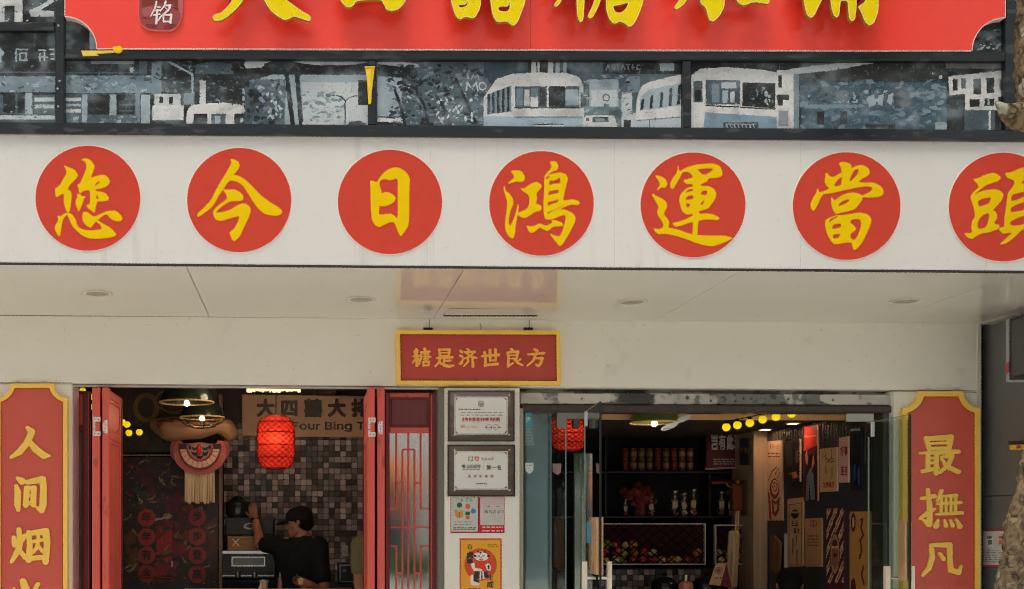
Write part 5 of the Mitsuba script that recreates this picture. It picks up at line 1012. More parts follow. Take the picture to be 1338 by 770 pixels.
k = thing('notice_sheet', 'red edged notice in two halves with butterfly and coloured dots under the certificates', 'notice')
put(k + '__sheet', slab(PN, rect(588.6, 648.8 + 1, 659.3, 696.8), 0.0005, 0.0025, 0.0005), 'vc_gloss', color=C(170, 50, 56))
L = [(R(589.5, 650, 624.3, 695), C(190, 192, 184)), (R(627.4, 649.6, 658.6, 686.5), C(198, 180, 176)), (R(627.4, 660, 658.6, 686.5), C(196, 190, 184)), (R(626, 686.5, 658.8, 695.5), C(196, 44, 48)), (lettering('门前三包', 596, 651.6, 4.6, 5.6, bold=0.01), C(86, 112, 98)),
     (Point(600.4, 660.3).buffer(3.5), C(52, 92, 72)), (Point(611.3, 662).buffer(3.4), C(214, 108, 64)), (Point(618.6, 668.2).buffer(3.4), C(56, 140, 180)), (R(608, 668.8, 614, 673.6), C(48, 96, 70)), (R(608.4, 674.6, 613.8, 678.6), C(216, 110, 70)),
     (Polygon([(593, 667), (597, 667), (600, 671), (600, 676.5), (597, 676.5), (594.5, 673), (595, 671)]), C(206, 136, 52)), (Polygon([(606, 667), (602.5, 667.5), (600.6, 671), (601, 676.5), (604, 676.6), (605.6, 673), (604.8, 671)]), C(206, 136, 52)), (R(600, 669, 600.8, 677), INK), (lines(594, 682, 616, 685.5, 2, 5, 0.7, 9), INK), (lines(592, 689.4, 622, 691.4, 2, 6, 1.0, 10), INK),
     (brush([[(1, 0, .5), (5, 1, .5)], [(14, 1, .5), (18, 1, .5)]], 635, 661.5, 1), INK), (lettering('面区名点三', 633, 666.4, 5.0, 5.4, bold=0.01, slope=0.1), C(84, 80, 80)), (lines(630, 688.4, 657, 693, 2, 5, 1.8, 12), C(226, 190, 186))]
artwork(PN, L, 0.0029, k + '__printing', 'vc_gloss')

k = thing('tiger_poster', 'orange poster of a cartoon tiger in red before a red circle, lowest on the pillar', 'poster')
put(k + '__sheet', slab(PN, rect(600.6, 703.8, 655.6, 792), 0.0005, 0.003, 0.0005), 'vc_print', color=C(196, 62, 44))
OR, CR = C(226, 158, 40), C(206, 74, 38)
L = [(R(602.2, 705.6, 653.8, 790), OR), (Point(628, 738).buffer(21.2, quad_segs=16), CR), (lettering('有', 609.5, 710.6, 9), INK), (lettering('虎', 609.6, 721, 9, bold=0.08), INK), (R(610.3, 730.4, 617.6, 737), INK), (lettering('生', 636.4, 751, 8.6, bold=0.03), INK), (lettering('威', 635.6, 759.6, 9.4, bold=0.03), INK), (lines(637, 711.6, 650, 713.6, 2, 3, 0.9, 3), C(120, 84, 40)), (lines(611.5, 769, 628, 769, 1, 3, 1.6, 5), INK)]
WTI = C(226, 216, 204)
tiger = [([(620, 724), (624, 721), (631, 721), (636, 724), (639, 727), (636, 732), (629, 733.5), (623, 732), (618.5, 728)], WTI), ([(622, 722), (625, 719.6), (627, 722.4)], INK), ([(631, 722.4), (633.4, 719.6), (636, 722.6)], INK), ([(619, 725), (623, 726), (622, 728.4), (618, 727.4)], INK), ([(636, 726), (640, 725), (640.5, 727.6), (637, 728.6)], INK), ([(626, 721.6), (629.5, 721.6), (628.6, 725)], INK), ([(624, 726.4), (627, 726), (626.6, 728)], INK), ([(630, 726), (633.4, 726.4), (631, 728.2)], INK), ([(627, 728.6), (630, 728.6), (628.5, 730.4)], INK), ([(625, 731), (632, 731), (629, 733)], C(190, 60, 40)),
         ([(622, 733), (636, 733), (640, 741), (637, 748), (624, 748), (619, 741)], C(214, 60, 32)), ([(615, 737), (620, 735.5), (621, 742), (617, 744)], WTI), ([(619, 742), (630, 744), (630, 747), (618, 746)], WTI), ([(634, 738), (638, 736), (642, 741), (641, 746), (636, 745)], WTI), ([(637.5, 738), (640, 740), (639.4, 745), (637, 743)], INK), ([(621, 747), (637, 747), (638, 756), (632, 754), (628, 757), (618, 756)], INK), ([(627, 747), (629, 747), (628.4, 758), (626.6, 757)], WTI), ([(630, 747), (632, 747), (633, 757), (631, 757.6)], WTI), ([(615, 752), (618, 751), (620, 760), (627, 763), (626, 765.5), (616, 765.5), (614.6, 758)], WTI), ([(618, 755), (625, 758), (627, 762), (619, 760)], INK)]
L += [(Polygon(p).buffer(0), c) for p, c in tiger]
artwork(PN, L, 0.0033, k + '__printing')

# ---------------------------------------------------------------- glass doors of the right entrance
k = thing('fixed_glass_pane', 'fixed glass pane with a teal sticker and metal clamp left of the open glass door', 'glass pane')
put(k + '__pane', solid(FR(7.57), R(686, 533, 739.5, 1005), -0.0002, 0.0), 'pane_mat')
put(k + '__glass_edge', slab(FR(7.57), rect(738.6, 533, 740.2, 1005), -0.006, 0.004, 0.001), 'vc_gloss', color=C(120, 140, 132))
cl = solid(FR(7.57), R(728, 537, 777.5, 560).difference(R(738.5, 547.5, 770, 561)), -0.012, 0.012)
put(k + '__clamp', cl, 'vc_metal', color=C(140, 140, 132))
put(k + '__clamp_block', slab(FR(7.57), rect(749.5, 548, 757, 560), -0.03, 0.02, 0.002), 'vc_metal', color=C(90, 92, 90))
st = [(R(686.5, 536.5, 695, 558), C(70, 150, 170)), (lettering('步', 686.6, 545, 7, bold=0.02), C(216, 206, 130)), (lines(686.6, 560, 697, 580, 6, 1, 1.6, 3), C(140, 168, 172)), (Polygon([(686.2, 605), (697, 605), (697, 615), (692, 620), (687, 616)]), C(206, 212, 210)), (lines(688, 608.4, 695.6, 608.4, 1, 2, 0.8, 4), C(120, 130, 140))]
artwork(FR(7.57), st, 0.004, k + '__sticker')
# teal column added behind the pane, standing in for the teal reflection on it
k = thing('teal_reflection_block', 'teal painted column added behind the fixed glass pane in place of its teal reflection', 'block')
put(k + '__block_body', rbox(XB(684, 7.75), XB(719.5, 7.75), 7.75, 7.95, FL, 2.385, 0.02), 'vc_semi', color=C(112, 140, 146))
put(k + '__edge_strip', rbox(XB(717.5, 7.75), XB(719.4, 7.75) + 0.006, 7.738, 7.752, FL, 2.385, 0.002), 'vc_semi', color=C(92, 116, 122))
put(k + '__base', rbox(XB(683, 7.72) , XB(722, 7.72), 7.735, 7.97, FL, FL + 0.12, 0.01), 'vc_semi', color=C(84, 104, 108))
k = thing('hanging_tag', 'small pink paper tag hanging behind the fixed glass', 'tag')
put(k + '__paper', slab(FR(7.9), [(722, 606), (733.5, 606), (733, 617), (729, 621), (722, 617)], 0, 0.004, 0.001), 'vc_print', color=C(206, 160, 162))
put(k + '__string', tube([P(728, 606, 7.9), P(728, 560, 7.9)], 0.001, 4), 'vc_matte', color=DARK)
k = thing('street_mirror', 'narrow tall mirror strip reflecting the street behind the open glass door', 'mirror')
put(k + '__glass', slab(FR(7.66), rect(751, 593, 766.2, 1000), 0.0, 0.006, 0.001), 'wavy_mirror')
put(k + '__backing', slab(FR(7.66), rect(750.2, 592, 767, 1002), -0.02, 0.0, 0.001), 'vc_matte', color=C(60, 66, 62))


def glass_door(xh, Yh, xe, Ye, yt, label, left):
    """Glass leaf standing open, square to the front; only its edge and left face show."""
    k = thing('glass_door', label, 'door', 'open glass doors')
    A, Bp = P(xh, yt, Yh), P(xe, yt, Yh)
    a2, b2 = np.array([XB(xh, Yh), Yh]), np.array([XB(xe, Ye), Ye])
    z1 = EYE + (CY - yt) / F * Yh
    d = (b2 - a2) / np.linalg.norm(b2 - a2)
    n = np.array([-d[1], d[0]])
    if n[0] > 0: n = -n
    ln = np.linalg.norm(b2 - a2)
    pl = Plane((a2[0], a2[1], 0), (d[0], d[1], 0), (0, 0, 1))
    put(k + '__pane', trimesh.Trimesh(pl.at([(0, FL + 0.02), (ln, FL + 0.02), (ln, z1), (0, z1)]), [[0, 1, 2], [0, 2, 3]], process=False), 'pane_tint')
    put(k + '__glass_edge', slab(pl, rect(ln - 0.006, FL + 0.02, ln + 0.002, z1), -0.0065, 0.0065, 0.001, True), 'vc_gloss', color=C(22, 34, 30))
    put(k + '__glass_edge', slab(pl, rect(0.0, z1 - 0.003, ln - 0.006, z1), -0.005, 0.005, 0.001, True), 'vc_gloss', color=C(110, 130, 118))
    put(k + '__glass_edge', slab(pl, rect(-0.003, FL + 0.02, 0.003, z1 - 0.003), -0.005, 0.005, 0.001, True), 'vc_gloss', color=C(120, 140, 128))
    put(k + '__pivot', slab(pl, rect(0.004, z1 - 0.10, 0.06, z1 - 0.003), -0.012, 0.012, 0.002, True), 'chrome_mat')
    zc = lambda y: EYE + (CY - y) / F * Ye
    for s in (-1, 1):
        put(k + '__push_plate', slab(pl, rect(ln - (0.24 if left else 0.11), zc(752 if left else 760), ln - 0.02, zc(676 if left else 681)), (0.0068 if s > 0 else -0.020), (0.020 if s > 0 else -0.0068), 0.004, True), 'handle_mat')
        o = s * 0.075
        hb = put(k + '__pull_handle', slab(pl, rect(ln - 0.16, FL + 0.55, ln - 0.12, zc(735 if left else 741)), o - 0.014, o + 0.014, 0.006, True), 'vc_semi', color=C(226, 214, 196))
        for yy in (757, 930):
            put(hb + '__standoff', tube([pl.at([(ln - 0.14, zc(yy))], s * 0.0066)[0], pl.at([(ln - 0.14, zc(yy))], s * 0.062)[0]], 0.011, 12), 'chrome_mat', smooth=40)
    return k, pl, ln, zc


k, pl, ln2, zc = glass_door(764, 7.6, 784.5, 6.95, 538.5, 'open glass door with tan push plates and a blue sticker left of the shop interior', True)
uvb = lambda u0, y0, u1, y1: R(u0, zc(y1), u1, zc(y0))
bs = put(k + '__sticker', slab(pl, rect(ln2 - 0.55, zc(712), ln2 - 0.33, zc(681)), (0.001 if pl.N[0] < 0 else -0.002), (0.002 if pl.N[0] < 0 else -0.001), 0.0003, True), 'vc_print', color=C(96, 150, 178))
glass_door(1135, 7.55, 1189, 7.0, 552, 'open glass door standing edge on before the right plaque', False)
k = thing('door_closer_clamp', 'pale metal corner clamp above the right glass door', 'clamp')
put(k + '__plate', slab(FR(7.56), rect(1106, 540.5, 1142, 551.5), -0.012, 0.012, 0.002), 'vc_metal', color=C(168, 168, 158))
put(k + '__pin', slab(FR(7.56), rect(1134, 552, 1139, 564), -0.012, 0.012, 0.002), 'vc_metal', color=C(168, 168, 158))
# ---------------------------------------------------------------- left room
zp = lambda y, Y: EYE + (CY - y) / F * Y


def lamp_bulb(key, c, rr, power, colour=(1.0, 0.74, 0.44)):
    return put(key, ball(c, rr, 2), 'vc_gloss', color=(0.8, 0.7, 0.5), smooth=True, emit=[power * v for v in colour])


def pendant(px, py, Y, wpx, label, shade_col, cage):
    """Shallow metal shade seen from just below, a clear bulb hanging under its rim."""
    k = thing('pendant_lamp', label, 'lamp', 'bulb pendants')
    c = P(px, py, Y)
    rr = wpx / 2 / F * Y
    pr = [(0.022, 0.30 * rr / 0.19 + 0.03), (0.03, 0.16), (rr * .45, 0.145), (rr * .78, 0.10), (rr * .95, 0.04), (rr, 0.0), (rr * .985, 0.0), (rr * .93, 0.04), (rr * .76, 0.092), (rr * .44, 0.135), (0.0, 0.14)]
    put(k + '__shade', lathe(pr, c, 40), 'vc_gloss', color=shade_col, smooth=40)
    put(k + '__rim', trimesh.creation.torus(rr, 0.006, major_sections=40, minor_sections=8).apply_translation(c), 'vc_semi', color=C(226, 176, 120), smooth=True)
    put(k + '__socket', lathe([(0, .07), (.02, .07), (.022, .02), (.018, 0.012), (0, .012)], c + [0, 0, 0.0], 16), 'vc_metal', color=C(150, 110, 60), smooth=40)
    lamp_bulb(k + '__bulb', c + [0, 0, -0.008], 0.020, 20)
    put(k + '__cord', tube([c + [0, 0, 0.16], [c[0], c[1], 2.99]], 0.004, 6), 'vc_matte', color=DARK)
    if cage:
        wires = []
        for a in np.linspace(0, 2 * math.pi, 9)[:-1]:
            wires.append(tube([c + [rr * math.cos(a) * math.cos(t), rr * math.sin(a) * math.cos(t), -0.085 * math.sin(t)] for t in np.linspace(0, math.pi / 2, 7)], 0.003, 5))
        for t in (0.5, 0.95):
            wires.append(tube([c + [rr * math.cos(t) * math.cos(a), rr * math.cos(t) * math.sin(a), -0.085 * math.sin(t)] for a in np.linspace(0, 2 * math.pi, 25)], 0.003, 5))
        put(k + '__wire_guard', wires, 'vc_metal', color=C(60, 50, 40))
    return k


pendant(244, 526, 8.3, 70, 'upper dark pendant lamp with glowing bulb inside the left entrance', C(34, 48, 38), False)
pendant(264, 546, 8.9, 58, 'lower caged pendant lamp hanging before the painted mask', C(30, 42, 34), True)
pendant(855, 552.5, 7.9, 62, 'green shaded pendant lamp with glowing bulb inside the right entrance', C(92, 108, 48), False)


def lantern(px, y0, y1, wpx, Y, label, top, power=1.0):
    k = thing('red_lantern', label, 'lantern', 'red silk lanterns')
    c = P(px, (y0 + y1) / 2, Y)
    rr, hh = wpx / 2 / F * Y, (y1 - y0) / 2 / F * Y
    sup = lambda t: (rr * (0.62 + 0.38 * (1 - abs(t) ** 4) ** 0.5) if abs(t) < 1 else rr * 0.62, hh * t)
    ts = np.linspace(-1, 1, 25)
    m = lathe([(0.0, -hh * 0.985)] + [sup(t) for t in ts] + [(0.0, hh * 0.985)], c, 40)
    put(k + '__silk', m, 'silk_mat', smooth=50, emit=(0.035, 0.0015, 0.0008))
    put(k + '__bulb', ball(c + [0, -rr * .52, hh * .1], rr * .16, 2), 'vc_gloss', color=(.8, .7, .6), smooth=True, emit=(17.0 * power, 9.8 * power, 4.8 * power))
    net = []
    n = 16
    for s in (-1, 1):
        for i in range(n):
            pts = []
            for t in np.linspace(-0.98, 0.98, 15):
                a = 2 * math.pi * i / n + s * t * 1.75
                r_, z_ = sup(t)
                pts.append(c + [(r_ + 0.003) * math.cos(a), (r_ + 0.003) * math.sin(a), z_])
            net.append(tube(pts, 0.0026, 4))
    put(k + '__netting', net, 'vc_matte', color=C(52, 12, 10))
    for t in (-0.62, -0.12, 0.38, 0.8):
        r_, z_ = sup(t)
        put(k + '__hoop', trimesh.creation.torus(r_ + 0.002, 0.003, major_sections=36, minor_sections=5).apply_translation(c + [0, 0, z_]), 'vc_matte', color=C(84, 16, 12))
    for s in (-1, 1):
        put(k + '__cap', lathe([(0, .012), (rr * .55, .012), (rr * .6, 0), (rr * .55, -.012), (0, -.012)], c + [0, 0, s * (hh + 0.002)], 30), 'vc_semi', color=C(120, 24, 18))
    put(k + '__cord', tube([c + [0, 0, hh], [c[0], c[1], top]], 0.004, 6), 'vc_matte', color=DARK)
    bulb = put(k + '__bulb_glow', slab(FR(c[1] - rr - 0.006), rect(px - 5, y0 + 26, px + 6.5, y0 + 34.5), 0, 0.004, 0.002), 'vc_semi', color=(0.8, 0.6, 0.4), emit=(2.4, 1.5, 0.75)) if False else None
    return k


lantern(360.5, 546, 611, 49, 8.3, 'glowing red lantern with diamond netting in the left entrance', 2.99)
lantern(743, 541, 588, 44, 8.5, 'glowing red lantern seen through the glass of the right entrance', 2.38, 0.35)
# bright cut-crystal strip at the top of the opening
k = thing('crystal_ceiling_lamp', 'pale gold crystal strip lamp at the top of the left entrance', 'lamp')
Yc = 8.25
cr, r = [], random.Random(5)
put(k + '__rail', rbox(XB(324, Yc), XB(391, Yc), Yc - 0.05, Yc + 0.05, zp(507.5, Yc), zp(503, Yc), 0.004), 'vc_metal', color=C(200, 170, 110))
for row in (0, 1):
    x = 322.6 + row * 0.8
    while x < 391.5:
        w = r.uniform(1.6, 2.8)
        dr = 511.8 + r.uniform(0, 3.2) - row * 2.2
        cr.append(rbox(XB(x, Yc), XB(x + w * .86, Yc), Yc - 0.062 + row * .02, Yc - 0.046 + row * .02, zp(dr, Yc), zp(506.4, Yc), 0.004))
        x += w
put(k + '__crystals', cr, 'vc_gloss', color=C(250, 226, 170), emit=(0.36, 0.28, 0.15), kind='stuff')
put(k + '__added_glow', rbox(XB(326, Yc), XB(389, Yc), Yc - 0.16, Yc + 0.16, 2.66, 2.80, 0.01), 'vc_gloss', color=C(250, 226, 170), emit=(3.4, 2.7, 1.7))  # unseen glowing box added above the lintel to brighten the mosaic wall
put(k + '__rod', tube([(XB(340, Yc), Yc, zp(503, Yc)), (XB(340, Yc), Yc, 2.99)], 0.005, 6), 'vc_metal', color=C(120, 110, 90))
put(k + '__rod', tube([(XB(376, Yc), Yc, zp(503, Yc)), (XB(376, Yc), Yc, 2.99)], 0.005, 6), 'vc_metal', color=C(120, 110, 90))

# name board on the mosaic wall
k = thing('name_board', 'tan board with dark brown characters and english letters on the mosaic wall', 'sign')
YB = 9.93
pb = FR(YB)
put(k + '__board', slab(pb, [(316, 515.5), (520, 518.5), (520, 572), (316, 569.8)], -0.06, 0.0, 0.004), 'vc_semi', color=C(206, 160, 126))
put(k + '__edge', slab(pb, [(316, 568.9), (520, 571.4), (520, 572.4), (316, 569.9)], 0.0, 0.006, 0.001), 'vc_semi', color=C(206, 166, 136))
bg = lettering('大四囍大排', 334.5, 521.5, 25, 31, bold=0.045, slope=0.04)
put(k + '__characters', solid(pb, bg, 0.0, 0.012), 'vc_semi', color=C(64, 40, 40), kind='stuff')
tm = latin('Four Bing T', 0.062)
w_ = tm.bounds[1][0] - tm.bounds[0][0]
sc = (P(475, 560, YB)[0] - P(380, 560, YB)[0]) / w_
o = P(380, 561.5, YB)
v = tm.vertices * [sc, 1, 4]
tm.vertices = np.stack([v[:, 0] + o[0], YB - v[:, 2], v[:, 1] + o[2]], 1)
put(k + '__english_letters', tm, 'vc_semi', color=C(64, 40, 40), kind='stuff')

# yellow bulb string deep in the left room
def bulb_string(spots, Y, rr, label):
    k = thing('string_light', label, 'string light', 'strings of yellow bulbs')
    cs = [P(x, y, Y) for x, y in spots]
    put(k + '__cable', tube([c + [0, 0, rr + 0.012] for c in cs], 0.004, 6), 'vc_matte', color=DARK)
    for c in cs:
        b_ = put(k + '__bulb', ball(c, rr, 2), 'vc_semi', color=(0.85, 0.66, 0.02), smooth=True, emit=(0.22, 0.155, 0.001))
        put(b_ + '__cap', lathe([(0, .02), (.012, .02), (.014, 0), (0, 0)], c + [0, 0, rr - 0.004], 10), 'vc_matte', color=DARK)


bulb_string([(97, 507.5), (108, 511), (121.5, 519), (122, 532), (131.7, 533), (160, 552), (166, 555), (168.5, 566), (182, 565)], 8.7, 0.026, 'yellow bulb string glimpsed between the red folding leaves')
bulb_string([(949, 558.5), (963.5, 555.8), (979.8, 553), (996.6, 548.4), (1014, 545), (1034.5, 541), (1054.5, 536)], 7.84, 0.0285, 'yellow bulb string hanging across the top of the right entrance')

# painted mask with tassel beard
k = thing('painted_mask', 'large painted mask with tan hat brim, toothed red grin and tassel beard', 'mask')
YM = 9.2
pm = FR(YM)
C3 = lambda x, y, d=0: P(x, y, YM) + [0, -d, 0]
brim = [bone(C3(222, 561, .02), .10, C3(262, 562, .05), .085), bone(C3(262, 562, .05), .085, C3(284, 558, .05), .055), bone(C3(284, 558, .05), .055, C3(296, 560, .03), .07), bone(C3(296, 560, .03), .07, C3(302, 568, .02), .055), bone(C3(204, 556, .0), .055, C3(222, 561, .02), .10)]
put(k + '__hat_brim', soften(merge(brim), 0.02, 6), 'vc_semi', color=C(158, 118, 84), smooth=True)
put(k + '__hat_lump', soften(merge([bone(C3(213, 557, .05), .05, C3(226, 556, .06), .055), bone(C3(226, 556, .06), .055, C3(236, 560, .06), .05)]), 0.015, 5), 'vc_semi', color=C(124, 58, 44), smooth=True)
put(k + '__hat_crown', soften(merge([bone(C3(238, 578, .0), .05, C3(262, 568, .02), .07), bone(C3(262, 568, .02), .07, C3(284, 579, .0), .05)]), 0.02, 5), 'vc_matte', color=C(20, 19, 20), smooth=True)


def halfdisc(cx, cy, rx, ry, cut):
    g = affinity.scale(Point(cx, cy).buffer(1, quad_segs=20), rx, ry)
    return g.intersection(R(cx - rx - 1, cut, cx + rx + 1, cy + ry + 1))


cx, cy = 261, 584
put(k + '__face', solid(pm, halfdisc(cx, 592, 35, 28, 576), 0.0, 0.05), 'vc_semi', color=C(176, 84, 74))
put(k + '__lip', solid(pm, halfdisc(cx, cy, 28, 30.5, 580).difference(halfdisc(cx, cy, 26, 28, 579)), 0.05, 0.066), 'vc_semi', color=C(126, 30, 28))
ring = halfdisc(cx, cy, 25.8, 27.6, 580).difference(halfdisc(cx, cy, 18, 19.5, 579))
for i in range(11):
    a0, a1 = math.pi * i / 11 + 0.02, math.pi * (i + 1) / 11 - 0.02
    w = Polygon([(cx, cy)] + [(cx + 60 * math.cos(a), cy + 60 * math.sin(a)) for a in np.linspace(a0, a1, 4)])
    t = ring.intersection(w)
    if t.area > 3: put(k + '__tooth', solid(pm, t, 0.05, 0.06), 'vc_semi', color=C(212, 168, 142))
put(k + '__inner_lip', solid(pm, halfdisc(cx, cy, 18, 19.5, 580).difference(halfdisc(cx, cy, 15.6, 17, 579)), 0.05, 0.066), 'vc_semi', color=C(140, 32, 30))
put(k + '__mouth', solid(pm, halfdisc(cx, cy, 15.6, 17, 580), 0.05, 0.056), 'vc_semi', color=C(150, 110, 96))
artwork(pm, [(Polygon(p), C(24, 22, 24)) for p in ([(246, 582), (249, 582), (250, 587), (247, 588)], [(273, 582), (276, 582), (275, 588), (272, 587)], [(250, 583), (254, 586), (258, 584), (258, 588), (252, 589)], [(249, 590), (255, 592), (258, 590), (258, 596), (253, 596)], [(264, 584), (268, 586), (274, 582), (270, 589), (265, 588)], [(265, 590), (268, 592), (273, 589), (270, 596), (264, 596)], [(256, 596), (266, 596), (263, 600), (258, 600)])], 0.0568, k + '__mouth_pattern')
put(k + '__tongue', soften(m3.Manifold.batch_hull([sphere(C3(261, 585, .06), .018), sphere(C3(261, 593, .06), .018)]), 0.008, 3), 'vc_gloss', color=C(206, 40, 34), smooth=True)
for sx in (-1, 1):
    put(k + '__cheek_patch', solid(pm, R(cx + sx * 22.5 - 4.5, 580.5, cx + sx * 22.5 + 4.5, 587), 0.06, 0.068), 'vc_semi', color=C(26, 22, 24))
    put(k + '__cheek_spiral', solid(pm, affinity.scale(Point(cx + sx * 30, 597).buffer(1), 3, 5.5).difference(affinity.scale(Point(cx + sx * 30, 597).buffer(1), 1.6, 3.6)), 0.05, 0.056), 'vc_semi', color=C(176, 116, 96))
    put(k + '__ear', solid(pm, halfdisc(cx + sx * 33, 588, 6, 12, 570), 0.0, 0.04), 'vc_semi', color=C(150, 62, 56))
r = random.Random(9)
for i in range(12):
    x = 241 + i * 3.3
    put(k + '__tassel', slab(pm, [(x, 616 + abs(i - 5.5) * -0.3), (x + 3.0, 616), (x + 2.8 + r.uniform(-.6, .6), 658 + r.uniform(-3, 2)), (x + .1, 658 + r.uniform(-3, 2))], 0.005, 0.028 + r.uniform(-.006, .006), 0.006), 'vc_cloth', color=tuple(np.array(C(228, 204, 166)) * r.uniform(.8, 1.1)))
# cord carrying it
put(k + '__cord', tube([C3(262, 560), (C3(262, 560)[0], YM, 2.99)], 0.005, 6), 'vc_matte', color=DARK)

# painted cabinet doors with lucky word discs
k = thing('painted_cabinet_door', 'dark painted wall panel with pale swirls and red word discs below the mask', 'panel')
pw = FR(9.4)
put(k + '__panel', slab(pw, rect(158, 597, 285, 930), 0.001, 0.02, 0.003), 'vc_semi', color=C(46, 34, 32))
r = random.Random(31)
L = [(R(160, 598, 284, 928), C(50, 38, 36)), (Polygon([(203, 684), (225, 676), (238, 700), (228, 760), (205, 760)]), C(112, 28, 30)), (Polygon([(215, 650), (235, 640), (240, 668), (218, 672)]), C(104, 26, 26)), (Polygon([(200, 736), (226, 738), (226, 755), (200, 756)]), C(120, 28, 28)), (Polygon([(184, 626), (200, 622), (203, 648), (186, 650)]), C(82, 32, 44)), (Polygon([(232, 660), (254, 662), (250, 730), (232, 730)]), C(84, 28, 28)), (Polygon([(162, 700), (176, 690), (180, 724), (166, 730)]), C(88, 60, 36)), (Polygon([(172, 640), (180, 634), (196, 646), (186, 664)]), C(52, 62, 48)), (Polygon([(264, 690), (282, 676), (284, 720), (268, 730)]), C(84, 40, 30)), (Polygon([(206, 706), (224, 690), (226, 735), (204, 730)]), C(150, 32, 34)), (Polygon([(196, 748), (222, 740), (226, 752), (200, 754)]), C(140, 32, 32)), (Polygon([(236, 650), (250, 642), (252, 664), (238, 668)]), C(130, 34, 32)), (Polygon([(166, 728), (178, 722), (182, 742), (168, 750)]), C(96, 56, 36)), (Polygon([(232, 700), (244, 694), (246, 720), (234, 726)]), C(120, 34, 30))]
L += dabs(162, 600, 283, 764, 170, [C(64, 34, 32), C(40, 40, 34), C(88, 34, 32), C(58, 46, 34), C(36, 34, 40)], 4, 13)
GO = C(150, 128, 84)


def swirl(x, y, s, a):
    """A ragged flame or cloud lick, thick in the middle and forked."""
    q = random.Random(int(x * 31 + y))
    out, p, an = [], [x - s * .7 * math.cos(a), y - s * .45 * math.sin(a)], a
    for n_ in range(7):
        an += q.uniform(-1.0, 1.0)
        w = s * (0.03 + 0.085 * math.sin(math.pi * (n_ + .7) / 8))
        nx = [p[0] + s * .27 * math.cos(an), p[1] + s * .27 * math.sin(an) * .8]
        out.append(LineString([p, nx]).buffer(w, quad_segs=2))
        if q.random() < .4:
            out.append(LineString([p, (p[0] + s * .22 * math.cos(an + 1.3), p[1] + s * .22 * math.sin(an + 1.3))]).buffer(w * .5, quad_segs=2))
        p = nx
    return unary_union(out)


for x, y, s, a in ((181, 608, 9, 1), (192, 604, 6, 3), (214, 624, 9, 0), (224, 628, 9, 2), (232, 622, 7, 4), (218, 608, 6, 1), (178, 652, 10, 2), (196, 654, 9, 5), (206, 650, 8, 1), (168, 680, 9, 0), (220, 676, 7, 3), (212, 724, 11, 1), (219, 716, 9, 2.4), (172, 738, 10, 3), (168, 744, 8, 0), (178, 734, 8, 5), (236, 730, 8, 2), (276, 740, 8, 1), (278, 686, 8, 3), (268, 668, 7, 0), (246, 716, 7, 4), (174, 700, 7, 3), (232, 700, 8, 5)):
    L.append((swirl(x, y, s, a), tuple(np.array(GO) * r.uniform(.45, 1.1))))
L += [(R(226, 596, 226.8, 928), C(28, 24, 24)), (Polygon([(202, 678), (222, 674), (224, 677), (204, 681)]), C(150, 140, 120))]
artwork(pw, shaded_print(L, 162, 600, 283, 765, 620, [C(150, 126, 84), C(130, 34, 34), C(40, 46, 40), C(30, 26, 28), C(96, 66, 40)], (.25, .8)), 0.0206, k + '__painting', rough=1.4)
for cx_, chs, ys in ((191.5, '年年有余', (677, 702, 726, 750)), (257.7, '步步登高', (676, 701.5, 726, 751))):
    for ch, yy in zip(chs, ys):
        d = put(k + '__word_disc', solid(pw, Point(cx_, yy).buffer(11, quad_segs=12), 0.02, 0.026), 'vc_semi', color=C(150, 40, 36))
        put(d + '__rim', solid(pw, Point(cx_, yy).buffer(11.6, quad_segs=12).difference(Point(cx_, yy).buffer(11, quad_segs=12)), 0.02, 0.028), 'vc_semi', color=C(106, 70, 46))
        put(d + '__word', solid(pw, lettering(ch, cx_ - 7.2, yy - 7.6, 14.4, bold=0.02), 0.026, 0.030), 'vc_semi', color=C(22, 18, 18))
put(k + '__handle', tube([P(225, 733, 9.4) + [0, -0.03, 0], P(225, 741, 9.4) + [0, -0.03, 0]], 0.006, 8), 'chrome_mat')
put(k + '__brass_rail', tube([P(177, 753, 9.4) + [0, -0.05, 0], P(224, 755, 9.4) + [0, -0.05, 0]], 0.007, 8), 'vc_metal', color=C(170, 110, 60))
k = thing('painted_board', 'dark upper wall board with a faint yellow ring, left of the pendant lamps', 'board')
put(k + '__board', slab(pw, rect(150, 505, 284, 592), 0.001, 0.015, 0.003), 'vc_semi', color=C(48, 40, 36))
rg = affinity.scale(Point(191, 533).buffer(1, quad_segs=16), 17, 19)
rg = rg.difference(affinity.scale(Point(191, 533).buffer(1, quad_segs=16), 11, 13))
rg2 = affinity.scale(Point(238, 524).buffer(1), 36, 18).difference(affinity.scale(Point(238, 524).buffer(1), 33.5, 16))
rg3 = affinity.scale(Point(226, 530).buffer(1), 16, 10).difference(affinity.scale(Point(226, 530).buffer(1), 14, 8.4))
artwork(pw, [(R(150, 505, 172, 592), C(64, 46, 40)), (rg, C(112, 82, 40)), (rg2, C(104, 80, 50)), (rg3, C(96, 84, 62)), (R(180, 565, 192, 586), C(66, 52, 36)), (R(200, 572, 212, 582), C(74, 56, 40))] + dabs(152, 545, 200, 590, 30, [C(58, 46, 38), C(70, 58, 40)], 4, 9), 0.0156, k + '__painting')

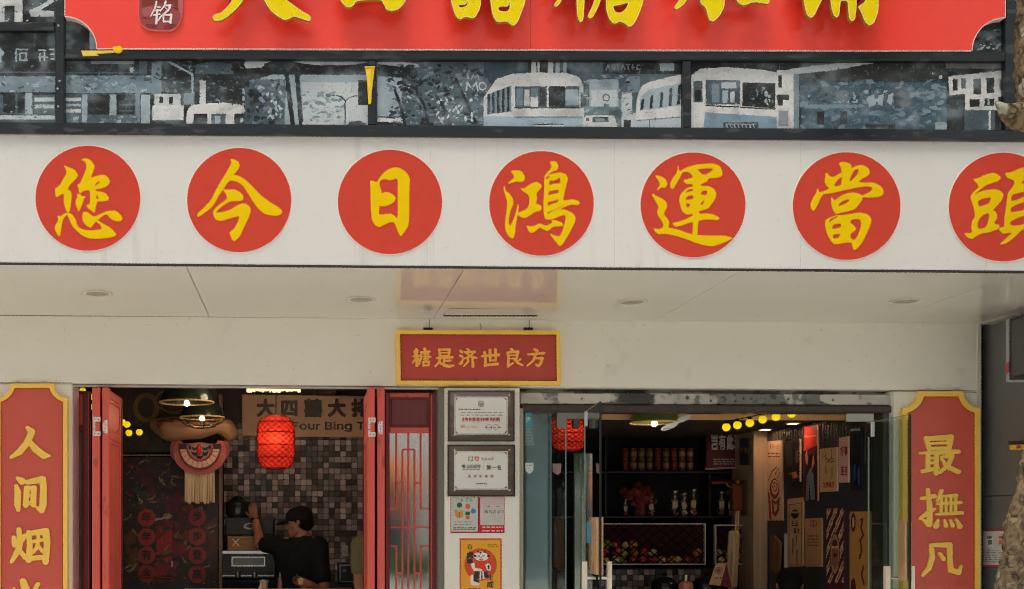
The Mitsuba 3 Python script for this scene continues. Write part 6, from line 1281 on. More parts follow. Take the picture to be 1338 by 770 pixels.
# coffee counter with machine
k = thing('work_counter', 'dark counter along the mosaic wall', 'counter')
put(k + '__top', rbox(XB(287, 9.0), 1.1, 9.25, 10.0, 0.90, 0.94, 0.005), 'vc_gloss', color=C(52, 50, 50))
put(k + '__front', rbox(XB(287, 9.0) + 0.02, 1.1, 9.3, 9.98, FL, 0.90, 0.005), 'darkwood_mat')
k = thing('coffee_machine', 'black and steel coffee machine below stacked boxes at the mosaic wall', 'coffee machine')
YC = 9.42
pc = FR(YC)
put(k + '__body', slab(pc, rect(288, 722, 361, 757), -0.40, 0.0, 0.012), 'vc_gloss', color=C(30, 30, 32))
put(k + '__top_tray', slab(pc, rect(286, 719.5, 363, 724.5), -0.42, 0.012, 0.004), 'chrome_mat')
put(k + '__side_panel', slab(pc, rect(285.5, 724, 289.5, 757), -0.40, 0.012, 0.004), 'chrome_mat')
put(k + '__display', slab(pc, rect(304, 729, 345, 739), 0.0, 0.01, 0.003), 'vc_gloss', color=C(120, 128, 128))
put(k + '__display_frame', solid(pc, R(302.6, 727.8, 346.4, 740.4).difference(R(304, 729, 345, 739)), 0, 0.014), 'chrome_mat')
for x in (311, 333):
    put(k + '__brew_spout', lathe([(0, 0), (.02, 0), (.024, .05), (0, .05)], P(x, 752, YC) + [0, -0.04, -0.02], 14), 'chrome_mat', smooth=40)
put(k + '__lower_rail', slab(pc, rect(290, 751.5, 358, 753.5), 0.0, 0.01, 0.002), 'chrome_mat')
put(k + '__base', rbox(XB(290, YC), XB(360, YC), YC, YC + 0.4, 0.94, zp(757, YC), 0.01), 'vc_gloss', color=C(24, 24, 26))
k = thing('wooden_crate', 'brown wooden box with a white cross mark on the coffee machine', 'box')
Yk = 9.5
put(k + '__body', slab(FR(Yk), rect(297, 700.5, 344, 719.2), -0.25, 0.0, 0.006), 'vc_semi', color=C(130, 92, 48))
put(k + '__slat', slab(FR(Yk), rect(297.6, 701, 343.5, 703.5), 0.0, 0.006, 0.002), 'vc_semi', color=C(146, 106, 58))
put(k + '__slat', slab(FR(Yk), rect(297.6, 716, 343.5, 718.8), 0.0, 0.006, 0.002), 'vc_semi', color=C(142, 102, 54))
artwork(FR(Yk), [(unary_union([LineString([(304, 705), (312, 713)]).buffer(0.8), LineString([(312, 704.5), (304, 713.5)]).buffer(0.8)]), C(196, 180, 150))], 0.0006, k + '__mark')
k = thing('dark_box', 'black box with a pale oval mark between the crate and the raised arm', 'box')
put(k + '__body', slab(FR(9.52), rect(294.5, 678, 358, 699.8), -0.22, 0.0, 0.008), 'vc_semi', color=C(30, 30, 33))
put(k + '__lid', slab(FR(9.52), rect(293.5, 676.5, 359, 680), -0.23, 0.006, 0.004), 'vc_semi', color=C(36, 36, 40))
artwork(FR(9.52), [(affinity.scale(Point(325, 688).buffer(1), 7, 4).difference(affinity.scale(Point(326.5, 687.6).buffer(1), 5, 2.6)), C(176, 166, 150))], 0.0006, k + '__mark')
k = thing('grinder_hopper', 'dark rounded coffee grinder hopper under the raised hand', 'grinder')
c = P(311, 676.4, 9.6)
put(k + '__hopper', lathe([(0, .16), (.06, .155), (.10, .12), (.105, .05), (.08, .0), (0, .0)], c, 24), 'vc_gloss', color=C(36, 34, 34), smooth=40)
put(k + '__lid', lathe([(0, .028), (.03, .02), (.062, .0), (0, .0)], c + [0, 0, .155], 20), 'vc_gloss', color=C(24, 24, 25), smooth=40)
k = thing('squeeze_bottle', 'slim pink squeeze bottle left of the cook', 'bottle')
c = P(366, 770, 9.2)
put(k + '__body', lathe([(0, 0), (.016, 0), (.018, .01), (.018, .085), (.008, .10), (0, .10)], c, 16), 'vc_gloss', color=C(190, 140, 124), smooth=40)
put(k + '__nozzle', lathe([(0, .035), (.003, .035), (.009, 0), (0, 0)], c + [0, 0, .10], 12), 'vc_gloss', color=C(190, 186, 178), smooth=40)
k = thing('wall_switch', 'small white wall plate on the mosaic', 'switch')
put(k + '__plate', slab(FR(10.0), rect(447.5, 713, 455, 727), 0.002, 0.012, 0.003), 'vc_semi', color=C(206, 200, 190))
put(k + '__rocker', slab(FR(10.0), rect(449, 716, 453.5, 724), 0.012, 0.017, 0.003), 'vc_semi', color=C(188, 182, 172))
k = thing('control_unit', 'small appliance with a red lit display right of the cook', 'appliance')
pu = FR(9.6)
put(k + '__case', slab(pu, rect(441.5, 736, 470, 763), -0.2, 0.0, 0.006), 'vc_gloss', color=C(44, 46, 48))
put(k + '__bezel', solid(pu, R(443.5, 738, 469, 761).difference(R(445, 740, 468, 759.5)), 0.0, 0.006), 'vc_metal', color=C(140, 140, 140))
put(k + '__lamp', lathe([(0, .004), (.006, .003), (.007, 0), (0, 0)], P(458.5, 748.5, 9.6) + [0, -0.002, 0], 10, axis=1), 'vc_gloss', color=C(200, 30, 30), emit=(0.9, 0.03, 0.03))
put(k + '__lamp', lathe([(0, .004), (.006, .003), (.007, 0), (0, 0)], P(463, 748.5, 9.6) + [0, -0.002, 0], 10, axis=1), 'vc_gloss', color=C(200, 30, 30), emit=(0.9, 0.03, 0.03))
put(k + '__dial', lathe([(0, .012), (.018, .01), (.02, 0), (0, 0)], P(450.5, 747, 9.6) + [0, -0.001, 0], 18, axis=1), 'vc_metal', color=C(110, 112, 112), smooth=40)
# serving counter near the street, its top just below the frame
k = thing('serving_counter', 'serving counter just inside the left entrance', 'counter')
put(k + '__top', rbox(-0.95, 0.36, 8.55, 8.95, 1.07, 1.10, 0.006), 'palewood_mat')
put(k + '__front', rbox(-0.93, 0.34, 8.58, 8.92, FL, 1.07, 0.006), 'darkwood_mat')
k = thing('paper_cup', 'pale paper cup with a folded napkin on the serving counter', 'cup')
c = P(345, 772, 8.7); c[2] = 1.10
put(k + '__cup', lathe([(0, 0), (.026, 0), (.035, .075), (.033, .075), (.025, .004), (0, .004)], c, 20), 'vc_semi', color=C(190, 160, 130), smooth=40)
put(k + '__napkin', slab(FR(8.68), [(337, 770), (343, 757), (347, 760), (345, 771)], 0, 0.004, 0.001), 'vc_cloth', color=C(226, 214, 200))

# ---------------------------------------------------------------- right room
YS = 10.2
psf = FR(YS)
ORD = ['first', 'second', 'third', 'fourth', 'fifth', 'sixth', 'seventh', 'eighth', 'ninth', 'tenth', 'eleventh', 'twelfth']
k = thing('shelf_unit', 'black wall shelving behind the right entrance', 'shelf')
put(k + '__back', rbox(1.34, XB(968, YS + .28), YS + 0.26, YS + 0.3, 1.2, 2.38, 0.004), 'vc_matte', color=C(46, 46, 50))
for y in (616, 674.5):
    put(k + '__board', rbox(XB(700, YS), 3.86, YS - 0.02, YS + 0.26, zp(y + 3, YS), zp(y, YS), 0.003), 'vc_semi', color=C(36, 34, 35))
for x in (790, 926):
    put(k + '__upright', rbox(XB(x, YS), XB(x + 3, YS), YS, YS + 0.26, zp(674, YS), 2.38, 0.003), 'vc_semi', color=C(30, 29, 30))
r = random.Random(4)
for row, yb in ((0, 615.8), (1, 600.6)):
    for i in range(9):
        x = 817 + i * 10.6
        kind = 'red' if i in (0, 4, 6) else 'gold'
        nm = 'upper' if row else 'lower'
        kk = thing('drink_can', f'{kind} patterned can, {ORD[i]} from the left in the {nm} row of cans', 'can', f'{kind} cans in the {nm} row')
        c = P(x, yb, YS + 0.06)
        if row: c[2] = P(0, 615.8, YS + 0.06)[2] + 0.1015
        body = C(120, 32, 30) if kind == 'red' else C(110, 74, 46)
        put(kk + '__body', lathe([(0, 0), (.024, 0), (.028, .006), (.028, .088), (.023, .098), (0, .098)], c, 18), 'vc_gloss', color=body, smooth=35)
        put(kk + '__band', lathe([(.0283, .03), (.0288, .031), (.0288, .07), (.0283, .071)], c, 18), 'vc_gloss', color=tuple(np.array(C(160, 126, 80) if kind == 'gold' else C(140, 52, 44)) * r.uniform(.7, 1.1)), smooth=35)
        put(kk + '__rim', lathe([(.0215, .098), (.0235, .0985), (.0235, .101), (.0215, .101)], c, 18), 'vc_metal', color=C(190, 184, 170))


def jar(x, yb, Y, w, h, label, fill, square=False):
    k = thing('glass_jar', label, 'jar', 'glass jars on the shelf')
    c = P(x, yb, Y)
    rr, hh = w / 2 / F * Y, h / F * Y
    n = 4 if square else 20
    sp = [(0, 0.002), (rr, 0.002), (rr * 1.02, hh * .72), (rr * .8, hh * .86), (rr * .8, hh * .92)]
    put(k + '__glass', lathe(sp, c, n), 'jar_glass', smooth=False if square else 40)
    q = random.Random(int(x * 7))
    bits, cs = [], []
    for _ in range(26):
        a, ra = q.uniform(0, 6.28), rr * .62 * math.sqrt(q.random())
        m = ball(c + [ra * math.cos(a), ra * math.sin(a), .012 + q.uniform(0, hh * .58)], q.uniform(.007, .012), 1)
        bits.append(m); cs.append(np.tile(np.array(fill) * q.uniform(.6, 1.3), (len(m.vertices), 1)))
    put(k + '__contents', trimesh.util.concatenate(bits), 'vc_gloss', color=np.vstack(cs), kind='stuff')
    put(k + '__lid', lathe([(0, hh), (rr * .8, hh), (rr * .86, hh * .985), (rr * .86, hh * .91), (0, hh * .91)], c, 20), 'vc_metal', color=C(200, 186, 146), smooth=40)
    put(k + '__label', slab(FR(Y - rr - 0.001), rect(x - w * .28, yb - h * .58, x + w * .28, yb - h * .3), 0, 0.0015, 0.0004), 'vc_print', color=tuple(np.array(C(196, 180, 150))))


for x, w, h, lab, col in ((882, 11, 33, 'clear jar of tan pieces, leftmost of the middle shelf group', C(190, 140, 90)), (894, 10, 30, 'clear jar of pale pieces in the centre of the middle shelf group', C(214, 196, 150)), (906.5, 11, 35, 'tall clear jar of red pieces, rightmost of the middle shelf group', C(170, 70, 56)),
                          (943, 11, 32, 'clear jar of brown pieces beside the wall telephone', C(150, 100, 64)), (955, 10, 29, 'short clear jar of cream pieces nearest to the wall telephone', C(206, 186, 146)), (851, 9, 26, 'small clear jar right of the dried flowers', C(176, 120, 80)), (817.5, 8, 22, 'small clear jar left of the dried flowers', C(160, 60, 50))):
    jar(x, 674.3, YS + .05, w, h, lab, col)
k = thing('dried_flowers', 'dusky red bunch of dried flowers on the shelf above the fruit case', 'flowers')
r = random.Random(8)
put(k + '__vase', lathe([(0, 0), (.05, 0), (.062, .03), (.045, .07), (.05, .085), (0, .085)], P(835, 674.3, YS + .05), 20), 'vc_gloss', color=C(90, 70, 60), smooth=40)
fl, cs = [], []
for _ in range(46):
    c = P(r.gauss(833, 8), r.gauss(650, 7.5), YS + r.uniform(-.03, .1))
    m = ball(c, r.uniform(.022, .038), 1)
    m.vertices += np.array([[r.uniform(-.007, .007) for _ in range(3)] for _ in m.vertices])
    fl.append(m); cs.append(np.tile(np.array(C(132, 62, 56)) * r.uniform(.6, 1.2), (len(m.vertices), 1)))
put(k + '__blossoms', trimesh.util.concatenate(fl), 'vc_cloth', color=np.vstack(cs), kind='stuff')

# fruit case with diamond lattice
YD = 9.95
pdz = FR(YD)


def lattice_case(x0, y0, x1, y1, label, seed):
    k = thing('lattice_case', label, 'display case', 'white edged display cases')
    o = R(x0, y0, x1, y1)
    put(k + '__frame', solid(pdz, o.difference(o.buffer(-1.5, join_style=2)), -0.03, 0.012), 'vc_semi', color=C(206, 202, 194))
    put(k + '__back', slab(pdz, rect(x0, y0, x1, y1), -0.26, -0.24, 0.002), 'vc_matte', color=C(74, 46, 46))
    put(k + '__floor', rbox(XB(x0, YD), XB(x1, YD), YD, YD + 0.25, zp(y1, YD) - 0.006, zp(y1, YD), 0.002), 'vc_matte', color=C(60, 50, 46))
    inn = o.buffer(-1.4, join_style=2)
    for s in (-1, 1):
        c0 = x0 - 60
        while c0 < x1 + 60:
            l = LineString([(c0 - s * 40, y0 - 12), (c0 + s * 40 * (y1 - y0) / 56, y1 + 0)]).buffer(0.75, cap_style=2).intersection(inn)
            if l.area > 1: put(k + '__lattice_bar', solid(pdz, l, -0.006 - (0.003 if s > 0 else 0), -0.003 if s < 0 else -0.0062), 'vc_matte', color=C(30, 24, 22))
            c0 += 15.2
    r = random.Random(seed)
    x = x0 + 6
    cols = [('yellow', C(222, 190, 84)), ('green', C(150, 176, 60)), ('red', C(190, 74, 60)), ('orange', C(216, 132, 54)), ('pale', C(214, 200, 140))]
    seen = {}
    while x < x1 - 5:
        for lev in ((0, 1, 2) if (x < x0 + 45 and x1 - x0 > 60) else (0, 1) if r.random() < 0.6 else (0,)):
            nm, col = cols[r.randrange(5)]
            rr = r.uniform(.034, .043)
            seen[nm] = seen.get(nm, -1) + 1
            f = thing('fruit', f'{ORD[seen[nm]]} {nm} fruit from the left in the {"wide" if x1 - x0 > 60 else "narrow"} lattice case', 'fruit', f'{nm} fruits in the {"wide" if x1 - x0 > 60 else "narrow"} case')
            c = P(x + r.uniform(-2, 2), y1, YD + r.uniform(.06, .14)); c[2] = zp(y1, YD) + rr + lev * 0.068
            pr = [(0.0, -rr * .86)] + [(rr * math.cos(t) * (1 - 0.06 * math.sin(t)), rr * .94 * math.sin(t)) for t in np.linspace(-1.35, 1.3, 9)] + [(0.0, rr * .82)]
            put(f + '__flesh', lathe(pr, c, 16), 'vc_gloss', color=col, smooth=True)
            put(f + '__stalk', tube([c + [0, 0, rr * .8], c + [.003, 0, rr * 1.12]], 0.003, 5), 'vc_matte', color=C(70, 54, 34))
        x += r.uniform(10.5, 13)


lattice_case(786, 684, 922.5, 738.5, 'wide white edged case of fruit behind a diamond lattice', 2)
lattice_case(934.5, 686, 975, 738, 'narrow white edged lattice case beside the hanging tote bag', 3)
# bigger tiles below the case
ms, cs = [], []
r = random.Random(12)
pal2 = [C(170, 160, 150), C(128, 118, 110), C(84, 78, 76), C(58, 54, 54), C(196, 188, 176)]
u = 0.0495
for i in range(-4, 17):
    for j in range(5):
        k_ = r.choice(pal2)
        m = rbox(0, u - .004, 0, .01, 0, u - .004, .002)
        m.vertices = m.vertices + [XB(790, 10.0) + i * u, 10.0 - r.uniform(0, .001), zp(744, 10.0) - (j + 1) * u]
        ms.append(m); cs.append(np.tile(np.array(k_) * r.uniform(.9, 1.1), (len(m.vertices), 1)))
put(B + '__splashback_tiles', trimesh.util.concatenate(ms), 'vc_gloss', color=np.vstack(cs), kind='stuff')
put(B + '__splashback', rbox(XB(760, 10.0), 3.77, 10.008, 10.18, 0.9, zp(742.5, 10.0), 0.004), 'vc_matte', color=C(60, 56, 54))
k = thing('bar_counter', 'dark bar counter in the right room', 'counter')
put(k + '__top', rbox(1.9, 3.70, 9.3, 9.98, 0.98, 1.02, 0.006), 'vc_gloss', color=C(46, 40, 38))
put(k + '__front', rbox(1.93, 3.68, 9.33, 9.96, FL, 0.98, 0.006), 'darkwood_mat')
for x, w, lab in ((868, 34, 'black lidded pot on the bar counter left of the peach bottle'), (923, 34, 'black lidded pot on the bar counter right of the peach bottle')):
    kk = thing('lidded_pot', lab, 'pot', 'black pots on the bar')
    c = P(x, 770, 9.55); c[2] = 1.02
    rr = w / 2 / F * 9.55
    put(kk + '__pot', lathe([(0, 0), (rr * .92, 0), (rr, .02), (rr, .085), (rr * .97, .09), (0, .09)], c, 32), 'vc_gloss', color=C(26, 26, 28), smooth=40)
    put(kk + '__lid', lathe([(0, .145), (rr * .4, .138), (rr * .8, .115), (rr * 1.02, .092), (rr * 1.02, .09), (0, .09)], c, 32), 'vc_gloss', color=C(32, 32, 35), smooth=50)
    put(kk + '__knob', lathe([(0, .178), (.014, .176), (.018, .165), (.008, .15), (.01, .142), (0, .142)], c, 16), 'vc_gloss', color=C(20, 20, 22), smooth=40)
k = thing('peach_bottle', 'peach coloured bottle with a steel cap between two black pots', 'bottle')
c = P(896, 770, 9.4); c[2] = 1.02
put(k + '__body', lathe([(0, 0), (.055, 0), (.06, .01), (.06, .075), (.05, .10), (.028, .112), (0, .112)], c, 24), 'vc_gloss', color=C(206, 138, 112), smooth=40)
put(k + '__cap', lathe([(0, .165), (.024, .165), (.026, .16), (.026, .116), (.03, .112), (0, .112)], c, 20), 'vc_metal', color=C(200, 190, 160), smooth=40)
k = thing('card_reader', 'small dark blue reader beside the tent card', 'card reader')
put(k + '__body', slab(FR(9.6), [(912, 757), (926, 753), (929, 760), (914, 765)], -0.08, 0.0, 0.005), 'vc_gloss', color=C(38, 52, 74))
put(k + '__key', slab(FR(9.6), [(916, 758.4), (924, 756), (925, 758.4), (917, 760.8)], 0.0, 0.004, 0.001), 'vc_gloss', color=C(120, 130, 150))
k = thing('tent_card', 'tan folded tent card with a round stamp on the bar', 'card')
pt = FR(9.35)
put(k + '__front', slab(pt, [(926.5, 764), (935.5, 736), (949.5, 736), (941, 766)], 0.0, 0.004, 0.001), 'vc_print', color=C(206, 164, 118))
put(k + '__back', slab(pt, [(941.5, 766), (949.5, 736.5), (956.5, 768)], -0.03, -0.002, 0.002), 'vc_print', color=C(110, 44, 44))
put(k + '__side', slab(pt, [(949.3, 735), (951, 735), (958.5, 768), (956.6, 768)], -0.03, 0.0, 0.002), 'vc_print', color=C(196, 150, 104))
artwork(pt, [(Point(939, 746).buffer(5).difference(Point(939, 746).buffer(4.2)), C(120, 60, 44)), (Point(939, 746).buffer(3), C(150, 92, 66)), (lines(934, 755, 943, 755, 1, 2, 1.4, 2), C(110, 50, 40))], 0.0046, k + '__printing')
k = thing('red_menu_board', 'dark red board with white condensed characters high on the rear wall', 'sign')
pr_ = FR(10.12)
put(k + '__board', slab(pr_, [(923, 540), (972, 540), (972, 611), (923, 613.5)], -0.03, 0.0, 0.003), 'vc_semi', color=C(86, 24, 34))
put(k + '__ledge', slab(pr_, [(922, 612), (973, 609.5), (973, 612), (922, 614.5)], 0.0, 0.02, 0.003), 'vc_semi', color=C(170, 140, 140))
put(k + '__shelf_line', slab(pr_, [(930, 629), (972, 628), (972, 631.5), (930, 633)], -0.02, 0.02, 0.003), 'vc_semi', color=C(120, 28, 40))
put(k + '__characters', solid(pr_, lettering('岂有此理', 929, 567, 23, 10.2, bold=0.03, sx=0.42), 0.0, 0.01), 'vc_semi', color=C(214, 206, 206), kind='stuff')
artwork(pr_, [(unary_union([lettering('有一大年三', 932, 600, 7.6, 6.6, sx=0.7)]) if False else lines(932, 600, 971, 606, 3, 9, 1.2, 5), C(196, 184, 184))], 0.0006, k + '__small_print')
# side of the partition: dark sign, wall phone, tote bag
XS = XB(984, 9.7) + 0.004
psd = Plane((XS, 0, 0), (0, -1, 0), (0, 0, 1))
k = thing('dark_sign', 'small black sign with gold characters on the pale partition', 'sign')
put(k + '__board', slab(psd, rect(966, 572.5, 977.8, 608), 0.001, 0.02, 0.003), 'vc_semi', color=C(26, 28, 36))
put(k + '__characters', solid(psd, lettering('步登', 966.6, 585, 9.5, 5.2, bold=0.02, sx=0.5), 0.02, 0.023), 'vc_metal', color=C(206, 160, 50), kind='stuff')
k = thing('wall_telephone', 'brown wooden telephone box with brass bell on the pale partition', 'telephone')
put(k + '__backplate', slab(psd, rect(967, 628, 975.5, 674), 0.001, 0.016, 0.004), 'walnut_mat')
zt1, zb1 = zp(634.5, 9.9), zp(668, 9.9)
put(k + '__box', rbox(XS - .10, XS - .0165, 9.9, 9.985, zb1, zt1, .006), 'vc_gloss', color=C(112, 62, 38))
put(k + '__lid', rbox(XS - .104, XS - .0165, 9.895, 9.99, zt1 + .001, zt1 + .012, .004), 'walnut_mat')
put(k + '__bell', ball((XS - .05, 9.93, zt1 + .03), .022, 2), 'vc_metal', color=C(206, 150, 60), smooth=True)
put(k + '__mouthpiece', tube([(XS - .101, 9.94, zt1 - .05), (XS - .15, 9.93, zt1 - .06)], [.014, .022], 14), 'vc_gloss', color=C(70, 40, 28), smooth=40)
put(k + '__hook', tube([(XS - .10, 9.92, zt1 - .02), (XS - .13, 9.92, zt1 - .01), (XS - .15, 9.92, zt1 + .02)], .005, 6), 'vc_metal', color=C(180, 130, 60))
k = thing('tote_bag', 'cream cloth bag hanging by long straps below the telephone', 'bag')
Yt = 9.62
bagm = soften(m3.Manifold.batch_hull([sphere(P(x, y, Yt) + [0, d, 0], .02) for x, y, d in ((955, 697, 0), (965, 697, .03), (964, 740, .05), (957, 745, .06), (953.6, 720, 0), (963, 766, .05), (955, 768, .02))]), 0.012, 4)
put(k + '__cloth', bagm, 'vc_cloth', color=C(206, 176, 134), smooth=True)
put(k + '__fold', soften(m3.Manifold.batch_hull([sphere(P(x, y, Yt - .03), .008) for x, y in ((958.5, 699), (960, 730), (957, 760))]), 0.01, 2), 'vc_cloth', color=C(216, 186, 144), smooth=True)
put(k + '__strap', tube([P(962, 668, Yt + .1), P(961.5, 682, Yt + .03), P(960.5, 697, Yt)], .006, 6), 'vc_cloth', color=C(196, 170, 134))
put(k + '__strap', tube([P(965, 668, Yt + .1), P(964.5, 684, Yt + .05), P(964, 697, Yt + .02)], .006, 6), 'vc_cloth', color=C(190, 164, 128))

# posters on the dark side wall
PPW = Plane((XP, 0, 0), (0, -1, 0), (0, 0, 1))
sk_ = lambda x, y: y


def poster(name, x0, x1, tl, tr, bl, br, label, base, art, thick=0.012, n0=0.0005, edge=None):
    k = thing(name, label, 'poster' if 'poster' in name else 'picture')
    put(k + '__sheet', slab(PPW, [(x0, tl), (x1, tr), (x1, br), (x0, bl)], n0, n0 + thick, 0.001), 'vc_print', color=base)
    if edge is not None:
        put(k + '__edge', slab(PPW, [(x1 - 1.1, tr), (x1, tr), (x1, br), (x1 - 1.1, br)], n0 + thick, n0 + thick + 0.008, 0.001), 'vc_semi', color=edge)
    if art: artwork(PPW, art, n0 + thick + 0.0006, k + '__printing')
    return k


RED, TAN, PINK = C(166, 44, 36), C(206, 160, 112), C(222, 176, 146)
art = [(lettering('系列一三', 1006, 580.5, 7.5, 2.9, bold=0.02, sx=.38), RED), (lines(1003.5, 592, 1019, 596, 2, 3, 1.8, 3), RED)]
cxx = 1012
art += [(affinity.scale(Point(cxx, 639).buffer(1), 6.3, 13.5), RED), (affinity.scale(Point(cxx + .6, 637).buffer(1), 4.6, 9.6), PINK), (affinity.scale(Point(cxx + .6, 636.4).buffer(1), 3.2, 6.4).difference(affinity.scale(Point(cxx + .6, 636.4).buffer(1), 2.3, 4.8)), RED), (Polygon([(1003, 640), (1006, 646), (1008.5, 680), (1005, 679)]), RED), (Polygon([(1008, 652), (1014, 656), (1019, 648), (1018, 668), (1013, 676), (1009, 672)]), RED), (Polygon([(1010.5, 658), (1014, 660), (1016, 657), (1015, 667), (1012, 669)]), PINK), (LineString([(1004, 628), (1009, 616), (1015, 610)]).buffer(.6), RED), (LineString([(1013, 620), (1017, 612), (1019, 619), (1015, 626)]).buffer(.35), C(110, 60, 40)), (Point(1012, 636).buffer(1), RED)]
poster('long_poster', 1001.5, 1022.3, 577.5, 575, 680.5, 680.5, 'long pale poster with a red bowl drawing, leftmost on the dark wall', C(216, 178, 140), art)
art = [(Polygon([(1026, 582), (1034, 578), (1036, 606), (1028, 612)]), C(62, 54, 52)), (Polygon([(1034, 618), (1040, 616), (1043, 624), (1036, 626)]), C(206, 110, 80)), (Polygon([(1028, 619), (1035, 617), (1034, 621)]), C(160, 60, 50)), (Polygon([(1039, 592), (1043, 586), (1044, 604), (1040, 606)]), C(110, 70, 60))]
poster('dark_picture', 1024, 1045.8, 577.5, 574, 633, 630, 'dark framed picture with a small orange patch beside the bowl poster', C(38, 35, 36), art, 0.02, edge=C(222, 196, 160))
gr = [(Polygon([(1050.4, 558), (1068.4, 556), (1068.4, 654), (1050.4, 655)]), C(92, 26, 34))]
gr += [(Polygon([(1050.4, 558.2), (1068.4, 556.2), (1068.4, 582), (1050.4, 590)]), C(196, 58, 44)), (Polygon([(1050.4, 570), (1067, 568.6), (1067, 570.8), (1050.4, 572.4)]), C(224, 120, 100)), (Polygon([(1052, 614), (1058, 598), (1066, 594), (1067.5, 614), (1066, 655), (1052, 655)]), C(58, 32, 38)), (Polygon([(1052.5, 655), (1054, 622), (1058.5, 612), (1063, 620), (1065, 653), (1059, 654), (1058, 630), (1056.4, 655)]), C(104, 118, 124)), (Polygon([(1052, 594), (1054.5, 588), (1056, 600), (1055, 608), (1053, 604)]), C(196, 150, 130)), (Polygon([(1061, 600), (1063.4, 594), (1064, 606), (1060.5, 615)]), C(206, 140, 110)), (Polygon([(1057, 596), (1061, 592), (1062, 600), (1060, 608), (1057, 606)]), C(34, 26, 28))]
poster('red_poster', 1050, 1069, 558, 555.6, 655, 655, 'tall red poster of a figure in grey trousers', C(150, 42, 40), gr, edge=C(206, 170, 140))
art = [(LineString([(1078, 588), (1078.6, 595), (1080, 602)]).buffer(.35), C(90, 60, 40)), (LineString([(1086, 587), (1087, 594), (1086, 601)]).buffer(.35), C(90, 60, 40)), (Point(1080, 601.5).buffer(3).difference(Point(1080, 601.5).buffer(2.3)), C(120, 60, 40)), (Point(1086.4, 601.5).buffer(3.2).difference(Point(1086.4, 601.5).buffer(2.5)), C(110, 60, 40)), (LineString([(1074, 598), (1078, 596), (1083, 604), (1092, 603)]).buffer(.4), C(110, 76, 46)), (Polygon([(1077, 610), (1080, 608), (1081, 618), (1078, 620)]), C(176, 128, 84)), (Polygon([(1085, 612), (1088, 609), (1089, 624), (1086, 628)]), C(180, 134, 90)), (lettering('冰镇梅子', 1075, 629.5, 9.0, 3.9, bold=0.03, sx=.42) if '子' in GLYPHS else lettering('冰镇梅酒', 1075, 629.5, 9.0, 3.9, bold=0.03, sx=.42), RED)]
poster('cherry_poster', 1071, 1094, 587, 584.5, 643.5, 642, 'tan poster with a drawn cherry pair and red lettering', TAN, art, edge=C(220, 190, 150))
art = [(lettering('好事', 1098, 583, 13.5, 4.9, bold=0.035, sx=.36), RED), (lettering('连连', 1098, 609, 13.5, 4.9, bold=0.035, sx=.36), RED)]
poster('pink_poster', 1096, 1109, 572.2, 570, 631, 630.5, 'narrow pink poster with four red characters', C(224, 168, 150), art, edge=C(232, 200, 180))
art = [(Polygon([(1114, 568), (1124, 566), (1124, 634), (1114, 636)]), C(16, 22, 34)), (Polygon([(1115, 610), (1118, 606), (1118, 626), (1115, 630)]), C(40, 70, 110)), (Polygon([(1120, 616), (1123, 608), (1123.6, 634), (1121, 634)]), C(44, 76, 120))]
k = poster('dark_mirror_picture', 1111, 1127, 561, 559.5, 641, 641, 'dark blue picture with a pale top edge beside the open glass door', C(30, 36, 40), art, 0.02)
put(k + '__top_edge', slab(PPW, [(1111, 561), (1122, 560), (1122, 563), (1111, 564)], 0.0205, 0.03, 0.001), 'vc_semi', color=C(150, 166, 150))
art = [(Polygon([(1031, 660), (1047.5, 658), (1047.5, 737), (1031, 739)]).exterior.buffer(.35), INK), (affinity.scale(Point(1038.6, 672).buffer(1), 5.2, 6), C(40, 40, 44)), (R(1034, 668.6, 1043, 671), C(196, 150, 104)), (lettering('三山', 1034, 680, 9, 4.4, bold=0.05, sx=.46), INK), (lettering('面大', 1037, 690, 8, 4.2, bold=0.05, sx=.46), INK), (LineString([(1041, 700), (1040, 712)]).buffer(.6), INK), (LineString([(1036, 704), (1036, 724)]).buffer(.8), INK), (R(1040.5, 718, 1042, 736), INK)]
poster('stamp_poster', 1028.8, 1049, 652.5, 650, 741, 740, 'tan poster with a black badge and dark vertical characters', TAN, art)
art = [(affinity.scale(Point(1063, 684.5).buffer(1), 4.6, 5), C(130, 64, 44)), (affinity.scale(Point(1063, 684.5).buffer(1), 3.8, 4.2), C(190, 136, 92)), (lettering('名', 1060.8, 680.4, 8, sx=.5, bold=.03), C(130, 64, 44)), (lines(1055, 700, 1070, 712, 4, 4, 1.6, 8), C(110, 70, 50))]
poster('kraft_poster', 1052, 1073.4, 678, 677, 741, 741, 'brown poster with one round stamp, below the red poster', C(190, 140, 96), art)
PU = C(84, 30, 44)
art = []
for i in range(-3, 5):
    for j in range(7):
        x, y = 1079 + i * 9 + j * 3.4, 650 + j * 15
        art.append((Polygon([(x, y + 20), (x + 9, y), (x + 12, y + 3), (x + 3, y + 23)]), C(206, 166, 130)))
        art.append((LineString([(x + 3, y + 18.5), (x + 9.4, y + 4.5)]).buffer(.5), PU))
art = [(g.intersection(Polygon([(1079.8, 665), (1102, 664.4), (1102, 800), (1079.8, 800)])), c) for g, c in art]
art += [(affinity.scale(Point(1091, 724).buffer(1), 6.6, 28), PU), (affinity.scale(Point(1091, 724).buffer(1), 5.8, 26), C(176, 122, 84)), (affinity.scale(Point(1090.6, 711).buffer(1), 3.4, 6), C(90, 40, 36)), (Polygon([(1087, 718), (1095, 718), (1096, 736), (1091, 745), (1086.5, 736)]), C(140, 84, 58)), (R(1087.6, 714, 1090, 716), C(226, 206, 180)), (R(1092, 714, 1094.4, 716), C(226, 206, 180)), (Polygon([(1088, 724), (1094, 724), (1091, 730)]), PU)]
poster('pattern_poster', 1079.3, 1102.8, 664.6, 664, 830, 832, 'plum and tan diagonal pattern poster with an oval figure', PU, [a for a in art if not a[0].is_empty])
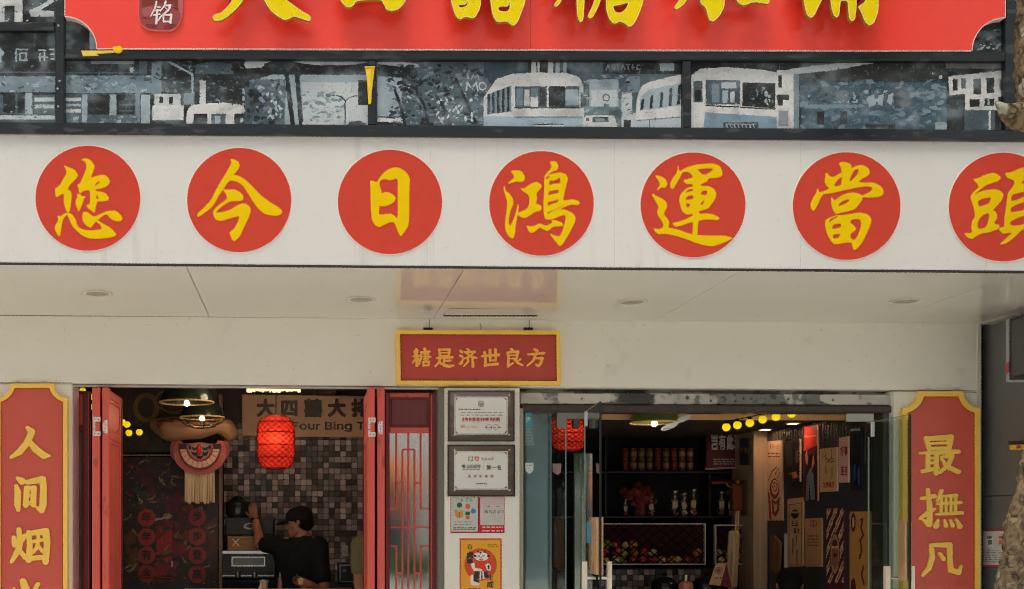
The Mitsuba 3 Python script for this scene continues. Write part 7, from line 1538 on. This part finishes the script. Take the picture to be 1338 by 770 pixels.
art = [(affinity.scale(Point(1115, 683).buffer(1), 3.2, 12.5), PU), (affinity.scale(Point(1115, 683).buffer(1), 1.6, 7), C(196, 150, 100)), (LineString([(1124, 680), (1127, 678), (1125, 690), (1128, 700), (1124, 706), (1126, 720), (1123, 730)]).buffer(1.1), PU), (affinity.scale(Point(1115, 768).buffer(1), 3.4, 12), PU), (LineString([(1128, 740), (1126, 752), (1129, 764)]).buffer(1), PU)]
poster('gold_poster', 1110, 1137, 669, 668.4, 840, 842, 'ochre poster with plum ovals, partly behind the open glass door', C(182, 126, 62), art)
k = thing('wooden_paddle', 'brown wooden board with a pointed end low on the dark wall', 'board')
put(k + '__board', slab(PPW, [(1006, 700), (1010, 699), (1013, 751), (1006.5, 742)], 0.001, 0.02, 0.003), 'vc_semi', color=C(96, 62, 40))
put(k + '__face', slab(PPW, [(1010.5, 700), (1019, 709), (1017, 744), (1013, 751), (1009, 744)], 0.02, 0.04, 0.003), 'vc_semi', color=C(128, 88, 44))
k = thing('light_strip', 'thin white strip standing on the dark wall beside the badge poster', 'strip')
put(k + '__strip', slab(PPW, rect(1024.3, 698.5, 1026, 742), 0.0005, 0.02, 0.001), 'vc_semi', color=C(206, 200, 190))
put(k + '__end_cap', slab(PPW, rect(1024, 697, 1026.3, 698.5), 0.0005, 0.022, 0.001), 'vc_semi', color=C(120, 116, 110))

# ceiling downlights over the poster wall and ambience of the rooms
for i, (x, y) in enumerate(((1000, 561), (1036, 553))):
    k = thing('recessed_downlight', ('warm recessed downlight over the bowl poster', 'warm recessed downlight above the tall red poster')[i], 'lamp', 'recessed downlights')
    Y = (2.385 - EYE) / ((CY - y) / F)
    X = XB(x, Y)
    put(k + '__trim', lathe([(.055, 0), (.056, -.006), (.045, -.008), (.042, 0), (.055, 0)], (X, Y, 2.3845), 24), 'vc_semi', color=C(196, 180, 160), smooth=40)
    put(k + '__lamp', lathe([(0, -.002), (.042, -.002), (.042, -.001), (0, -.001)], (X, Y, 2.3845), 24), 'vc_semi', color=(.8, .7, .6), emit=(15, 10.0, 6.2))
k = thing('white_hanging_tag', 'glossy white double oval tag by the pendant lamp of the right entrance', 'tag')
g = unary_union([affinity.rotate(affinity.scale(Point(875, 557.5).buffer(1), 12, 3.6), -22), affinity.rotate(affinity.scale(Point(893, 547.5).buffer(1), 11.5, 3.4), -24)])
put(k + '__plate', solid(FR(7.80), g, 0.0, 0.006), 'vc_gloss', color=C(228, 230, 232))
put(k + '__print', solid(FR(7.80), lines(867, 560, 876, 560, 1, 4, 1.0, 3), 0.006, 0.0066), 'vc_print', color=C(120, 120, 124))
put(k + '__cord', tube([P(886, 550, 7.8), P(886, 520, 7.8)], 0.0012, 5), 'vc_matte', color=DARK)
# ---------------------------------------------------------------- people
SKIN = C(158, 108, 82)


def hand(wrist, tip_dir, palm_n, size=1.0, curl=0.5, side=1):
    """Palm, four fingers of unequal length bent at their knuckles, and a thumb from the side of the palm."""
    d = np.asarray(tip_dir, float); d /= np.linalg.norm(d)
    n = np.asarray(palm_n, float); n -= d * (n @ d); n /= np.linalg.norm(n)
    s = np.cross(d, n) * side
    w = np.asarray(wrist, float)
    ms = [m3.Manifold.batch_hull([sphere(w, .026 * size, 12), sphere(w + d * .075 * size + s * .028 * size, .014 * size, 12), sphere(w + d * .08 * size - s * .028 * size, .013 * size, 12), sphere(w + d * .02 * size + s * .02 * size, .016 * size, 12)])]
    for k_, (off, ln) in enumerate(((.030, .070), (.010, .080), (-.010, .074), (-.029, .056))):
        p = w + d * .078 * size + s * off * size
        a = 0.0
        for j, fr_ in enumerate((.45, .32, .23)):
            a += curl * (0.5 + 0.3 * j)
            q_ = p + (d * math.cos(a) + n * math.sin(a)) * ln * fr_ * size
            ms.append(bone(p, (.0095 - .0008 * j) * size, q_, (.0088 - .0009 * j) * size, 10))
            p = q_
    p = w + d * .025 * size + s * .026 * size
    for ang, ln in ((0.9, .04), (0.55, .034)):
        q_ = p + (d * math.cos(ang) + s * math.sin(ang) + n * .35) * ln * size
        ms.append(bone(p, .011 * size, q_, .0095 * size, 10))
        p = q_
    return ms


def head(c, fwd, size=1.0):
    f = np.asarray(fwd, float); f /= np.linalg.norm(f)
    u = np.array([0, 0, 1.0]); s = np.cross(f, u)
    A = lambda x, y, z: np.asarray(c) + (f * x + s * y + u * z) * size
    ms = [m3.Manifold.batch_hull([sphere(A(-.018, 0, .035), .085 * size), sphere(A(.022, 0, .03), .075 * size), sphere(A(-.03, 0, .0), .07 * size)]),
          m3.Manifold.batch_hull([sphere(A(.03, 0, .02), .066 * size), sphere(A(.06, 0, -.085), .026 * size), sphere(A(.0, .04, -.06), .03 * size), sphere(A(.0, -.04, -.06), .03 * size)]),
          m3.Manifold.batch_hull([sphere(A(.088, 0, .012), .009 * size, 10), sphere(A(.108, 0, -.026), .012 * size, 10), sphere(A(.085, .012, -.03), .009 * size, 10), sphere(A(.085, -.012, -.03), .009 * size, 10)]),
          m3.Manifold.batch_hull([sphere(A(.078, .022, -.062), .008 * size, 10), sphere(A(.078, -.022, -.062), .008 * size, 10), sphere(A(.088, 0, -.058), .008 * size, 10)])]
    for t in (-1, 1):
        ms.append(m3.Manifold.batch_hull([sphere(A(-.012, t * .078, .02), .012 * size, 10), sphere(A(-.004, t * .08, -.02), .010 * size, 10), sphere(A(-.02, t * .084, .0), .012 * size, 10)]))
    return ms, A


def person(label, hc, fwd, neck, sh, el, wr, hd, pelvis, knees, feet, top, trousers, hair=None, cap=None, fat=1.0, res=0.022):
    k = thing('person', label, 'person')
    hm, A = head(hc, fwd)
    chest = (np.asarray(sh[0]) + np.asarray(sh[1])) / 2 - [0, 0, .14]
    torso = [m3.Manifold.batch_hull([sphere(np.asarray(sh[0]) * .8 + chest * .2, .075 * fat), sphere(np.asarray(sh[1]) * .8 + chest * .2, .075 * fat), sphere(chest, .13 * fat)]),
             m3.Manifold.batch_hull([sphere(chest, .135 * fat), sphere(np.asarray(sh[0]) * .62 + chest * .38, .09 * fat), sphere(np.asarray(sh[1]) * .62 + chest * .38, .09 * fat), sphere(pelvis, .13 * fat)])]
    body = hm + [bone(np.asarray(hc) - np.asarray(fwd) * .02 - [0, 0, .05], .055, neck, .062)] + torso + [bone(neck, .065, chest, .09)]
    for i in (0, 1):
        body += [bone(sh[i], .062, el[i], .046), bone(el[i], .047, wr[i], .030)]
        body += hand(wr[i], hd[i][0], hd[i][1], 1.0, hd[i][2], 1 if i == 0 else -1)
        hp = np.asarray(pelvis) + (np.asarray(sh[i]) - np.asarray(sh[1 - i])) * .22
        body += [bone(hp, .085, knees[i], .058), bone(knees[i], .058, feet[i], .042)]
    put(k + '__body', soften(merge(body), res * 0.6, 4), 'vc_skin', color=SKIN, smooth=True)
    for t in (-1, 1):
        put(k + '__eye', ball(A(.082, t * .03, .012), .011, 2), 'vc_gloss', color=C(40, 30, 28), smooth=True)
    g = 1.07
    sm = [m3.Manifold.batch_hull([sphere(np.asarray(sh[0]) * .8 + chest * .2, .084 * fat), sphere(np.asarray(sh[1]) * .8 + chest * .2, .084 * fat), sphere(chest, .143 * fat)]),
          m3.Manifold.batch_hull([sphere(chest, .150 * fat), sphere(np.asarray(sh[0]) * .62 + chest * .38, .098 * fat), sphere(np.asarray(sh[1]) * .62 + chest * .38, .098 * fat), sphere(pelvis, .152 * fat)]), bone(np.asarray(neck) - [0, 0, .03], .078, chest, .11)]
    for i in (0, 1):
        m_ = np.asarray(sh[i]) * .35 + np.asarray(el[i]) * .65
        sm += [bone(sh[i], .078, m_, .071)]
    mm = soften(merge(sm), res, 5)
    mm.vertices = mm.vertices + (meshkit.fbm(mm.vertices * 9, 3)[:, None] - .5) * .02 * mm.vertex_normals
    put(k + '__shirt', mm, 'vc_cloth', color=top, smooth=True)
    tr = []
    for i in (0, 1):
        hp = np.asarray(pelvis) + (np.asarray(sh[i]) - np.asarray(sh[1 - i])) * .22
        tr += [bone(hp, .10, knees[i], .074), bone(knees[i], .074, np.asarray(feet[i]) * .93 + np.asarray(knees[i]) * .07, .062)]
    tr.append(m3.Manifold.batch_hull([sphere(np.asarray(pelvis) + (np.asarray(sh[i]) - np.asarray(sh[1 - i])) * .2, .115) for i in (0, 1)]))
    put(k + '__trousers', soften(merge(tr), res, 5), 'vc_cloth', color=trousers, smooth=True)
    f = np.asarray(fwd, float) * [1, 1, 0]
    for i in (0, 1):
        p = np.asarray(feet[i])
        put(k + '__shoe', soften(m3.Manifold.batch_hull([sphere(p + [0, 0, -.02], .045), sphere(p + f * .15 + [0, 0, -.042], .035), sphere(p - f * .05 + [0, 0, -.035], .035)]), .015, 3), 'vc_semi', color=C(34, 34, 36), smooth=True)
    if hair is not None:
        hmesh = m3.Manifold.batch_hull([sphere(A(-.02, 0, .045), .094), sphere(A(.03, 0, .055), .076), sphere(A(-.045, 0, .0), .078)]) - m3.Manifold.batch_hull([sphere(A(.09, 0, -.06), .085), sphere(A(.12, 0, .0), .075)])
        mh = soften(hmesh, .015, 3)
        mh.vertices = mh.vertices + (meshkit.fbm(mh.vertices * 40, 2)[:, None] - .5) * .014 * mh.vertex_normals
        put(k + '__hair', mh, 'vc_cloth', color=hair, smooth=True)
    if cap is not None:
        cm = m3.Manifold.batch_hull([sphere(A(-.018, 0, .045), .096), sphere(A(.03, 0, .05), .083), sphere(A(-.03, 0, .01), .09)]) - m3.Manifold.cube([.6, .6, .3], True).translate([float(v) for v in A(0, 0, -.125)])
        put(k + '__cap', soften(cm, .015, 2), 'vc_cloth', color=cap, smooth=True)
        bm = m3.Manifold.batch_hull([sphere(A(.07, .055, .036), .010, 10), sphere(A(.07, -.055, .036), .010, 10), sphere(A(.17, .035, .018), .009, 10), sphere(A(.17, -.035, .018), .009, 10), sphere(A(.185, 0, .016), .009, 10)])
        put(k + '__cap_peak', soften(bm, .015, 2), 'vc_cloth', color=cap, smooth=True)
    return k


J = lambda x, y, Y: P(x, y, Y)
# the cook reaching up to the grinder
hcen = J(391, 684, 9.28)
cook = person('cook in black shirt and cap reaching up before the mosaic wall', hcen, (-0.93, 0.25, -0.12), J(396, 703, 9.27), [J(362, 713, 9.3), J(416, 713, 9.24)], [J(340, 712, 9.36), J(424, 778, 9.12)], [J(333.5, 677, 9.44), J(405, 764, 8.98)],
              [((-0.25, 0.3, 0.9), (0.3, 0.9, 0.1), 0.45), ((-0.85, 0.1, 0.25), (0.1, -0.9, 0.3), 0.6)], J(392, 778, 9.27), [J(384, 860, 9.22), J(404, 860, 9.22)], [np.array([XB(384, 9.27), 9.3, .17]), np.array([XB(406, 9.27), 9.22, .17])], C(32, 33, 36), C(36, 37, 40), hair=C(22, 20, 20), cap=C(30, 31, 34))
wr_ = J(334, 679, 9.44)
put(cook + '__wrist_band', tube([wr_ + [0, 0, -.018], wr_ + [-.004, 0, .014]], .036, 18), 'vc_semi', color=C(24, 22, 24), smooth=40)
k = thing('paper_filter', 'folded cream paper held in the lower hand of the cook', 'paper')
put(k + '__sheet', slab(FR(8.93), [(389, 756.5), (394, 755), (397, 757.5), (395, 765), (390, 763)], 0, 0.006, 0.002), 'vc_cloth', color=C(226, 208, 164))
put(k + '__fold', slab(FR(8.93), [(391, 756), (395.5, 757), (393, 763)], 0.006, 0.010, 0.002), 'vc_cloth', color=C(214, 194, 150))
# a guest mostly hidden behind the folded door leaves
person('guest in olive shirt mostly hidden behind the folded door leaves', J(500, 676, 8.5), (0.3, 0.95, -0.05), J(498, 694, 8.5), [J(472, 712, 8.5), J(526, 712, 8.45)], [J(470, 760, 8.45), J(531, 760, 8.4)], [J(474, 800, 8.3), J(528, 800, 8.3)], [((0.1, 0.2, -0.9), (1, 0, 0), .35), ((-0.1, 0.2, -0.9), (-1, 0, 0), .35)],
       J(498, 792, 8.5), [J(488, 874, 8.45), J(508, 874, 8.45)], [np.array([XB(488, 8.5), 8.5, .15]), np.array([XB(509, 8.5), 8.5, .15])], C(112, 104, 74), C(60, 62, 70), hair=C(24, 22, 22))
# a guest seated below the poster wall: only dark hair reaches into the picture
hs = J(1031, 766, 8.55)
dz = lambda x, y, z: hs + np.array([x, y, z])
person('seated guest with dark hair under the badge poster, only the crown showing', hs, (0.25, 0.96, -0.1), dz(-.01, -.02, -.13), [dz(.03, .19, -.22), dz(.03, -.19, -.22)], [dz(-.03, .24, -.48), dz(-.03, -.24, -.48)], [dz(-.26, .18, -.52), dz(-.26, -.18, -.52)], [((-1, -.1, 0), (0, 0, -1), .4), ((-1, .1, 0), (0, 0, -1), .4)],
       dz(.06, 0, -.62), [dz(-.36, .1, -.60), dz(-.36, -.1, -.60)], [np.array([hs[0] - .36, hs[1] + .1, .15]), np.array([hs[0] - .36, hs[1] - .1, .15])], C(70, 66, 66), C(46, 48, 56), hair=C(26, 23, 23))
k = thing('bar_stool', 'dark stool under the seated guest', 'stool')
c = dz(.06, 0, 0); zt_ = hs[2] - .62 - .14
put(k + '__seat', lathe([(0, 0), (.17, 0), (.18, -.02), (.17, -.04), (0, -.04)], (c[0], c[1], zt_), 28), 'vc_semi', color=C(60, 40, 32), smooth=40)
for a in (0.8, 2.4, 3.9, 5.5):
    put(k + '__leg', tube([(c[0] + .10 * math.cos(a), c[1] + .10 * math.sin(a), zt_ - .04), (c[0] + .16 * math.cos(a), c[1] + .16 * math.sin(a), FL)], .014, 8), 'vc_semi', color=C(40, 38, 38))

# ---------------------------------------------------------------- neighbour on the right
k = thing('neighbour_wall', 'dark grey panelled side wall of the next shop right of the plaque', 'wall')
XN = 4.47
for y0, y1, z0, z1 in ((7.02, 7.62, 0, zp(648, 7.3)), (7.02, 7.62, zp(648, 7.3) + .004, 2.905)):
    put(k + '__panel', rbox(XN, XN + .06, y0, y1, z0, z1, .003), 'vc_semi', color=C(104, 107, 104))
put(k + '__core', rbox(XN + .062, XN + 1.5, 7.04, 7.62, 0, 2.9, .003), 'vc_matte', color=C(40, 40, 40))
PNB = Plane((XN, 0, 0), (0, -1, 0), (0, 0, 1))
PNO = lambda d: Plane((XN - d, 0, 0), (0, -1, 0), (0, 0, 1))
k = thing('hanging_light_box', 'black shop light box with a pale edge, high on the right border', 'light box')
p2 = PNO(.16)
put(k + '__case', slab(p2, [(1318, 417), (1350, 405), (1350, 490), (1318, 497)], -0.158, 0.0, .006), 'vc_semi', color=C(40, 40, 42))
put(k + '__edge', slab(p2, [(1314, 418), (1318, 416.5), (1318, 499), (1314, 500)], -0.158, 0.004, .003), 'vc_semi', color=C(150, 154, 156))
put(k + '__red_stripe', slab(p2, [(1314, 476), (1318, 472), (1318, 486), (1314, 490)], 0.0042, 0.006, .0005), 'vc_print', color=C(190, 70, 74))
put(k + '__face', slab(p2, [(1322, 420), (1347, 411), (1347, 486.5), (1322, 493)], 0.0, 0.008, .003), 'vc_gloss', color=C(66, 66, 64))
k = thing('white_conduit', 'white conduit pieces under the canopy at the right end', 'conduit')
p2 = PNO(.05)
for a, b in (((1285, 419.5), (1298, 415)), ((1303, 413), (1315, 409))):
    put(k + '__tube', tube([p2.at(p2.uv([a]))[0], p2.at(p2.uv([b]))[0]], .012, 10), 'vc_semi', color=C(196, 192, 182), smooth=40)
put(k + '__clip', slab(p2, [(1298, 410), (1303, 408.5), (1303, 418), (1298, 420)], -.048, 0.012, .003), 'vc_semi', color=C(170, 166, 156))
put(k + '__tray', slab(p2, [(1283, 421.5), (1317, 411), (1317, 414), (1283, 424.5)], -.048, 0.02, .003), 'vc_semi', color=C(150, 146, 136))
k = thing('licence_notice', 'white notice with red edge and green red labels on the dark side wall', 'notice')
put(k + '__sheet', slab(PNB, [(1284.5, 692.5), (1318, 692), (1318, 741), (1284.5, 740)], .001, .006, .001), 'vc_gloss', color=C(206, 206, 200))
artwork(PNB, [(Polygon([(1284.5, 692.5), (1318, 692), (1318, 694), (1284.5, 694.5)]), C(196, 60, 66)), (R(1284.5, 738.5, 1318, 741), C(190, 80, 80)), (R(1288, 702, 1298, 716), C(226, 226, 220)), (R(1290, 701, 1296, 704), C(60, 120, 90)), (R(1305, 701, 1311, 704), C(190, 60, 66)), (R(1291, 706, 1296, 712), C(90, 130, 100)), (R(1305, 706, 1311, 712), C(210, 110, 80)), (lines(1287, 722, 1315, 734, 5, 4, 1.0, 5), C(120, 120, 120)), (R(1286, 719, 1316, 719.8), C(160, 160, 160))], .0066, k + '__printing')
k = thing('wall_bracket', 'small dark wall shelf with a yellow and red tag by the tree trunk', 'bracket')
p2 = PNO(.10)
put(k + '__arm', slab(p2, [(1317, 577), (1345, 575), (1345, 579.4), (1317, 581)], -.099, .004, .003), 'vc_semi', color=C(36, 38, 46))
put(k + '__tag', slab(p2, [(1319, 582), (1345, 580.5), (1345, 586.5), (1319, 588)], -.06, .003, .002), 'vc_print', color=C(226, 186, 60))
put(k + '__red_mark', slab(p2, [(1328, 582.4), (1334, 582), (1334, 586), (1328, 586.6)], .003, .005, .0005), 'vc_print', color=C(190, 50, 70))

# ---------------------------------------------------------------- tree trunk at the right edge
k = thing('plane_tree', 'mottled leaning tree trunk with a broken stub at the right edge', 'tree')
r = random.Random(77)
YT = 5.0
path = [(1352, 1180, .24), (1354, 900, .19), (1362, 770, .178), (1374, 700, .172), (1389, 632, .166), (1406, 540, .16), (1420, 420, .158), (1418, 300, .154), (1408, 200, .154), (1388, 120, .165), (1382, 40, .165), (1400, -120, .15), (1470, -420, .14), (1640, -760, .12)]
pts = np.array([P(x, y, YT) for x, y, _ in path]); pts[0, 2] = -.05
rad = np.array([q_[2] for q_ in path])
t = np.linspace(0, len(path) - 1, 420)
pts = np.stack([np.interp(t, range(len(path)), pts[:, i]) for i in range(3)], 1)
rad = np.interp(t, range(len(path)), rad)
ker = np.ones(31) / 31
pts[15:-15] = np.stack([np.convolve(pts[:, i], ker, 'valid') for i in range(3)], 1)
m = tube(pts, rad, 110)
m.vertices = m.vertices + ((meshkit.fbm(m.vertices * [9, 9, 5], 3, 5)[:, None] - .5) * .05 + (meshkit.fbm(m.vertices * [46, 46, 30], 3, 9)[:, None] - .5) * .034) * m.vertex_normals
put(k + '__trunk', m, 'bark_mat', smooth=True)
st_ = [P(1365, 150, YT), P(1335, 152, YT - .06), P(1318, 148, YT - .09), P(1303, 136, YT - .10)]
ms_ = tube(np.array([st_[0] + (st_[1] - st_[0]) * q_ for q_ in np.linspace(0, 1, 6)] + [st_[1] + (st_[2] - st_[1]) * q_ for q_ in np.linspace(.2, 1, 5)] + [st_[2] + (st_[3] - st_[2]) * q_ for q_ in np.linspace(.3, 1, 3)]), np.interp(np.linspace(0, 1, 14), [0, .4, .75, 1], [.075, .062, .045, .008]), 20)
ms_.vertices = ms_.vertices + (meshkit.fbm(ms_.vertices * 22, 3, 8)[:, None] - .5) * .03 * ms_.vertex_normals
put(k + '__broken_stub', ms_, 'bark_mat', smooth=True)
for cx_, cy_, rr in ((1328, 703, 6.5), (1331, 752, 5), (1336, 668, 4)):
    pass


def crown(k, base, limbs, n, spread, leaf, seed, cols):
    r = random.Random(seed)
    wood, vs, fs, cs, at = [], [], [], [], 0
    tips = []
    for a, el_, ln in limbs:
        d = np.array([math.cos(a) * math.cos(el_), math.sin(a) * math.cos(el_), math.sin(el_)])
        p = [np.asarray(base) + d * ln * q_ + np.array([0, 0, .25 * ln * q_ * q_]) + np.array([r.uniform(-.05, .05) for _ in range(3)]) * ln for q_ in np.linspace(0, 1, 7)]
        p[0] = np.asarray(base)
        wood.append(tube(p, np.linspace(.085, .018, 7), 8))
        tips += p[3:]
    if wood: put(k + '__limbs', wood, 'bark_mat', smooth=True, kind='stuff')
    cl = [np.asarray(r.choice(tips)) + np.array([r.gauss(0, spread), r.gauss(0, spread), r.gauss(0, spread * .7)]) for _ in range(max(8, n // 45))]
    for _ in range(n):
        c = r.choice(cl) + np.array([r.gauss(0, .22), r.gauss(0, .22), r.gauss(0, .17)])
        u = np.array([r.gauss(0, 1) for _ in range(3)]); u /= np.linalg.norm(u)
        w = np.cross(u, [r.gauss(0, 1) for _ in range(3)]); w /= np.linalg.norm(w) + 1e-9
        s = leaf * r.uniform(.6, 1.2)
        vs += [c - u * s, c + w * s * .55 + np.cross(u, w) * s * .12, c + u * s, c - w * s * .55 + np.cross(u, w) * s * .12]
        fs += [[at, at + 1, at + 2], [at, at + 2, at + 3]]
        cs += [np.array(r.choice(cols)) * r.uniform(.7, 1.3)] * 4
        at += 4
    put(k + '__crown', trimesh.Trimesh(np.array(vs), np.array(fs), process=False), 'leaf_mat', color=np.array(cs), kind='stuff')


LEAFS = [(.045, .085, .02), (.06, .11, .028), (.035, .07, .018), (.08, .12, .03)]
crown(k, pts[-1], [(r.uniform(-1.2, 1.2), r.uniform(.5, 1.2), r.uniform(1.0, 1.7)) for _ in range(6)], 1500, .35, .075, 5, LEAFS)

# ---------------------------------------------------------------- the other side of the street, mirrored in the glass
for i, (x, y, lab) in enumerate(((-6.5, -12.6, 'slim street tree mirrored left in the door glass'), (6.5, -12.9, 'slim street tree mirrored in the mirror strip'))):
    k = thing('street_tree', lab, 'tree')
    tp = [np.array([x + .12 * math.sin(i + q_ * 3), y, q_ * 2.6]) for q_ in np.linspace(0, 1, 8)]
    put(k + '__trunk', tube(tp, np.linspace(.15, .08, 8), 14), 'bark_mat', smooth=True)
    crown(k, tp[-1], [(q_ * 1.05 + i, .35 + .25 * (q_ % 3), 1.3) for q_ in range(6)], 2600, .45, .11, 40 + i, LEAFS)
k = thing('opposite_building', 'low pale building across the street with coloured awnings and shop windows', 'building')
YO = -20.0
put(k + '__wall', rbox(-22, 22, YO - 2, YO, 0, 5.2, .02), 'vc_matte', color=C(206, 202, 194))
AWC = [C(226, 120, 48), C(86, 128, 168), C(216, 216, 212), C(190, 60, 48), C(70, 130, 110)]
for i in range(10):
    x = -21 + i * 4.2
    put(k + '__shop_window', rbox(x, x + 3.4, YO + .005, YO + .06, .3, 2.4, .02), 'vc_gloss', color=C(64, 70, 76))
    put(k + '__awning', trimesh.convex.convex_hull(np.array([(xx, YO + yy, z) for xx in (x - .1, x + 3.5) for yy, z in ((.01, 3.2), (.01, 3.1), (1.1, 2.6), (1.1, 2.5))])), 'vc_semi', color=AWC[i % 5])
    w_ = put(k + '__window', rbox(x + .8, x + 2.4, YO + .005, YO + .05, 3.7, 4.9, .01), 'vc_gloss', color=C(70, 84, 94))
    put(w_ + '__sill', rbox(x + .7, x + 2.5, YO + .005, YO + .12, 3.6, 3.69, .01), 'vc_semi', color=C(220, 218, 212))
for x, y, lab in ((1.75, -3.6, 'leafy shrub in a white planter behind the viewer, mirrored in the lattice door'), (-3.7, -3.6, 'leafy shrub in a white planter behind the viewer, mirrored in the far left door leaf')):
    k = thing('planter_shrub', lab, 'plant')
    put(k + '__planter', [rbox(x - .45, x + .45, y - .25, y + .25, 0, .55, .02)], 'vc_semi', color=C(214, 212, 206))
    put(k + '__planter_rim', rbox(x - .48, x + .48, y - .28, y + .28, .552, .60, .01), 'vc_semi', color=C(196, 194, 188))
    crown(k, (x, y, .58), [(q_ * 1.05, .9 + .1 * (q_ % 2), .35) for q_ in range(6)], 1100, .16, .07, 61, LEAFS)
